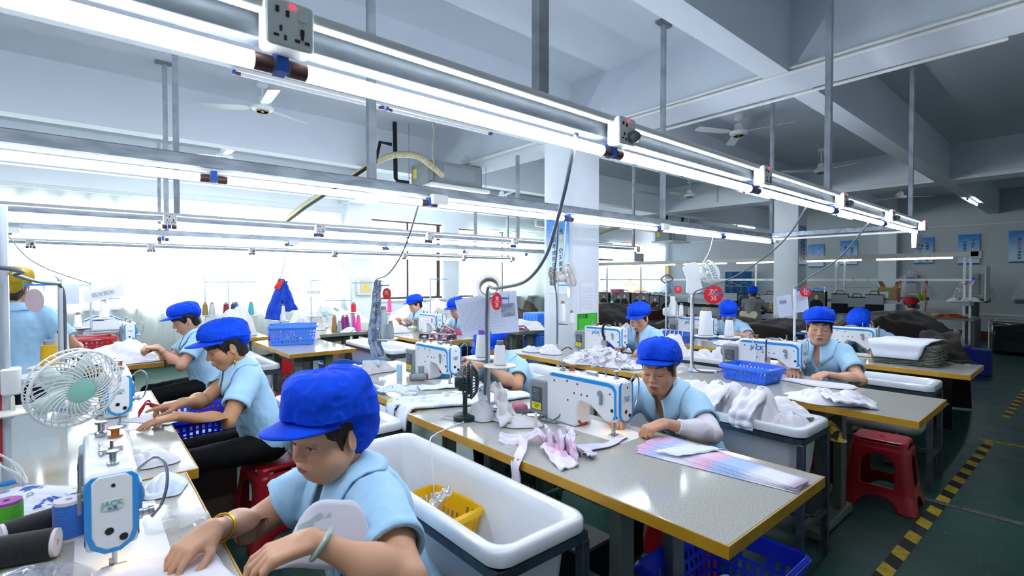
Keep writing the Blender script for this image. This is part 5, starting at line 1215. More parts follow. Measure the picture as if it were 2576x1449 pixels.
M_REDJ = mat('red_jacket_cloth', '#c03a34', .8); M_ORANGE = mat('orange_cloth', '#d9641c', .8, var=.4, vscale=14)
M_PAPER = mat('white_paper', '#e8ebf2', .6); M_PAPERB = mat('blueish_paper_sleeve', '#d5dcf0', .25, coat=.3)
def film(name, a, col='#eef3f6'):
    m, nt, b = nodes(name); L = nt.links; N = nt.nodes; o = N['Material Output']; t = N.new('ShaderNodeBsdfTransparent'); g = N.new('ShaderNodeBsdfGlossy'); g.inputs['Roughness'].default_value = .12; d = N.new('ShaderNodeBsdfDiffuse'); d.inputs[0].default_value = (*rgb(col), 1)
    x = N.new('ShaderNodeMixShader'); y = N.new('ShaderNodeMixShader'); x.inputs[0].default_value = .45; y.inputs[0].default_value = a; L.new(d.outputs[0], x.inputs[1]); L.new(g.outputs[0], x.inputs[2]); L.new(t.outputs[0], y.inputs[1]); L.new(x.outputs[0], y.inputs[2]); L.new(y.outputs[0], o.inputs[0]); return m
M_FILM = film('clear_film', .28); M_BAGM = film('milky_plastic_bag', .55, '#dfe9e4'); M_GREENBAG = film('green_plastic_bag', .7, '#5fc06a')
def heap(name, label, cat, c, rx, ry, h, m, seed=0, rz=0., fold=1., flat=2.5, rough_edge=.25, group=None, kind=None, fs=9., sub=0):
    """crumpled cloth lying on a surface"""
    nt_, nr = 84, 30; P = []
    for i in range(nt_):
        t = 2*PI*i/nt_; e = 1+rough_edge*(math.sin(2*t+seed)+.6*math.sin(3*t+seed*1.7)+.5*math.sin(5*t+seed*2.3))*.5
        for k in range(nr+1): u = (k/nr)**.85; P.append((math.cos(t)*u*e*rx, math.sin(t)*u*e*ry, u))
    P = np.array(P, np.float32); q = np.stack([P[:, 0], P[:, 1], np.full(len(P), seed*1.37)], 1); f = fs
    w = -np.clip(wrinkle(q, f*.8), 0, 1)**1.6; w2 = -np.clip(wrinkle(q+9, f*1.9), 0, 1)**1.6; lump = vnoise(q, 5.)
    u = P[:, 2]; z = h*(1-u**flat)*(.82+.30*lump)+h*fold*(.42*w+.20*w2)*np.clip((1-u)*5, 0, 1); z = np.maximum(z, .004)+.010*np.clip((1-u)*12, 0, 1)
    g = np.stack([vnoise(q+3, 6.), vnoise(q+11, 6.)], 1)*min(rx, ry)*.20*u[:, None]
    c_, s_ = math.cos(rz), math.sin(rz); X, Y = P[:, 0]+g[:, 0], P[:, 1]+g[:, 1]
    vs = np.stack([X*c_-Y*s_, X*s_+Y*c_, z], 1); b = MB(); n1 = nr+1
    b.add([tuple(v) for v in vs], [(i*n1+k, ((i+1) % nt_)*n1+k, ((i+1) % nt_)*n1+k+1, i*n1+k+1)[::-1] if k else (i*n1, i*n1+1, ((i+1) % nt_)*n1+1)[::-1] for i in range(nt_) for k in range(nr)][:])
    b.f = [f_[::-1] for f_ in b.f]; o = b.build(name, m, angle=180); o.location = c
    return tag(o, label, cat, group, kind)
def ribbon(name, label, cat, pts, width, m, wd=(1, 0, 0), wave=.006, seed=0, th=.003, nw=10, n=7, group=None, wfn=None, parent=None, freq=5.):
    """strip of cloth along a path; width direction wd (one vector or one per point)"""
    S = spline(pts, n); N_ = len(S); W = [Vector(w) for w in wd] if isinstance(wd[0], (tuple, list, Vector)) else [Vector(wd)]*len(pts)
    b = MB()
    def f(u, v):
        i = min(int(u*(N_-1)+.5), N_-1); p = S[i]; k = u*(len(W)-1); a = min(int(k), len(W)-2) if len(W) > 1 else 0
        w = W[a].lerp(W[min(a+1, len(W)-1)], k-a).normalized(); d = (S[min(i+1, N_-1)]-S[max(i-1, 0)]).normalized(); nrm = d.cross(w)
        ww = width*(wfn(u) if wfn else 1.)
        o = wave*(math.sin(v*freq*2+u*7+seed)+.6*math.sin(v*freq*3.3-u*11+seed*2)+.7*math.sin(u*23+seed*3))
        return p+w*((v-.5)*ww+.12*wave*math.sin(u*40+seed))+nrm*o
    b.grid(f, N_, nw); o = b.build(name, m, parent, angle=180, solid=th)
    return tag(o, label, cat, group) if label else o
def cord(label, pts, r, m, n=8): return tag(MB().tube(spline(pts, n), r, 7).build('cord', m, angle=180), label, 'cord')
def sheet_lines(b, T, w, h, rows, seed=0, x0=-.42, x1=.42, y0=.36, y1=-.38):
    r = random.Random(seed)
    for i in range(rows):
        y = y0+(y1-y0)*i/max(rows-1, 1); x = x0
        while x < x1-.03:
            l = r.uniform(.03, .16); l = min(l, x1-x); b.box(((x+l/2)*w, y*h, .0012), (l*w*.8, h*.011, .0006), M=T); x += l+.015
def paper(name, label, quad, rows=14, m=None, pic=None, cat='paper', ink=None, th=.0012, group=None):
    """flat sheet given by its top left corner, x axis vector and y axis (down) vector, with printed lines"""
    o, X, Y = [Vector(v) for v in quad]; w, h = X.length, Y.length; T = frame(o+X/2+Y/2, X, -Y); t = thing(name, label, cat, T.translation, 0, group); T = Matrix.Translation(-T.translation) @ T
    MB().box((0, 0, 0), (w, h, th), M=T).build('sheet', m or M_PAPER, t)
    if rows: b = MB(); sheet_lines(b, T, w, h, rows, len(label), x1=.42 if not pic else .05); b.build('printed_lines', ink or mat('faint_print', '#a7b1c6', .7), t, smooth=False)
    if pic: MB().box((w*pic[0], h*pic[1], .0012), (w*pic[2], h*pic[3], .0008), M=T).build('printed_picture', mat('grey_picture', '#a4adbd', .6, col2='#7d889c', vscale=40), t)
    return t
Z8 = ZT+.0005
# ---------------------------------------------------------------- machines on the tables
machine('white sewing machine nearest the camera at lower left, seen end on', (.05, 1.53, ZT), led=True); machine('white sewing machine in front of the woman with the gold drop earring', (.126, 2.99, ZT))
MACH5 = machine('white sewing machine in the middle with lit needle, back and grey motor box toward us', (1.80, 1.39, ZT), logo=False, led=True); machine('white sewing machine beside the light blue and grey thread spools', (1.86, 2.80, ZT), logo=False)
machine('white sewing machine behind the white scrap heap, black band round its arm', (3.75, 2.85, ZT)); machine('white sewing machine behind the small blue basket, tied with black and white cords', (3.83, 1.385, ZT))
machine('white sewing machine of the woman bending low, at far right', (5.45, 1.34, ZT), logo=False, led=True); machine('white sewing machine far behind the big white cone, near the blue wire basket', (5.42, 2.85, ZT))
machine('small looking white sewing machine by the folded plaid fabric, left of the column', (3.42, 5.45, ZT), logo=False); machine('white sewing machine seen end on at far left, beyond the white garment pile', (.36, 6.35, ZT)); 
# overlock at far left
t = thing('overlock_machine', 'white overlock machine with blue arched top, behind the red basket at far left', 'sewing machine', (.16, 7.05, ZT))
MB().rbox((0, 0, .07), (.34, .30, .14), .02, 3).build('base', mat('grey_cast', '#c9ccca', .4, .3), t); MB().prism([(-.15, 0), (.15, 0), (.17, .06), (.14, .13), (.06, .17), (-.06, .17), (-.14, .13), (-.17, .06)], .12, Matrix.Translation((0, -.06, .14)) @ Matrix.Rotation(PI/2, 4, 'X')).build('head', M_MACH, t, bevel=.02)
MB().prism([(-.15, .11), (-.06, .155), (.06, .155), (.15, .11), (.15, .125), (.06, .172), (-.06, .172), (-.15, .125)], .122, Matrix.Translation((0, -.062, .14)) @ Matrix.Rotation(PI/2, 4, 'X')).build('blue_stripe', M_MBLUE, t); MB().rbox((-.19, .05, .12), (.09, .1, .2), .02, 3).build('motor', M_MGREY, t); MB().box((.02, -.155, .10), (.2, .03, .05)).build('looper_cover', M_STEEL, t)
# ---------------------------------------------------------------- left tables
cone('blue thread spool standing beside the nearest sewing machine', (-.035, 1.80, Z8), 'blue', .105, .034, spool=True); cone('green thread spool with purple core at the left edge', (-.165, 1.93, Z8), 'green', .095, .034, spool=True, core=mat('purple_core', '#9a4a9c', .5))
cone('black thread spool lying on the near table, white core end to the right', (-.20, 1.735, Z8+.037), 'black', .15, .036, spool=True, rot=(PI/2, 0, math.radians(75))); cone('second black thread spool lying behind the first one', (-.17, 1.83, Z8+.034), 'black', .14, .034, spool=True, rot=(PI/2, 0, math.radians(110)))
heap('plastic_bag', 'crinkled clear plastic bag with dark print at the lower left corner', 'bag', (-.12, 1.52, Z8), .17, .16, .035, film('clear_bag_print', .5, '#cfd6ec'), 3, fs=14)
heap('cloth', 'white cloth with blue and red floral print behind the spools at lower left', 'cloth', (-.13, 2.10, Z8), .13, .17, .05, M_FLORAL, 5); heap('cloth', 'plain white cloth scrap between the spools and the floral cloth', 'cloth', (-.10, 1.965, Z8), .12, .05, .03, M_WC, 8)
heap('cloth', 'white cloth pouch standing behind the nearest sewing machine', 'cloth', (.19, 2.34, Z8), .075, .10, .10, M_WC, 2, fold=.5, flat=2.6); heap('cloth', 'small silver white pouch with dark blue edge beside the nearest machine', 'cloth', (.20, 2.02, Z8), .065, .10, .055, M_LBW, 6)
heap('cloth', 'white garment piece under the front woman\'s hands', 'cloth', (.12, 1.33, Z8), .17, .22, .014, M_WC, 4, fold=1.2, fs=6)
heap('plastic_film', 'small clear plastic film lying right of the nearest machine', 'plastic film', (.19, 1.72, Z8), .07, .09, .008, M_FILM, 9, fs=14)
b = MB(); r_ = random.Random(4); pts = []
for i in range(46): a = i*.62; pts.append((-.20+.045*math.cos(a)*(1+.2*math.sin(i)), 2.28+.05*math.sin(a), Z8+.02+.13*abs(math.sin(i*.31))))
tag(b.tube(spline(pts, 4), .0028, 6).build('cord', M_PVC, angle=180), 'tangled white cable bundle standing at the left edge of the near table', 'cord')
b = MB(); b.grid(lambda u, v: (.385+.152*(u-.5)+.05*v+.02*math.sin(u*3.1), 1.135-.13*(u-.5)+.03*v, .845+.135*v*(1-.85*abs(2*u-1)**3.2)+.004*math.sin(u*9)), 26, 12)
tag(b.build('cloth', print_mat('white_cloth_grey_mark', '#dcdce8', [('#a9bac2', 11, .60, .02)]), angle=180, solid=.004), 'white cloth piece with grey printed marks held up before the front woman\'s chest', 'cloth')
stand('thick grey thread stand pole cut by the left edge of the picture', -.205, 2.42, 1.75, [(1.05, .02, -.03)], r=.014); tag(MB().box((-.222, 2.415, 1.03), (.02, .012, .30)).build('strap', M_REDP), 'red strap along the pole at the left edge', 'strap')
small_fan('white clip fan with mint green hub over the table at left', (-.02, 2.33, 1.115), (.42, -.86, -.20), .135, mount=(-.19, 2.42, 1.15))
stand('grey thread stand with yellow cone, in front of the worker with yellow cap', -.092, 3.60, 1.50, [(1.045, -.045, -.08), (1.075, .0, .09)], [(1.47, -.14, -.03)], r=.011)
cone('bright yellow thread cone on the stand at left', (-.137, 3.52, 1.051), 'yellow', .115, .036, .030, core=mat('grey_core', '#8a8f90', .5)); cone('white thread cone with purple top behind the yellow one', (-.092, 3.69, 1.081), 'white', .125, .034, .026, core=mat('purple_top', '#7d5fb8', .4))
t = disc_sign('pale back of a round number disc hanging at the yellow cone stand', (-.19, 3.56, 1.39), math.radians(40), '', '', .06); t.children[0].data.materials[0] = mat('disc_back', '#dcc3cb', .4)
cord('grey cable sagging from the left rail to the yellow cone stand', [(-.9, 1.9, 1.62), (-.212, 2.216, 1.539), (-.185, 2.564, 1.515), (-.144, 2.901, 1.49), (-.098, 3.234, 1.481), (-.092, 3.56, 1.47), (-.075, 3.62, 1.36), (-.08, 3.62, .85)], .008, mat('grey_flex', '#59626b', .5))
t = paper('pattern_sheet', 'white paper with small print under the profile woman\'s hand', ((.13, 3.10, ZT+.004), (.17, -.22, 0), (.13, .10, 0)), 9); ribbon('strap', 'red fabric strap at the needle of the machine at left', 'strap', [(.20, 3.06, .83), (.24, 3.14, .87), (.27, 3.20, .84), (.33, 3.18, .815)], .025, M_REDP, (0, .4, 1), .003, 1)
tag(MB().rbox((.03, 2.96, ZT+.004), (.035, .06, .006), .004, 2).build('table_latch', M_STEEL), 'small steel latch plate set in the table left of the paper', 'latch')
t = basket('laundry_basket', 'blue laundry basket in the lap gap before the profile woman', (.56, 3.62, .48), .05, .40, .52, .22, M_BLUEP, 5, 12, .85); heap('cloth', 'pieces inside the blue lap basket', 'cloth', (.56, 3.62, .50), .14, .18, .10, M_LBP, 12)
tag(MB().box((.56, 3.62, .239), (.30, .40, .478)).build('crate', mat('dark_carton', '#5a5148', .8), bevel=.01), 'dark box carrying the blue lap basket', 'box')
# far left group
for i, (x, y, rx, ry, h, lb) in enumerate([(.30, 5.32, .20, .20, .07, 'white garment at the front corner of the pile at left'), (.02, 5.40, .22, .22, .075, 'white garment at the left of the pile behind the clip fan'), (.26, 5.68, .24, .22, .115, 'white garment on the crown of the pile at left'), (-.08, 5.78, .20, .20, .09, 'white garment at the back of the pile at left'), (.33, 5.95, .15, .20, .08, 'white garment next to the hands of the inspecting woman')]): heap('garment', lb, 'garment', (x, y, Z8+.012*i), rx, ry, h, M_WC, 20+i, fold=1.1, group='white garments in the pile at left')
basket('plastic_basket', 'red plastic basket behind the white garment pile', (.02, 6.30, ZT), .15, .42, .30, .14, M_REDP, 3, 10, .85)
stand('blue armed thread stand with hanging papers at left', .06, 6.52, 1.47, [(1.02, -.10, -.05), (1.10, .10, .02)], [(1.44, -.20, -.06), (1.30, .22, -.04)]); cone('white thread cone on the stand behind the red basket', (-.04, 6.47, 1.026), 'white', .13, .036); cone('larger white thread cone right of the papers stand', (.16, 6.54, 1.106), 'white', .18, .042, .026); cone('white cone standing on the table by the overlock', (-.20, 6.62, Z8), 'white', .14, .04); cone('pinkish white cone with brown tip by the red basket', (-.02, 6.62, Z8), 'palegrey', .15, .036)
paper('work_sheet', 'tilted work sheet clipped at the papers stand', ((-.16, 6.28, 1.455), (.15, -.06, .0), (-.03, .01, -.19)), 10, M_PAPERB); t = paper('notice', 'white card reading idle machine in mirrored characters on the papers stand', ((.0, 6.20, 1.38), (.29, -.11, .07), (.01, .0, -.11)), 0); a = text_mesh('闲置机器', .045, .0004); Tn = frame(V(.145, 6.14, 1.36)+V(-.35, -.9, 0)*.004, (-.29, .11, -.07), (0, 0, 1)); MB().add(a[0], a[1], Matrix.Translation(-t.location) @ Tn).build('lettering', M_TEXTG, t, smooth=False)
cord('thin grey cable dropping to the papers stand', [(-.513, 6.12, 1.93), (-.391, 6.164, 1.718), (-.266, 6.208, 1.608), (-.106, 6.3, 1.526), (.06, 6.50, 1.455)], .005, MATS['grey_flex']); cord('thin cable from the farthest rail toward the yellow cone stand', [(-.491, 8.86, 1.88), (-.267, 6.227, 1.616), (-.10, 3.64, 1.50)], .003, MATS['grey_flex'])
# ---------------------------------------------------------------- blue basket table and beyond
basket('laundry_basket', 'blue laundry basket on the short table in the middle distance', (1.73, 5.66, ZT), -.35, .47, .33, .205, M_LBLUEP, 4, 14, .86); heap('cloth', 'striped cloth inside the blue laundry basket on the table', 'cloth', (1.73, 5.66, ZT+.02), .13, .10, .14, M_STRIPE, 31)
heap('dust_cover', 'white cloth covering a machine right behind the blue basket', 'cover', (1.93, 5.93, Z8), .16, .17, .27, M_GC, 33, fold=.35, flat=3.2)
heap('dust_cover', 'grey white cover over the machine left of the hanging jacket', 'cover', (1.40, 6.95, Z8), .22, .28, .36, M_GP, 34, fold=.35, flat=3.2); heap('plastic_bag', 'big white plastic bag in the tub behind the profile woman', 'bag', (1.18, 5.55, .55), .17, .30, .42, mat('white_bag_plastic', '#e6e9f2', .3, coat=.2), 35, fold=.5, flat=2.6); heap('plastic_bag', 'second white plastic sheet spilling at the tub rim by the blue basket table', 'bag', (1.22, 5.25, .62), .15, .18, .16, mat('grey_bag_plastic', '#cfd4da', .3, coat=.2), 36)
stand('thread stand carrying the blue jacket', 1.70, 6.02, 1.50, [(1.03, -.02, -.08)], []); cone('purple cone at the foot of the jacket stand', (1.62, 6.10, Z8), 'purple', .14, .034); cone('white cone under the jacket', (1.70, 5.94, 1.036), 'white', .17, .036)
t = thing('jacket', 'bright blue jacket with red shoulder hung over a thread stand', 'jacket', (1.70, 6.0, 1.50))
for s, dx, nm in ((-1, -.10, 'left_sleeve'), (1, .085, 'right_sleeve')):
    o = ribbon(nm, None, None, [(0, -.03, .0), (dx*.35, -.06, -.12), (dx*.75, -.06, -.28), (dx*1.05, -.05, -.45 if s < 0 else -.36)], .14, M_BLUEJ, (1, -.35, .2*s), .012, s+2, .02, 12, wfn=lambda u: .35+.75*u, parent=t)
ribbon('red_yoke', None, None, [(-.01, -.075, -.01), (-.045, -.095, -.06), (-.075, -.10, -.11)], .06, M_REDJ, (1, -.3, -.3), .006, 1, .006, 8, parent=t); ribbon('lining', None, None, [(.02, -.05, -.02), (.0, -.04, -.16), (.02, -.03, -.30)], .08, mat('dark_lining', '#2a3138', .8), (1, -.3, 0), .008, 3, .004, 8, parent=t)
cord('thin cable down to the jacket stand', [(1.802, 6.107, 1.90), (1.764, 6.06, 1.69), (1.70, 6.02, 1.50)], .004, MATS['grey_flex'])
for x, y, top in ((1.18, 7.35, 1.52), (1.42, 7.25, 1.52)): stand('thread stand with dark cones beyond the jacket, %s' % ('left pole' if x < 1.3 else 'right pole'), x, y, top, [(1.03, .02, -.06), (1.03, .24, -.09)] if x > 1.3 else [(1.04, .03, -.05)], [(1.46, .30, -.1)])
for x, y, c, lb in ((1.38, 7.20, 'crimson', 'crimson thread cone in the row beyond the jacket'), (1.46, 7.18, 'navy', 'navy thread cone next to the crimson one'), (1.50, 7.22, 'blue', 'blue thread cone half behind the navy one'), (1.66, 7.16, 'teal', 'teal thread cone on its own dish left of the jacket'), (1.17, 7.32, 'gold', 'brown gold thread cone on the far left dish'), (1.24, 7.28, 'palegrey', 'pale thread cone beside the brown gold one')): cone(lb, (x, y, 1.037), c, .15, .036, .026)
basket('laundry_basket', 'blue laundry basket on the floor under the far end of the short table', (2.28, 5.72, .12), .1, .34, .44, .40, M_LBLUEP, 6, 10, .9); heap('cloth', 'mauve striped garments stacked under the short table', 'cloth', (1.88, 5.95, .0), .26, .32, .55, M_STRIPE, 41, flat=2.5); tag(MB().rbox((2.02, 5.55, .12), (.26, .2, .24), .02, 2).build('bin', M_BLUEP), 'dark blue bin in front of the striped garments', 'bin')
tag(MB().lathe([(.10, 0), (.125, .27), (.13, .28), (.118, .28), (.095, .01)], (.98, 6.55, 0), 24).build('bucket', M_DISH), 'ivory paint bucket on the floor behind the profile woman', 'bucket')
# purple and pink cones
for x, y, c, h, lb in ((2.52, 6.55, 'gold', .21, 'tall ochre cone on the small cone table'), (2.57, 6.50, 'grey', .13, 'low grey cone beside the ochre one'), (2.64, 6.55, 'purple', .20, 'fat purple cone on the small cone table'), (2.71, 6.60, 'purple', .20, 'second purple cone just behind the fat one'), (2.83, 6.50, 'pink', .20, 'hot pink cone at the right of the small cone table'), (2.83, 6.66, 'magenta', .20, 'magenta pink cone behind the hot pink one')): cone(lb, (x, y, Z8), c, h, .045 if c == 'purple' else .038)
stand('steel thread stand with the small red cone, before the electric box', 2.70, 6.42, 1.50, [(1.06, .0, -.07)], [(1.45, .3, -.1), (1.22, -.3, .1)]); cone('small red cone on its dish near the electric box', (2.70, 6.35, 1.066), 'red', .11, .033, .028); stand('thin thread stand with the idle machine card, by the pier', 2.34, 6.9, 1.52, [(1.0, .0, -.05)], [(1.48, .12, -.04)]); t = paper('notice', 'small idle machine card on the thin stand by the pier', ((2.22, 6.86, 1.37), (.26, -.05, 0), (0, 0, -.10)), 0); a = text_mesh('闲置机器', .042, .0004); MB().add(a[0], a[1], Matrix.Translation(-t.location) @ frame((2.35, 6.83, 1.32), (.26, -.05, 0), (0, 0, 1))).build('lettering', M_TEXTG, t, smooth=False)
heap('dust_cover', 'white sheet draped over machines behind the purple cones', 'cover', (2.42, 7.2, Z8), .25, .30, .40, mat('cream_sheet', '#e9e6e0', .8), 44, fold=.3, flat=3.0); small_fan('white desk fan half covered by the sheet behind the ochre cone', (2.50, 6.82, 1.02), (-.5, -.85, 0), .10, spokes=20); tag(MB().rbox((2.05, 6.9, .42), (.30, .34, .84), .01, 2).build('extinguisher_box', mat('red_paint', '#c4242b', .4)), 'red cabinet under the white sheet by the pier', 'cabinet')
heap('cloth', 'white and navy floral cloth hanging off the small cone table', 'cloth', (2.66, 6.40, Z8), .10, .09, .08, M_FLORAL, 46); tag(MB().box((2.58, 6.20, .33), (.40, .20, .66)).build('carton', mat('cardboard', '#b08a62', .8, var=.15, vscale=3), bevel=.01), 'brown carton standing under the small cone table', 'carton'); cord('thin cable to the red cone stand', [(3.421, 8.86, 1.90), (3.022, 7.384, 1.633), (2.70, 6.44, 1.50)], .003, MATS['grey_flex'])
heap('dust_cover', 'wide white sheet over the machines along the bright window', 'cover', (3.3, 8.5, .55), .7, .6, .55, mat('cream_sheet', '#e9e6e0', .8), 47, fold=.25, flat=3.0); heap('dust_cover', 'second white sheet under the dark framed window', 'cover', (5.4, 9.0, .5), .9, .6, .55, mat('cream_sheet', '#e9e6e0', .8), 48, fold=.25, flat=3.0)
# window side table (T2c, T2d)
for k in range(5): tag(MB().rbox((3.14, 5.00, ZT+.008+.012*k), (.20-.01*k, .42, .011), .005, 2, rz=.25+.03*k).build('folded_fabric', M_PLAID), 'folded purple plaid piece in the flat stack on the ochre edged table', 'folded cloth', 'plaid pieces in the flat stack')
heap('cloth', 'pale cloth scraps on the window side table left of the small machine', 'cloth', (3.18, 6.0, Z8), .14, .20, .11, M_GP, 51); heap('cloth', 'purple printed scraps behind the small machine', 'cloth', (3.45, 5.25, Z8), .10, .16, .10, M_PLAID, 52); heap('cloth', 'dark blue printed cloth before the far woman', 'cloth', (3.15, 6.55, Z8), .12, .16, .09, M_FLORAL, 53)
stand('thin blue thread stand with the pink cone before the far woman', 3.20, 6.60, 1.52, [(1.02, .10, -.08)], [(1.47, .05, -.02)]); cone('pink cone on the stand in front of the far woman\'s face', (3.30, 6.52, 1.026), 'pink', .17, .03, .026); stand('thread stand with a card left of the hanging sheets', 3.50, 5.75, 1.52, [(.99, .05, -.05)], [(1.50, .20, -.1)])
# fabric heap on grey side table, knit pile, crates
heap('cloth', 'thick grey white folded cloth on the side table left of the column', 'cloth', (4.70, 5.30, Z8), .27, .36, .17, M_GC, 55, fold=.5, flat=2.8); heap('cloth', 'maroon cloth under the thick white cloth on the side table', 'cloth', (4.50, 5.06, Z8), .14, .12, .09, M_PLAID, 56)
heap('fabric_pile', 'black speckled knit pile beside the column', 'fabric pile', (5.75, 6.55, 0), .62, .62, 1.12, M_NET, 57, fold=.12, flat=4.5, rough_edge=.1)
for k in range(3):
    t = thing('crate', ('bottom', 'middle', 'top')[k]+' light blue crate of the stack by the column', 'crate', (5.16, 5.42, .335*k), 0, 'light blue crates by the column'); MB().box((0, 0, .165), (.34, .30, .33)).build('crate_body', M_LBLUEP, t, bevel=.01); b = MB()
    for q in range(4): b.box((-.172, -.11+.073*q, .16), (.008, .012, .28)).box((-.12+.08*q, -.152, .16), (.012, .008, .28))
    b.build('ribs', M_LBLUEP, t)
t = thing('water_jug', 'blue water jug on the floor under the grey side table', 'jug', (4.90, 5.28, 0)); MB().lathe([(.12, 0), (.135, .02), (.135, .30), (.12, .33), (.05, .40), (.03, .42)], n=24).build('bottle', mat('blue_clear_plastic', '#3f9be8', .15, trans=.4), t); MB().lathe([(.032, .42), (.034, .46), (0, .46)], n=14).build('cap', M_BLUEP, t)
# ---------------------------------------------------------------- middle tables (T1a, T1b)
stand('tall thread stand with hanging work sheets and two white cones, in the middle', 1.62, 2.085, 1.435, [(1.055, .0, -.10), (1.075, .01, .07)], [(1.40, .06, -.10)], r=.012)
cone('white thread cone on the front dish of the tall middle stand', (1.62, 1.985, 1.061), 'white', .105, .034, .024, core=mat('steel_pin', '#8a9096', .3, .8)); cone('white thread cone with purple tip on the rear dish of the middle stand', (1.63, 2.155, 1.081), 'white', .125, .033, .024, core=MATS['purple_top'])
paper('work_sheet', 'left page of the large plastic sleeved work sheets hanging at the middle stand', ((1.555, 2.26, 1.385), (.125, -.105, .035), (0, 0, -.205)), 18, M_PAPERB); paper('work_sheet', 'right page of the work sheets with a grey picture, behind disc 25', ((1.685, 2.155, 1.425), (.115, -.10, .012), (.0, -.006, -.225)), 12, M_PAPERB, pic=(.16, .05, .5, .32))
t = thing('tape_roll', 'roll of white tape slung over the top of the middle stand', 'tape', (1.655, 2.12, 1.452)); Tr = frame((0, 0, 0), (.76, -.65, 0), (.25, .29, .93)); MB().lathe([(.068, -.022), (.068, .022), (.052, .022), (.052, -.022), (.068, -.022)], n=36, M=Tr, caps=False).build('tape', M_PAPER, t); MB().lathe([(.052, -.0222), (.052, .0222), (.046, .0222), (.046, -.0222), (.052, -.0222)], n=36, M=Tr, caps=False).build('core', M_CORE, t)
disc_sign('pinkish red oval looking number disc 20 over 25 at the middle stand', (1.615, 2.005, 1.385), math.radians(286), '20', '25', .045)
cord('thick grey power cable arching from the nearest rail to the middle stand', [(1.167, 1.055, 1.95), (1.275, 1.198, 1.833), (1.378, 1.346, 1.716), (1.468, 1.503, 1.587), (1.525, 1.69, 1.489), (1.542, 1.913, 1.455), (1.60, 2.06, 1.45), (1.602, 2.075, 1.30), (1.60, 2.07, 1.1), (1.58, 2.06, .92), (1.575, 2.03, .83), (1.66, 1.98, .812), (1.78, 1.86, .815)], .0075, MATS['grey_flex'])
heap('cloth_bag', 'grey white cloth tied at the middle stand, wine print, front part on the table', 'cloth', (1.60, 1.86, Z8), .10, .15, .05, M_GP, 61); ribbon('cloth', 'grey white cloth hanging in folds from the middle stand pole', 'cloth', [(1.63, 2.05, .945), (1.625, 2.01, .93), (1.61, 1.96, .885), (1.585, 1.89, .84), (1.55, 1.80, .812)], .16, M_GP, (1, .2, -.2), .012, 4, .008, 16, wfn=lambda u: .35+.75*u); heap('cloth_bag', 'bulging grey cloth bundle left of the stand foot, behind the green fan', 'cloth', (1.53, 2.02, Z8), .075, .085, .085, M_GC, 63, fold=.6, flat=2.6)
ribbon('cloth', 'blue printed corner of the cloth bundle at the stand foot', 'cloth', [(1.60, 2.12, .93), (1.57, 2.07, .90), (1.55, 2.03, .87)], .05, M_FLORAL, (1, -.3, .3), .004, 2)
tag(MB().rbox((1.755, 1.985, Z8+.022), (.075, .11, .044), .03, 5, rz=-.5).build('sponge', mat('pink_sponge', '#c97f93', .8, bump=.2, bscale=90), bevel=.012), 'dusty pink oval sponge beside the middle machine', 'sponge'); ribbon('cloth', 'white paper strip under the pink sponge', 'cloth', [(1.70, 2.14, Z8+.002), (1.80, 2.02, Z8+.004), (1.86, 1.96, Z8+.003)], .07, M_PAPER, (.6, .7, 0), .001, 1, .002)
tag(MB().lathe([(.012, 0), (.013, .004), (.009, .008), (.006, .075), (.003, .078)], (1.60, 1.695, ZT), 12).build('thread_pin', M_DISH), 'ivory plastic peg standing on the middle table', 'peg'); tag(MB().cyl((1.63, 1.74, ZT+.0005), (1.63, 1.74, ZT+.0012), .025, n=20).build('cable_hole', mat('wood_hole', '#8a6a48', .8)), 'round cable hole in the middle table behind the peg', 'hole')
t = thing('thread_snips', 'black thread snips with red ribbon on the machine bed in the middle', 'scissors', (1.86, 1.60, ZT+.004), .6); MB().prism([(-.045, 0), (-.02, .010), (.02, .009), (.05, .001), (.02, -.002), (-.02, -.001)], .005, Matrix.Translation((0, .003, .004))).build('blade', M_BLACK, t); MB().prism([(-.045, 0), (-.02, -.010), (.02, -.009), (.05, -.001), (.02, .002), (-.02, .001)], .005, Matrix.Translation((0, -.003, .008))).build('blade', M_STEEL, t); ribbon('ribbon', None, None, [(-.045, 0, .006), (-.07, .02, .012), (-.10, .035, .03), (-.08, .06, .035), (-.055, .04, .02)], .014, M_REDP, (0, 0, 1), .001, 1, .002, 4, parent=t)
# dark green desk fan
small_fan('small dark green desk fan standing at the corner of the middle table', (1.475, 2.035, .985), (.78, -.55, .0), .082, mat('fan_dark_green', '#15282a', .4), mat('fan_dark_green', '#15282a', .4), depth=.042, spokes=30, spiral=.0, name='desk_fan'); fan_ = [o for o in bpy.data.objects if o.name.startswith('desk_fan')][0]
MB().lathe([(.058, 0), (.060, .004), (.060, .020), (.054, .026), (.012, .030), (.011, .135)], (-.035, .005, .80-.985), 24).rbox((-.030, .012, -.005), (.07, .06, .07), .015, 3, rz=-.6).build('base', MATS['fan_dark_green'], fan_)
cord('thin white cable from the green fan over the table edge into the tub', [(1.44, 2.04, .815), (1.40, 2.12, .81), (1.36, 2.13, .808), (1.40, 2.0, .806), (1.34, 1.98, .806), (1.265, 1.96, .80), (1.20, 1.93, .80), (1.14, 1.88, .79), (1.12, 1.82, .68), (1.10, 1.78, .52)], .003, M_PVC)
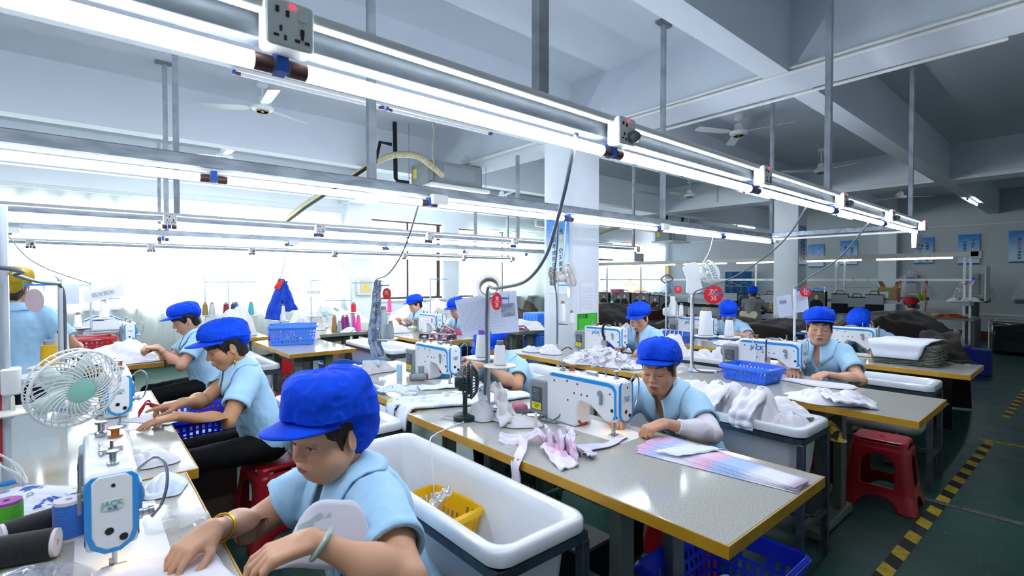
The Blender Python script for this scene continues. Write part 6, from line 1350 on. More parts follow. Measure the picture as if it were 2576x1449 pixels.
# pleated pastel strip at the middle table
z = Z8
ribbon('cloth_strip', 'pink and blue pastel strip feeding into the lit needle, lying across the middle table', 'cloth strip', [(1.81, 1.35, z+.006), (1.74, 1.335, z+.008), (1.64, 1.325, z+.006), (1.55, 1.35, z+.014), (1.50, 1.33, z+.022), (1.53, 1.29, z+.010), (1.48, 1.28, z+.02)], .055, M_PAST, (.2, 1, .0), .004, 3, .003, 8)
for k, (dx, dy, lean_, hh) in enumerate([(0, 0, -.02, .085), (.012, -.045, .01, .075), (.024, -.085, .02, .085), (.0, -.13, -.01, .06)]): ribbon('cloth_strip', 'upright pleat of the pastel strip heap, %s' % ('nearest the peg', 'second from the peg', 'third, curled open', 'last before the flat end')[k], 'cloth strip', [(1.50+dx, 1.47+dy, z+.004), (1.475+dx, 1.475+dy, z+hh*.7), (1.46+dx+lean_, 1.46+dy, z+hh), (1.445+dx, 1.445+dy, z+hh*.6), (1.43+dx, 1.43+dy, z+.004)], .065, M_PAST, (.45, 1, .25), .006, k, .003, 8, group='pleats of the pastel strip')
ribbon('cloth_strip', 'flat pink end of the pastel strip heap pointing to the table edge', 'cloth strip', [(1.45, 1.46, z+.02), (1.42, 1.40, z+.018), (1.385, 1.33, z+.012), (1.355, 1.25, z+.006)], .085, M_PAST, (1, -.15, 0), .005, 5, .006, 10); ribbon('cloth_strip', 'pastel strip hanging down over the front edge of the middle table', 'cloth strip', [(1.40, 1.56, z+.03), (1.36, 1.52, z+.012), (1.305, 1.475, z+.008), (1.272, 1.46, z-.01), (1.266, 1.455, z-.08), (1.262, 1.45, z-.16)], .07, M_PAST, (.25, 1, .0), .004, 7, .003, 8); ribbon('cloth_strip', 'pastel strip looping on the table between the peg and the pleats', 'cloth strip', [(1.35, 1.66, z+.02), (1.40, 1.60, z+.012), (1.43, 1.55, z+.03), (1.47, 1.55, z+.045), (1.48, 1.50, z+.02)], .06, M_PAST, (.6, .6, .3), .006, 9, .003, 8)
past = mat('pastel_banded', '#e6b9d6', .8)
nt_ = past.node_tree; N_ = nt_.nodes; tc = N_.new('ShaderNodeTexCoord'); sx = N_.new('ShaderNodeSeparateXYZ'); rp = N_.new('ShaderNodeValToRGB'); mr = N_.new('ShaderNodeMapRange'); mr.inputs[1].default_value = -.33; mr.inputs[2].default_value = .33; nt_.links.new(tc.outputs['Object'], sx.inputs[0]); nt_.links.new(sx.outputs[1], mr.inputs[0]); nt_.links.new(mr.outputs[0], rp.inputs[0]); nt_.links.new(rp.outputs[0], N_['Principled BSDF'].inputs['Base Color'])
e = rp.color_ramp.elements; e[0].position = 0; e[0].color = (*rgb('#e3b7d8'), 1); e[1].position = .12; e[1].color = (*rgb('#e6e2ee'), 1)
for ps, c in ((.27, '#e2e4f0'), (.33, '#a9bfe6'), (.46, '#a9bfe6'), (.52, '#e6b3cd'), (.66, '#e4e4f2'), (.76, '#e4e4f2'), (.82, '#a9c2ec'), (.9, '#d9b4da'), (1., '#e3b0d4')): x = e.new(ps); x.color = (*rgb(c), 1)
for k in range(9):
    b = MB(); L_ = .29; b.grid(lambda u, v: (-.055+.110*v, -L_+2*L_*u, .001+.004*math.sin(v*3.1)*(.3+.7*u)*(1 if k == 8 else .4)), 16, 6); o = b.build('cloth_strip', past, angle=180, solid=.0011); an = math.radians(7.5-1.7*k); o.location = (1.812-.298*math.sin(an)+.004*(k % 3), .622+.298*math.cos(an)+.008*(k % 4), Z8+.001+.0014*k); o.rotation_euler = (0, 0, an); tag(o, 'pastel banded strip in the fanned stack at the right end of the middle table', 'cloth strip', 'pastel strips in the fanned stack')
ribbon('cloth_strip', 'white flap folded back over the fanned pastel stack', 'cloth strip', [(1.725, 1.085, Z8+.018), (1.80, 1.05, Z8+.022), (1.88, 1.02, Z8+.022), (1.945, 1.0, Z8+.014)], .10, M_LBW, (-.25, 1, 0), .003, 2, .003, 10)
# things on the next table (T1b)
cone('light blue thread spool standing alone on the second middle table', (1.70, 3.21, Z8), 'lightblue', .10, .022, spool=True); cone('grey thread spool standing next to the machine there', (1.80, 3.08, Z8), 'grey', .10, .023, spool=True); cone('grey thread spool lying in front of the standing ones', (1.70, 3.06, Z8+.025), 'grey', .115, .024, spool=True, rot=(PI/2, 0, math.radians(65)), core=mat('red_core', '#b8505a', .5))
cone('light blue spool lying on the white cloth at left of that table', (1.60, 3.60, Z8+.06), 'lightblue', .12, .024, spool=True, rot=(PI/2, 0, math.radians(68))); heap('cloth', 'white cloth with wine print tied under the scarf stand', 'cloth', (1.66, 3.60, Z8), .19, .17, .13, M_GP, 71, flat=1.3); heap('thread_tangle', 'teal thread tangle beside the second machine', 'thread', (1.93, 3.02, Z8), .06, .07, .03, mat('thread_teal_dark', '#1d6d92', .9, bump=.8, bscale=150), 72, fs=30)
ribbon('cloth_strip', 'pale blue and yellow printed strip lying across toward the tub', 'cloth strip', [(2.0, 2.36, Z8+.006), (1.80, 2.42, Z8+.007), (1.55, 2.50, Z8+.007), (1.40, 2.55, Z8+.010), (1.32, 2.58, Z8+.0), (1.30, 2.58, .72)], .15, M_LBP, (.2, 1, 0), .003, 3, .006, 12); ribbon('cloth_strip', 'white tinted strip across the gap between the two middle tables', 'cloth strip', [(2.02, 2.22, Z8+.014), (1.75, 2.27, Z8+.012), (1.50, 2.36, Z8+.016), (1.36, 2.42, Z8+.014), (1.31, 2.43, Z8-.01), (1.29, 2.43, .70)], .16, M_LBW, (.15, 1, 0), .003, 5, .012, 12); ribbon('cloth_strip', 'white strip with wavy dark edge below the second machine', 'cloth strip', [(2.0, 2.62, Z8+.006), (1.82, 2.70, Z8+.010), (1.62, 2.80, Z8+.006)], .12, M_LBW, (.4, 1, 0), .005, 7, .006, 12)
ribbon('cloth_strip', 'rumpled pale blue strip at the left corner of the second middle table', 'cloth strip', [(1.55, 2.70, Z8+.010), (1.44, 2.78, Z8+.030), (1.38, 2.88, Z8+.02), (1.34, 2.98, Z8+.03), (1.42, 3.05, Z8+.012)], .13, M_LBP, (.5, 1, .2), .010, 8, .006, 12); heap('cloth', 'pale blue printed cloth lying in the second tub', 'cloth', (1.12, 2.70, .52), .12, .24, .16, M_LBP, 73); heap('cloth', 'small blue cloth pieces beside the second machine needle', 'cloth', (1.95, 2.48, Z8), .07, .12, .025, M_LBP, 74)
tag(MB().lathe([(.004, 0), (.012, -.01), (.010, -.04), (.002, -.045)], (1.86, 2.92, .90), 8).build('tassel', M_REDP), 'wine red tassel hanging at the second machine arm', 'tassel')
stand('thread stand with the patterned scarf and grey cones', 1.76, 3.70, 1.50, [(1.03, .05, -.08)], [(1.45, .08, -.06)]); cone('big pale grey cone on the scarf stand', (1.80, 3.66, 1.036), 'palegrey', .23, .036, .028); cone('small grey cone in front of the big one on the scarf stand', (1.82, 3.58, 1.036), 'grey', .12, .028, .022)
ribbon('scarf', 'grey blue plaid scarf hung down the stand beside grey cones', 'scarf', [(1.755, 3.66, 1.49), (1.735, 3.64, 1.40), (1.725, 3.65, 1.2), (1.715, 3.65, 1.05), (1.73, 3.62, .93), (1.745, 3.60, .88)], .10, print_mat('grey_plaid', '#8797ad', [('#5a6a88', 20, .5, .05), ('#c9b85a', 30, .64, .03)]), (1, -.6, 0), .010, 3, .010, 12, wfn=lambda u: .5+.6*u); disc_sign('red number disc turned edge on at the scarf stand', (1.80, 3.60, 1.385), math.radians(200), 'ZC', '', .045)
cord('grey cable from the second rail to the scarf stand', [(1.428, 2.458, 1.93), (1.528, 2.75, 1.774), (1.619, 3.051, 1.639), (1.691, 3.368, 1.535), (1.758, 3.692, 1.50)], .005, MATS['grey_flex'])
# tub with yellow basket
basket('plastic_basket', 'yellow plastic basket inside the long white tub', (1.045, 1.68, .505), .12, .22, .30, .11, M_YELP, 2, 8, .85); heap('plastic_bag', 'crumpled milky plastic bag in and beside the yellow basket', 'bag', (1.0, 1.86, .40), .13, .17, .30, M_BAGM, 81, fold=.8, flat=1.8, fs=12); heap('plastic_bag', 'green plastic bag inside the yellow basket', 'bag', (1.03, 1.62, .53), .06, .085, .12, M_GREENBAG, 82, fs=14); ribbon('plastic_bag', 'twisted clear bag handle sticking out over the yellow basket', 'bag', [(1.0, 1.68, .60), (1.05, 1.67, .64), (1.10, 1.655, .665)], .05, M_BAGM, (.3, 1, .4), .006, 1, .002, 8)
# below the tables
basket('laundry_basket', 'large royal blue laundry basket on the floor under the right end of the middle table', (1.86, .92, .08), .0, .56, .40, .34, M_BLUEP, 5, 14, .82); tag(MB().rbox((1.86, .92, .04), (.66, .50, .07), .06, 4).build('tray', M_BLUEP), 'flat blue tray under the large laundry basket', 'tray'); heap('cloth', 'white cloth lying in the large blue laundry basket', 'cloth', (1.95, .95, .22), .15, .12, .13, M_WC, 84); cone('pale spool lying in the large blue basket', (1.72, .85, .33), 'palegrey', .2, .03, spool=True, rot=(PI/2, 0, .9))
heap('cloth', 'pastel cloth heap on the floor between tub and table legs', 'cloth', (1.46, 1.22, .0), .17, .30, .34, M_PAST, 85, flat=2.); heap('cloth', 'pink pastel cloth under the long tub', 'cloth', (.86, 1.30, 0), .13, .25, .30, M_PAST, 86, flat=2.); basket('plastic_basket', 'dark green slotted basket under the middle table', (1.75, 2.05, .25), 0, .34, .46, .16, M_GREENP, 3, 10, .9); tag(MB().box((1.75, 2.05, .125), (.30, .40, .245)).build('crate', M_BLUEP, bevel=.02), 'blue box under the dark green basket', 'box')
tag(MB().rbox((1.72, 1.58, .16), (.24, .32, .32), .02, 3).build('bin', M_BLACK), 'black plastic bin under the middle table', 'bin'); heap('plastic_bag', 'black plastic bag under the fan corner of the middle table', 'bag', (1.62, 2.6, 0), .20, .28, .55, mat('black_bag', '#17100f', .3, coat=.3), 88, flat=2.4); tag(MB().tube(spline([(1.60, 1.9, .01), (1.52, 1.8, .012), (1.60, 1.72, .02), (1.68, 1.80, .012), (1.58, 1.86, .03), (1.5, 1.74, .012)], 6), .008, 6).build('cord', M_BLACK, angle=180), 'black cable coil on the floor beside the black bin', 'cord')
basket('laundry_basket', 'blue laundry basket half hidden under the long tub', (.93, 1.62, .02), 0, .30, .40, .24, M_BLUEP, 3, 8, .85)
tag(MB().rbox((.33, 1.00, .40), (.16, .12, .80), .02, 2).build('waste_bin', M_TUBW), 'white plastic bin end beside the front woman\'s arm', 'bin') if 0 else None
# ---------------------------------------------------------------- right tables (T2a, T2b)
for i, (x, y, z0, rx, ry, h, lb) in enumerate([(2.89, 1.98, .68, .12, .17, .20, 'white T-shirt at the far end of the heaped tub'), (2.90, 1.72, .70, .13, .20, .26, 'white T-shirt with faint drawn print on the crown of the heaped tub'), (2.88, 1.45, .69, .12, .20, .25, 'white T-shirt with blue tinted print in the middle of the heaped tub'), (2.90, 1.22, .68, .12, .18, .19, 'white T-shirt over the near half of the heaped tub'), (2.92, 1.06, .68, .11, .10, .13, 'white T-shirt at the near corner of the heaped tub'), (3.03, 1.55, .74, .12, .22, .17, 'white T-shirt lying over the inner rim of the heaped tub'), (3.04, 1.22, .74, .12, .20, .13, 'white T-shirt between the heaped tub and the table edge')]): heap('t_shirt', lb, 't-shirt', (x, y, z0), rx, ry, h, M_WP, 91+i, fold=1.0, fs=9, flat=2.2)
heap('t_shirt', 'white T-shirt spread from the tub onto the ochre edged table', 't-shirt', (3.26, 1.02, Z8), .14, .26, .075, M_WC, 96, rz=.25, fold=1.2, fs=11)
for k, (y, w_, dr, sd) in enumerate([(1.50, .26, .20, 2), (1.78, .16, .07, 5), (1.24, .14, .05, 8)]): ribbon('t_shirt', ('white T-shirt sleeve hanging far down over the outer rim of the heaped tub', 'small flap of a white T-shirt over the outer rim at the far end', 'small flap of a white T-shirt over the outer rim near the corner')[k], 't-shirt', [(2.86, y, .87), (2.77, y, .83), (2.705, y, .795), (2.68, y, .755), (2.672, y-.01, .75-dr*.6), (2.67, y-.02, .75-dr)], w_, M_WC, (0, 1, 0), .008, sd, .008, 16, wfn=lambda u: .95-.5*max(u-.55, 0))
ribbon('t_shirt', 'white T-shirt sleeve reaching along the table beyond the tub', 't-shirt', [(3.10, .95, Z8+.05), (3.18, .86, Z8+.03), (3.25, .78, Z8+.012)], .16, M_WC, (.7, .7, 0), .006, 4, .012, 12, wfn=lambda u: 1-.35*u)
basket('plastic_basket', 'small blue plastic basket on the table in front of the woman at right', (3.50, 1.54, ZT), PI/2-.12, .34, .22, .105, mat('mid_blue_plastic', '#2f6be0', .35), 2, 12, .85); heap('cloth', 'white cloth piece under the right woman\'s forearm', 'cloth', (3.70, 1.18, Z8), .10, .19, .016, M_WC, 98, fs=6)
ribbon('lace', 'white cord tied over the arm of the machine behind the small blue basket', 'cord', [(3.775, 1.66, 1.06), (3.77, 1.64, .98), (3.72, 1.62, .92), (3.60, 1.60, .89)], .008, M_WC, (0, 1, 0), .001, 1, .003, 3); tag(MB().tube([(3.775, 1.56, .90), (3.775, 1.56, 1.06), (3.885, 1.56, 1.06), (3.885, 1.56, .93)], .004, 6).build('cord', M_BLACK), 'black cord tied round the arm of the machine behind the small blue basket', 'cord')
tag(MB().tube(spline([(3.70, 2.98, .93), (3.692, 3.0, .99), (3.692, 3.0, 1.045), (3.72, 3.0, 1.075), (3.78, 3.0, 1.07)], 4), .012, 8).build('band', M_BLACK), 'black band round the arm of the machine behind the scraps', 'band'); tag(MB().rbox((3.90, 3.02, .84), (.14, .10, .10), .02, 3).build('box', M_BLUEP), 'small blue box behind the machine with the black band', 'box')
heap('plastic_film', 'crumpled clear film left of the stand with disc 30', 'plastic film', (3.42, 2.14, Z8), .17, .20, .06, M_FILM, 101, fs=14); tag(MB().box((3.55, 1.93, Z8+.006), (.10, .20, .010), rz=.5).build('cloth', M_WC, bevel=.003), 'folded white square at the foot of the stand with disc 30', 'cloth')
stand('thread stand with number disc 30 and the biggest white cone', 3.49, 1.985, 1.395, [(1.075, .04, -.09), (1.075, .10, -.24)], [(1.395, .10, -.20)], r=.011, m=mat('white_pole', '#e3e8ee', .3)); cone('biggest white cone, brown core, below number disc 30', (3.53, 1.895, 1.081), 'white', .19, .054, .038); cone('smaller white cone right of the biggest one', (3.59, 1.745, 1.081), 'white', .125, .034, .024, core=mat('steel_pin', '#8a9096', .3, .8))
disc_sign('round red number disc ZC 30 under the white fan', (3.555, 1.85, 1.385), math.radians(216), 'ZC', '30', .069); small_fan('white clip fan on top of the stand with disc 30', (3.60, 1.88, 1.56), (.62, -.62, .35), .085, spokes=26, mount=(3.49, 1.985, 1.51)); tag(MB().prism([(-.07, -.10), (-.03, -.115), (.03, -.115), (.065, -.09), (.05, 0), (.065, .09), (.03, .12), (-.03, .115), (-.07, .09), (-.05, 0)], .016, Matrix.Translation((3.46, 1.96, 1.505)) @ Matrix.Rotation(-.6, 4, 'Z') @ Matrix.Rotation(PI/2, 4, 'X') @ Matrix.Rotation(.15, 4, 'Z')).build('fan_bracket', M_FANW, bevel=.006), 'white plastic bracket plate of the fan above disc 30', 'bracket')
cord('grey cable from the nearest rail to the stand with disc 30', [(3.104, 1.057, 1.93), (3.223, 1.205, 1.767), (3.302, 1.387, 1.632), (3.335, 1.608, 1.506), (3.372, 1.828, 1.435), (3.47, 1.96, 1.38), (3.475, 1.96, 1.2), (3.478, 1.965, 1.0), (3.45, 1.94, .84), (3.52, 1.85, .812), (3.70, 1.80, .812)], .005, MATS['grey_flex']); cord('thin white wires up from the fan above disc 30', [(4.626, 2.41, 1.93), (4.092, 2.166, 1.746), (3.56, 1.95, 1.60)], .003, M_PVC)
heap('scraps', 'loose heap of small white fabric scraps on the table before the column', 'fabric scraps', (3.25, 2.66, Z8), .20, .34, .13, M_WC, 104, fold=1.0, fs=30, kind='stuff'); r_ = random.Random(9); b = MB()
for k in range(260):
    a = r_.uniform(0, 2*PI); q = math.sqrt(r_.random()); x, y = 3.25+.21*q*math.cos(a), 2.66+.36*q*math.sin(a); zz = Z8+.006+.135*(1-q**1.6)*r_.uniform(.75, 1.05); s = r_.uniform(.012, .026); M_ = Matrix.Translation((x, y, zz)) @ Matrix.Rotation(r_.uniform(0, 6), 4, 'Z') @ Matrix.Rotation(r_.uniform(-1, 1), 4, 'X') @ Matrix.Rotation(r_.uniform(-.6, .6), 4, 'Y')
    b.add([(-s, -s*.7, 0), (s, -s*.5, s*.3), (s*.8, s*.8, -s*.2), (-s*.7, s*.6, s*.25)], [(0, 1, 2, 3)], M_)
tag(b.build('scraps', M_WC, smooth=False, solid=.0012), 'curled white snippets covering the scrap heap', 'fabric scraps', kind='stuff')
heap('cloth_bag', 'white cloth bag standing left of the scrap heap', 'cloth', (3.34, 3.36, Z8), .10, .13, .15, M_WC, 106, fold=.5, flat=2.4); heap('cloth', 'white cloth with blue letters lying left of the white bag', 'cloth', (3.30, 3.56, Z8), .08, .12, .06, M_FLORAL, 107); cord('black motor cable behind the scrap heap', [(3.42, 3.30, .812), (3.55, 3.32, .84), (3.64, 3.34, .81)], .005, M_BLACK)
stand('thread stand before the column poster with two white cones', 3.57, 3.47, 1.50, [(1.07, .04, -.10)], [(1.44, .05, -.1)]); cone('tall white cone on the stand before the column', (3.59, 3.42, 1.076), 'white', .19, .034, .024); cone('short white cone on the stand before the column', (3.62, 3.33, 1.076), 'white', .10, .025, .02); small_fan('white clip fan on the stand before the column poster, seen from its side', (3.68, 3.38, 1.545), (.80, -.52, .25), .115, mat('fan_greyish', '#d9d2cc', .4), mat('fan_greyish', '#d9d2cc', .4), spokes=30, mount=(3.58, 3.46, 1.53)); t = disc_sign('pale pink back of the number disc at the column stand', (3.61, 3.36, 1.37), math.radians(150), '', '', .05); t.children[0].data.materials[0] = MATS['disc_back']
tag(MB().prism([(-.03, -.08), (.03, -.09), (.045, -.02), (.03, .04), (.045, .09), (-.03, .10), (-.045, .03), (-.03, -.02)], .006, Matrix.Translation((3.53, 3.50, 1.52)) @ Matrix.Rotation(-.7, 4, 'Z') @ Matrix.Rotation(PI/2, 4, 'X')).build('mesh_pad', mat('grey_mesh', '#bdb8b0', .7, col2='#4a4744', vscale=90)), 'grey mesh pad hanging beside the fan at the column stand', 'pad'); cord('grey cable down along the column stand', [(2.504, 2.427, 1.92), (2.757, 2.693, 1.689), (3.0, 2.96, 1.507), (3.50, 3.42, 1.35), (3.54, 3.45, 1.1), (3.55, 3.46, .86)], .007, MATS['grey_flex']); cord('white cable looping from the second rail to the column stand fan', [(2.582, 2.425, 1.92), (2.62, 2.47, 1.86), (3.092, 2.926, 1.708), (3.588, 3.439, 1.547)], .004, M_PVC)
# rows at far right (T3a, T3b)
t = thing('cloth_stack', 'tall stack of folded grey green cloth on the far right table', 'cloth stack', (5.27, 1.02, ZT)); b = MB(); r_ = random.Random(3)
for k in range(18):
    zz = .004+.0092*k; ph = r_.uniform(0, 6); w_, l_ = .20+r_.uniform(-.008, .008), .30+r_.uniform(-.010, .010)
    def f(u, v, zz=zz, ph=ph, w_=w_, l_=l_, k=k): a = u*2*PI; x = w_*max(-1, min(1, 1.35*math.cos(a))); y = l_*.72*max(-1, min(1, 1.35*math.sin(a))); return (x+.004*math.sin(y*40+ph), y+.004*math.sin(x*50+ph), zz+.0085*v+.004*math.sin(u*60+ph*.3+k*.25)*.9+.0025*math.sin(u*23+k))
    b.grid(f, 90, 2, closeu=True)
b.build('layers', mat('grey_green_cloth_edge', '#7d8276', .9, col2='#5f6459', vscale=50), t, angle=180, solid=.002); MB().box((0, 0, .083), (.36, .39, .16)).build('core_layers', mat('grey_green_cloth', '#80857a', .9), t)
ribbon('cloth_sheet', 'white cloth laid over the top of the tall cloth stack and down its side', 'cloth', [(5.47, 1.0, ZT+.190), (5.30, 1.02, ZT+.198), (5.10, 1.05, ZT+.192), (5.045, 1.06, ZT+.172), (5.035, 1.06, ZT+.11), (5.03, 1.06, ZT+.055)], .40, mat('white_fleece_back', '#dfe2ee', .9), (0, 1, 0), .003, 3, .004, 14, wfn=lambda u: 1 if u < .5 else 1-.9*(u-.5)*.6)
heap('plastic_film', 'clear plastic film draped in the right tub', 'plastic film', (4.69, 1.15, .60), .15, .40, .16, M_FILM, 111, fs=12, flat=2.5); heap('cloth', 'dark green cloth piece under the needle of the bending woman', 'cloth', (5.40, 1.42, Z8), .10, .14, .012, M_GC, 112)
stand('thread stand with number disc 10', 4.96, 1.80, 1.415, [(1.02, .06, -.12)], [(1.41, .09, -.22), (1.0, .08, -.18)], r=.010, m=MATS['white_pole']); cone('white spool lying low on the disc 10 stand', (5.02, 1.69, 1.026), 'white', .05, .03, .026); disc_sign('round red number disc ZC 10 under a blue arm', (4.99, 1.72, 1.385), math.radians(211), 'ZC', '10', .046); t = paper('work_sheet', 'left work sheet with photos on the disc 10 stand', ((4.85, 1.93, 1.335), (.10, -.085, .02), (.045, -.035, -.185)), 6, M_PAPERB, pic=(-.1, .2, .5, .18)); paper('work_sheet', 'right work sheet on the disc 10 stand', ((4.965, 1.83, 1.38), (.10, -.085, .015), (.03, -.03, -.19)), 11, M_PAPERB)
cord('grey cable from the nearest rail to the disc 10 stand', [(4.30, 1.061, 1.92), (4.503, 1.317, 1.662), (4.701, 1.58, 1.524), (4.95, 1.80, 1.415)], .006, MATS['grey_flex'])
for i, (x, y, rx, ry, h, lb) in enumerate([(4.68, 3.2, .17, .24, .20, 'white cloth at the far end of the tub under the blue wire basket'), (4.68, 2.85, .18, .26, .22, 'white cloth in the middle of the tub under the blue wire basket'), (4.70, 2.50, .17, .24, .20, 'white cloth at the near end of the tub behind the big white cone')]): heap('cloth', lb, 'cloth', (x, y, .64), rx, ry, h+.06, M_WP, 121+i, fs=8)
basket('wire_basket', 'blue fine mesh basket with white cords hanging out', (5.06, 3.06, ZT), PI/2, .34, .22, .10, mat('mesh_blue', '#3a62c0', .4), 4, 22, .9, handle=False); b = MB()
for k in range(6): b.tube(spline([(5.04, 3.18-.05*k, ZT+.12), (4.97, 3.18-.05*k, ZT+.135), (4.935, 3.17-.05*k, ZT+.09), (4.93, 3.16-.045*k, ZT+.03)], 4), .004, 5)
tag(b.build('cord_bundle', M_WC), 'white cords hanging over the rim of the blue mesh basket', 'cord'); heap('garment', 'white garment bag behind the scrap heap woman, near the column', 'garment', (5.12, 3.70, Z8), .20, .24, .26, M_GC, 126, fold=.5, flat=2.2); heap('cloth', 'white and navy scraps on the third row table', 'cloth', (5.30, 3.45, Z8), .20, .22, .13, M_FLORAL, 127, fs=14); heap('cloth', 'white cloth between the machine and the woman beyond disc 30', 'cloth', (5.28, 2.55, Z8), .15, .20, .06, M_WC, 128)
heap('cloth', 'white cloth bundle left of the right woman\'s head', 'cloth', (5.10, 1.98, Z8), .13, .16, .16, M_GP, 129, fold=.6, flat=2.); heap('cloth', 'low white cloth pile behind the machine tied with cords', 'cloth', (5.22, 2.24, Z8), .16, .22, .10, M_WC, 130)
stand('thread stand with a fan, far behind the woman of the scrap heap', 5.30, 3.35, 1.47, [(1.06, .08, -.10)], [(1.42, .08, -.10)]); cone('tall white cone on the far stand with the fan', (5.33, 3.28, 1.066), 'white', .24, .034, .026); cone('short white cone beside the tall one on the far stand', (5.42, 3.22, 1.066), 'white', .13, .026, .02); small_fan('white fan standing behind the two far white cones', (5.62, 3.42, 1.09), (.5, -.85, 0), .14, spokes=30); disc_sign('small red number disc on the far stand with the fan', (5.38, 3.24, 1.375), math.radians(215), 'ZC', '', .045); tag(MB().tube(spline([(5.28, 3.35, 1.45), (5.24, 3.38, 1.50), (5.30, 3.33, 1.55), (5.37, 3.30, 1.50), (5.30, 3.34, 1.46)], 5), .008, 6).build('cord', mat('brown_cable', '#6b4a3a', .5)), 'brown cable loop at the top of the far stand with the fan', 'cord'); t = thing('screwdriver', 'yellow and black screwdriver stuck upright at the far stand', 'tool', (5.31, 3.34, 1.56)); MB().lathe([(.010, 0), (.014, .02), (.012, .09), (.006, .10)], n=12).build('handle', M_YELP, t); MB().cyl((0, 0, 0), (0, 0, -.05), .004, n=8).build('shaft', M_BLACK, t)
tag(MB().rbox((3.3, 1.35, .30), (.30, .22, .02), .02, 2).build('board', M_OLIVE), 'olive pedal plate under the right table', 'pedal'); heap('cloth_bag', 'yellow checked cloth hanging under the right table corner', 'cloth', (3.20, .98, .60), .07, .09, .13, print_mat('yellow_check', '#d0a030', [('#3a342c', 30, .5, .03), ('#e8e0cc', 26, .6, .03)]), 131)
# ---------------------------------------------------------------- writing on the columns and the end wall
def poster_mat():
    m, nt, b = nodes('poster_sky_print'); L = nt.links; N = nt.nodes; tc = N.new('ShaderNodeTexCoord'); sp = N.new('ShaderNodeSeparateXYZ'); r = N.new('ShaderNodeValToRGB'); n = N.new('ShaderNodeTexNoise'); n.inputs['Scale'].default_value = 6
    L.new(tc.outputs['Generated'], sp.inputs[0]); L.new(tc.outputs['Object'], n.inputs[0]); ad = N.new('ShaderNodeMath'); ad.operation = 'MULTIPLY_ADD'; ad.inputs[1].default_value = .25; L.new(n.outputs[0], ad.inputs[0]); L.new(sp.outputs[2], ad.inputs[2]); L.new(ad.outputs[0], r.inputs[0])
    e = r.color_ramp.elements; e[0].position = .1; e[0].color = (*rgb('#e6eef6'), 1); e[1].position = 1.05; e[1].color = (*rgb('#2f86d6'), 1); x = e.new(.55); x.color = (*rgb('#a9cdee'), 1); L.new(r.outputs[0], b.inputs['Base Color']); b.inputs['Roughness'].default_value = .35; return m
M_POST = poster_mat(); M_TXR = mat('print_red', '#d8324a', .5); M_TXY = mat('print_yellow', '#e6d23a', .5); M_TXB = mat('print_blue', '#2560b0', .5)
def poster(label, o, X, H, cols, size, foot=False):
    """o: top left corner, X: width vector, H: height; cols: columns from right to left as lists of (character, colour)"""
    o = Vector(o); X = Vector(X); w = X.length; n = X.normalized().cross(V(0, 0, 1)); t = thing('poster', label, 'poster', o+X/2-V(0, 0, H/2)); T = frame((0, 0, 0), X, (0, 0, 1)); MB().box((0, 0, 0), (w, H, .004), M=T).build('sheet', M_POST, t)
    for c, mm in (('k', M_TEXTK), ('r', M_TXR), ('y', M_TXY)):
        b = MB()
        for i, (txt, x, y) in enumerate(cols):
            for k, (ch, cc) in enumerate(txt):
                if cc != c or ch == ' ': continue
                a = text_mesh(ch, size, .0005, bold=.002*size/.1); b.add(a[0], a[1], T @ Matrix.Translation((x*w, H*(.5-y)-size*1.12*k, .0026)))
        if b.v: b.build('characters', mm, t, smooth=False)
    b = MB(); b.box((0, H*.455, .0026), (w*.7, H*.018, .0006), M=T)
    if foot: b.box((0, -H*.47, .0026), (w*.98, H*.05, .0006), M=T)
    b.build('header_print', M_TXB, t, smooth=False); return t
def C(s): return [(a, b) for a, b in zip(s[0], s[1])]
poster('blue poster with two columns of characters on the near column', (4.176, 4.245, 2.22), (0, -.36, 0), .89, [(C(('先考虑做对的事情', 'kyykkkkk')), .17, .20), (C(('然后考虑把它做对', 'kkkkkkrr')), -.14, .22)], .066)
paper('notice', 'white printed notice taped on the lit face of the near column', ((4.31, 3.826, 1.455), (.235, 0, 0), (0, 0, -.34)), 16); 
t = paper('notice', 'bright green fire extinguisher notice low on the near column', ((4.255, 3.825, 1.105), (.345, 0, 0), (0, 0, -.205)), 0, mat('green_card', '#46c832', .5)); a = text_mesh('灭火器', .052, .0004, bold=.0008); b_ = text_mesh('119', .036, .0004); Tn = frame((0, -.002, 0), (1, 0, 0), (0, 0, 1)); b = MB(); b.add(a[0], a[1], Tn @ Matrix.Translation((-.075, .065, .001))); b.add(b_[0], b_[1], Tn @ Matrix.Translation((.10, -.065, .001))); sheet_lines(b, Tn @ Matrix.Translation((.08, .02, .001)), .17, .12, 7, 3); sheet_lines(b, Tn @ Matrix.Translation((-.09, -.01, .001)), .13, .10, 5, 8)
for s in (-1, 1): b.box((s*.162, 0, .0016), (.004, .19, .0006), M=Tn).box((0, s*.092, .0016), (.33, .004, .0006), M=Tn)
b.build('print', mat('dark_green_print', '#143d12', .6), t, smooth=False)
poster('blue poster on the shaded face of the far column', (10.72, 3.825, 2.56), (.40, 0, 0), .80, [(C(('不为失败找理由', 'kkkkkkk')), .16, .20), (C(('只为成功找方法', 'kkkkrry')), -.16, .24)], .072, True)
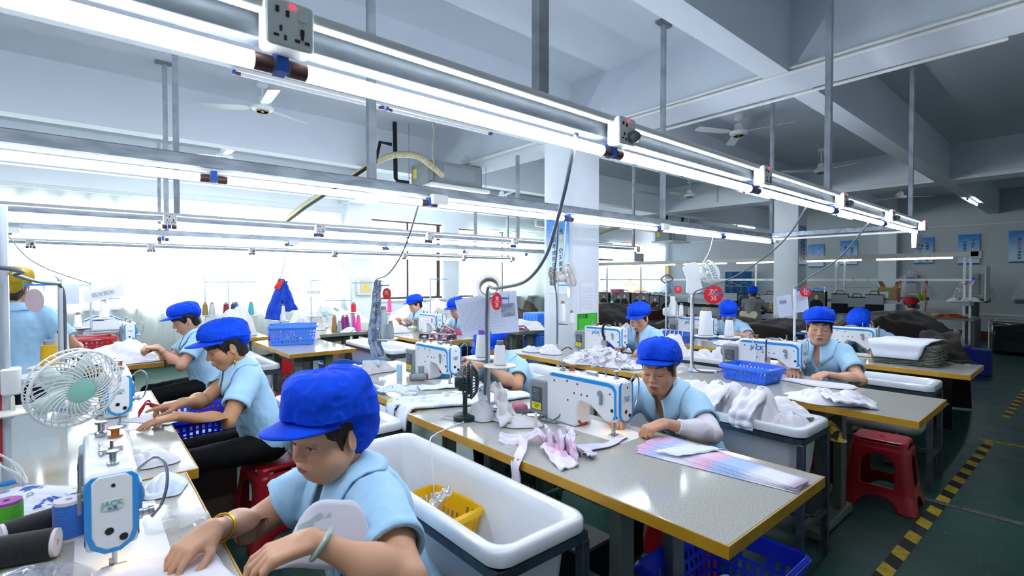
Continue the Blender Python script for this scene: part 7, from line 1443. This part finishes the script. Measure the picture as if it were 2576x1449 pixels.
for i, (y0, y1, z1, z0, c1, c2, lb) in enumerate([(5.78, 5.36, 2.56, 1.85, ('严谨', 'ky'), ('严格', 'kr'), 'small blue poster on the end wall right beside the far column'), (4.93, 4.50, 2.62, 1.9, ('把事情做对做好', 'ykkkkkk'), ('重视每个细节', 'kkkkrr'), 'blue poster on the end wall, second from the far column'), (3.20, 2.80, 2.60, 1.9, ('质量是企业生命', 'kkkykkk'), ('效率是企业动力', 'kkrrkkk'), 'blue poster half hidden behind the grey rail end box'), (2.31, 1.90, 2.63, 1.86, ('不合格的', 'kkky'), ('不制造不接收', 'kkkkrr'), 'blue poster on the end wall above the clothes rack end'), (1.39, .80, 2.66, 1.88, ('找方法才能成功', 'kyykkkk'), ('找借口只有失败', 'krrkkkk'), 'largest looking blue poster at the right edge of the picture')]):
    poster(lb, (16.97, y0, z1), (0, y1-y0, 0), z1-z0, [(C(c1), .20, .22), (C(c2), -.18, .27)], .068, True)
# ---------------------------------------------------------------- clothes rack along x = 12
t = thing('clothes_rack', 'long white steel clothes rack with shelf and lamp beam before the end wall', 'rack'); M_WST = mat('white_steel', '#e4e9ec', .35, .1)
for y in (1.46, 1.54, 3.40, 3.55, 5.2, 6.9, 8.4, 9.6): MB().box((12.0, y, .95), (.035, .035, 1.9)).build('post', M_WST, t)
MB().box((12.0, 5.65, 1.485), (.03, 8.4, .045)).build('hanging_rail', M_WST, t); MB().box((12.16, 5.65, 1.055), (.42, 8.4, .07)).build('shelf', mat('pale_shelf', '#b9bfbf', .5), t); MB().box((12.25, 5.65, .78), (.75, 8.5, .04)).build('table_board', mat('grey_board', '#8d9494', .5), t)
MB().box((12.0, 5.65, 1.945), (.16, 8.6, .085)).build('lamp_beam', mat('grey_beam', '#cfcdc4', .5), t); b = MB()
for k in range(6): MB().cyl((11.97, 1.7+1.4*k, 1.885), (11.97, 2.85+1.4*k, 1.885), .016, n=8).build('lamp_tube', mat('rack_tube', '#ffffff', .3, emit='#f2f6ff', estr=5.), t)
MB().box((12.0, 1.38, 1.93), (.16, .14, .14)).build('end_box', M_GREYBOX, t); MB().box((12.25, 1.40, .38), (.7, .04, .76)).build('end_panel', mat('dark_grey_panel', '#5d6467', .5), t)
M_BAGK = mat('black_bag_fabric', '#101116', .7, bump=.1); M_SKINP = mat('printed_skin', '#d9b49c', .6); M_HAIRP = mat('printed_hair', '#8a5a36', .6); M_BGP = mat('printed_grey', '#6f747c', .6)
def tote(label, y, z, face=None, w=.36, h=.40, x=11.93, grey=False, photo=True):
    t = thing('tote_bag', label, 'bag', (x, y, z), face or 0., 'black bags hanging on the rack'); MB().rbox((0, 0, -h/2), (.10, w, h), .02, 2).build('bag_body', M_BAGK, t)
    MB().tube([(0, -w*.25, 0), (0, -w*.2, .06), (0, w*.2, .06), (0, w*.25, 0)], .008, 6).build('handle', M_BAGK, t)
    if grey: MB().box((-.053, 0, -h*.25), (.006, w*.98, h*.42)).build('pale_band', mat('bag_pale_band', '#a9b2b6', .5), t)
    elif photo:
        p = MB().box((-.053, 0, -h*.47), (.006, w*.92, h*.86)).build('printed_photo', M_BGP, t); Tm = frame((-.0575, 0, -h*.30), (0, -1, 0), (0, 0, 1)); MB().prism([(.055*math.cos(a)*(1 if math.sin(a) > 0 else .85), .07*math.sin(a)) for a in np.linspace(0, 2*PI, 20)[:-1]], .003, Tm @ Matrix.Translation((0, .015, 0))).build('printed_hair', M_HAIRP, p, smooth=False); MB().prism([(.038*math.cos(a), .052*math.sin(a)) for a in np.linspace(0, 2*PI, 20)[:-1]], .003, Tm @ Matrix.Translation((0, -.003, .0012))).build('printed_face', M_SKINP, p, smooth=False); MB().prism([(-.13, -.22), (.13, -.22), (.12, -.12), (.05, -.06), (-.05, -.06), (-.12, -.12)], .003, Tm).build('printed_jacket', M_BAGK, p, smooth=False)
    return t
for y, z, f, lb in ((9.62, 1.10, 0, 'black tote with portrait print, first from the near column'), (9.10, 1.10, .5, 'black tote turned sideways, second from the near column'), (8.86, 1.12, 0, 'black tote with portrait print facing us, third from the near column'), (8.45, 1.10, .6, 'black tote seen on edge beside the third portrait bag'), (8.22, 1.10, .1, 'black tote with portrait print, above the scrap heap woman\'s cap, left one'), (7.85, 1.06, .1, 'black tote with portrait print hanging lowest, right of the others'), (7.55, 1.04, .8, 'black tote on edge at the right of the portrait bags'), (5.35, 1.10, .8, 'black tote on edge behind the woman beyond disc 30'), (5.15, 1.08, 1.0, 'black tote on edge beside the grey shirted worker'), (3.88, 1.24, 0, 'black tote with big portrait right of the far column'), (4.10, 1.24, .9, 'black tote on edge just left of the big portrait tote')): tote(lb, y, z, f)
for y, z, lb in ((3.46, 1.20, 'dark bag bundle with pale band, left of three'), (3.16, 1.14, 'dark bag bundle with pale band, middle of three'), (2.86, 1.20, 'dark bag bundle with pale band, right of three'), (4.85, 1.16, 'dark bag bundle with pale band left of the far column'), (5.75, 1.18, 'dark bag bundle with pale band above the far sewing machine')): tote(lb, y, z, .15, .30, .44, grey=True)
def hanger_(label, y, col, flip=False):
    t = thing('coat_hanger', label, 'hanger', (11.96, y, 1.46), .25, 'coloured hangers on the rack rail'); s = 1 if not flip else -1
    MB().tube([(0, 0, .045), (0, .015, .06), (0, .03, .04), (0, 0, .0), (0, 0, -.04), (0, -.20, -.13), (0, .20, -.13), (0, 0, -.04)], .0055, 6).build('wire', mat('hanger_'+col, dict(pink='#e08a94', mint='#5cc9a8', blue='#a9cfe6', white='#e6e6e6')[col], .4), t)
for y, c, lb in ((4.40, 'pink', 'pink hanger just right of the far column'), (3.98, 'white', 'white hanger near the big portrait tote'), (3.50, 'blue', 'pale blue hanger at the rack posts'), (3.22, 'pink', 'pink hanger right of the rack posts'), (2.98, 'mint', 'mint hanger left of the carton'), (4.95, 'blue', 'pale blue hanger left of the far column'), (5.45, 'mint', 'mint hanger over the grey shirted worker'), (5.75, 'pink', 'pink hanger near the number 30 disc'), (6.6, 'mint', 'mint hanger behind the white fan'), (8.75, 'pink', 'pink hanger over the portrait bags'), (9.75, 'mint', 'mint hanger nearest the near column')): hanger_(lb, y, c)
for i, (y, l) in enumerate(((2.46, .40), (2.06, .75), (1.50, .06))): ribbon('strap', ('red strap hanging beside the carton', 'long red twisted strap hanging over the red cap', 'short red strap at the rack end post')[i], 'strap', [(11.95, y, 1.47), (11.94, y+.01, 1.47-l*.5), (11.95, y+.02, 1.46-l)], .035, M_REDP, [(0, 1, 0), (1, .3, 0), (0, 1, 0)], .001, i, .003, 4)
t = thing('carton', 'brown wrapped parcel with white label and green dot on the rack shelf', 'carton', (12.08, 2.66, 1.092)); MB().box((0, 0, .12), (.26, .32, .24)).build('box', mat('kraft_parcel', '#a9833f', .35, coat=.3, var=.2, vscale=8), t, bevel=.01); MB().box((-.133, .06, .10), (.004, .16, .12)).build('label', M_PAPER, t); MB().cyl((-.134, -.02, .19), (-.138, -.02, .19), .03, n=16).build('green_dot', mat('green_dot', '#3fc23a', .5), t)
ribbon('ears', None, None, [(0, .10, .24), (.02, .12, .30), (0, .15, .37)], .10, MATS['kraft_parcel'], (0, 1, .3), .01, 1, .004, 6, parent=t); ribbon('ears', None, None, [(0, -.10, .24), (.02, -.13, .30), (0, -.15, .36)], .10, MATS['kraft_parcel'], (0, 1, -.3), .01, 3, .004, 6, parent=t)
cone('green thread cone on the rack shelf', (12.05, 2.18, 1.092), 'green', .16, .04); cone('orange thread cone behind the green one on the shelf', (12.10, 2.13, 1.092), 'yellow', .16, .035); tag(MB().rbox((12.0, 2.32, 1.115), (.1, .22, .045), .02, 3).build('spool', THREAD['teal']), 'turquoise roll lying on the rack shelf', 'roll'); heap('cloth', 'white crumpled cloth at the end of the rack shelf', 'cloth', (12.05, 1.55, 1.092), .18, .24, .12, M_WC, 141); heap('cloth', 'orange cloths on the board under the rack, right of the red cap', 'cloth', (12.0, 1.72, .80), .15, .26, .09, M_ORANGE, 142, fs=20); heap('cloth', 'orange cloths on the board left of the red cap', 'cloth', (12.0, 3.0, .80), .12, .28, .07, M_ORANGE, 143, fs=20); tag(MB().lathe([(.06, 0), (.06, .05), (.04, .05), (.04, 0)], (11.9, 1.95, .80), 20).build('tape_roll', M_YELP), 'yellow tape roll on the board under the rack', 'tape'); heap('cloth', 'mixed coloured papers by the big portrait tote', 'cloth', (12.0, 3.7, .80), .12, .25, .12, print_mat('mixed_papers', '#8fa3c0', [('#c05048', 12, .55, .03), ('#3a4a70', 10, .6, .03)]), 144); heap('dust_cover', 'white sheet covering equipment below the rack shelf at right', 'cover', (12.42, 1.95, .80), .17, .50, .16, M_GC, 145, fold=.25, flat=3); heap('cloth', 'dark goods lying along the board behind the portrait bags', 'cloth', (12.0, 7.2, .80), .16, 1.9, .09, M_BAGK, 146, fs=12); tag(MB().rbox((12.0, 2.05, .83), (.14, .34, .06), .03, 3).build('roll', M_WC), 'white padded roll right of the red cap', 'roll')
tag(MB().rbox((12.1, 6.3, 1.12), (.25, .3, .06), .02, 2).build('tray', mat('pale_tray', '#d8dfe2', .4)), 'pale tray on the rack shelf behind the fan stand', 'tray'); basket('plastic_basket', 'pink basket on the rack shelf above the portrait bags', (12.1, 9.3, 1.092), PI/2, .34, .24, .10, mat('pink_plastic', '#e86a9c', .4), 2, 8, .9); tag(MB().box((12.3, 1.27, 1.42), (.5, .02, .62)).build('whiteboard', mat('grey_whiteboard', '#c9cdca', .4)), 'grey notice board standing past the end of the rack', 'board')
b = thing('chair', 'chair with beige heart shaped back behind the grey shirted worker', 'chair', (10.45, 4.66, 0)); MB().prism([(0, -.12), (.14, -.06), (.20, .05), (.16, .12), (.07, .12), (0, .05), (-.07, .12), (-.16, .12), (-.20, .05), (-.14, -.06)], .05, Matrix.Translation((-.02, 0, .72)) @ Matrix.Rotation(PI/2, 4, 'Z') @ Matrix.Rotation(PI/2, 4, 'X') ).build('backrest', mat('beige_pad', '#c9bda4', .7), b, bevel=.015); MB().rbox((.25, 0, .47), (.36, .38, .06), .05, 3).build('seat', mat('beige_pad', '#c9bda4', .7), b)
for sx, sy in ((.1, -.15), (.1, .15), (.4, -.15), (.4, .15)): MB().cyl((sx, sy, 0), (sx, sy, .45), .014, n=8).build('leg', M_DKSTEEL, b)
# presses along the end wall under clear covers
for i, (y, lb) in enumerate(((2.95, 'grey press with clear cover by the end wall, behind the carton'), (1.86, 'grey press with clear cover by the end wall, in the middle'), (.85, 'grey press with clear cover by the end wall, rightmost'))):
    t = thing('press_machine', lb, 'machine', (15.6, y, 0), 0, 'covered presses by the end wall'); MB().box((0, 0, .55), (.3, .22, 1.1)).build('column', mat('dark_grey_machine', '#3f4446', .5), t, bevel=.02); MB().rbox((-.10, 0, 1.38), (.30, .28, .46), .04, 3).build('head', mat('mid_grey_machine', '#9aa0a0', .5), t); MB().box((-.255, 0, 1.47), (.01, .16, .14)).build('display', mat('press_display', '#3a55b0', .3), t); MB().rbox((-.1, 0, 1.02), (.45, .6, .10), .03, 3).build('bed', mat('dark_grey_machine', '#3f4446', .5), t)
    q = heap('clear_cover', None, None, (0, 0, 1.05), .40, .42, .66, M_FILM, 150+i, fold=.3, flat=3.2); q.parent = t
t = thing('waste_bin', 'big dark green bag lined bin with chrome frame at the right edge', 'bin', (14.3, .95, 0)); MB().box((0, 0, .32), (.9, .85, .62)).build('bag', mat('dark_green_bag', '#0c1f18', .25, coat=.5, bump=.6, bscale=10), t, bevel=.06)
for s in (-1, 1):
    for q in (-1, 1): MB().cyl((s*.47, q*.44, 0), (s*.47, q*.44, .66), .016, n=8).build('leg', M_STEEL, t)
MB().tube([(-.47, -.44, .66), (-.47, .44, .66), (.47, .44, .66), (.47, -.44, .66), (-.47, -.44, .66)], .016, 8).build('rim', M_STEEL, t)
heap('plastic_bag', 'clear plastic bags on the blue bin behind the black fabric at right', 'bag', (10.0, 1.45, .50), .18, .18, .28, M_BAGM, 161, fs=10); tag(MB().rbox((10.0, 1.42, .25), (.42, .40, .50), .04, 3).build('bin', mat('dark_blue_bin', '#14288a', .4)), 'dark blue bin past the end of the black fabric', 'bin'); tag(MB().rbox((10.7, 1.22, .2), (.35, .35, .4), .04, 3).build('bin', mat('dark_blue_bin', '#14288a', .4)), 'second dark blue bin farther down the aisle', 'bin')
# tables hidden under black fleece
def drape(label, ys, zs, x0=6.55, x1=7.55, seed=0):
    n, k = 70, 46; b = MB(); ys_ = np.linspace(ys[0], ys[-1], n)
    def f(u, v):
        y = ys[0]+(ys[-1]-ys[0])*u; h = float(np.interp(y, ys, zs)); s = v; p = (x0+.02+(x1-x0)*min(max((s-.28)/.44, 0), 1)); e = min(1, min(s/.28, (1-s)/.28)); z = h*(e**.75)
        if e >= 1: z += .05*math.sin((s-.28)/.44*PI)
        px = np.array([[p, y, seed]], np.float32); w = float(wrinkle(px, 3.0, (1, 1, 1))[0]); w2 = float(wrinkle(px+4, 7.)[0]); sk = (1-e)*(.10+.05*math.sin(y*9+seed))*(1 if s > .5 else -1)
        return (p+sk*1.2+.03*w*(1-e), y+.05*w2*(1-e), max(.02, z*(1+.035*w)+.012*w2))
    b.grid(f, n, k); return tag(b.build('fabric_cover', M_BLKC, angle=180), label, 'fabric cover', 'black fleece over the next row')
drape('black fleece draped over a machine behind the tall cloth stack at right', [.92, 1.02, 1.15, 1.35, 1.7, 1.95, 2.1], [.50, .80, .96, 1.06, 1.04, .96, .84], seed=1)
drape('low black fleece cover running behind the two right women', [2.26, 2.6, 3.1, 3.6, 4.1, 4.45], [.80, .90, .87, .90, .86, .78], seed=2); drape('black fleece cover rising in a peak beside the near column', [4.72, 5.0, 5.32, 5.6, 5.9, 6.2], [.60, .70, .92, 1.0, .98, .60], seed=3)
ribbon('fabric_cover', 'tail of black fleece hanging behind the tall cloth stack onto its table', 'fabric cover', [(5.95, .92, 1.02), (5.75, .90, .98), (5.62, .86, .90), (5.56, .80, .825), (5.50, .76, .812)], .30, M_BLKC, (.2, 1, 0), .012, 3, .006, 12)
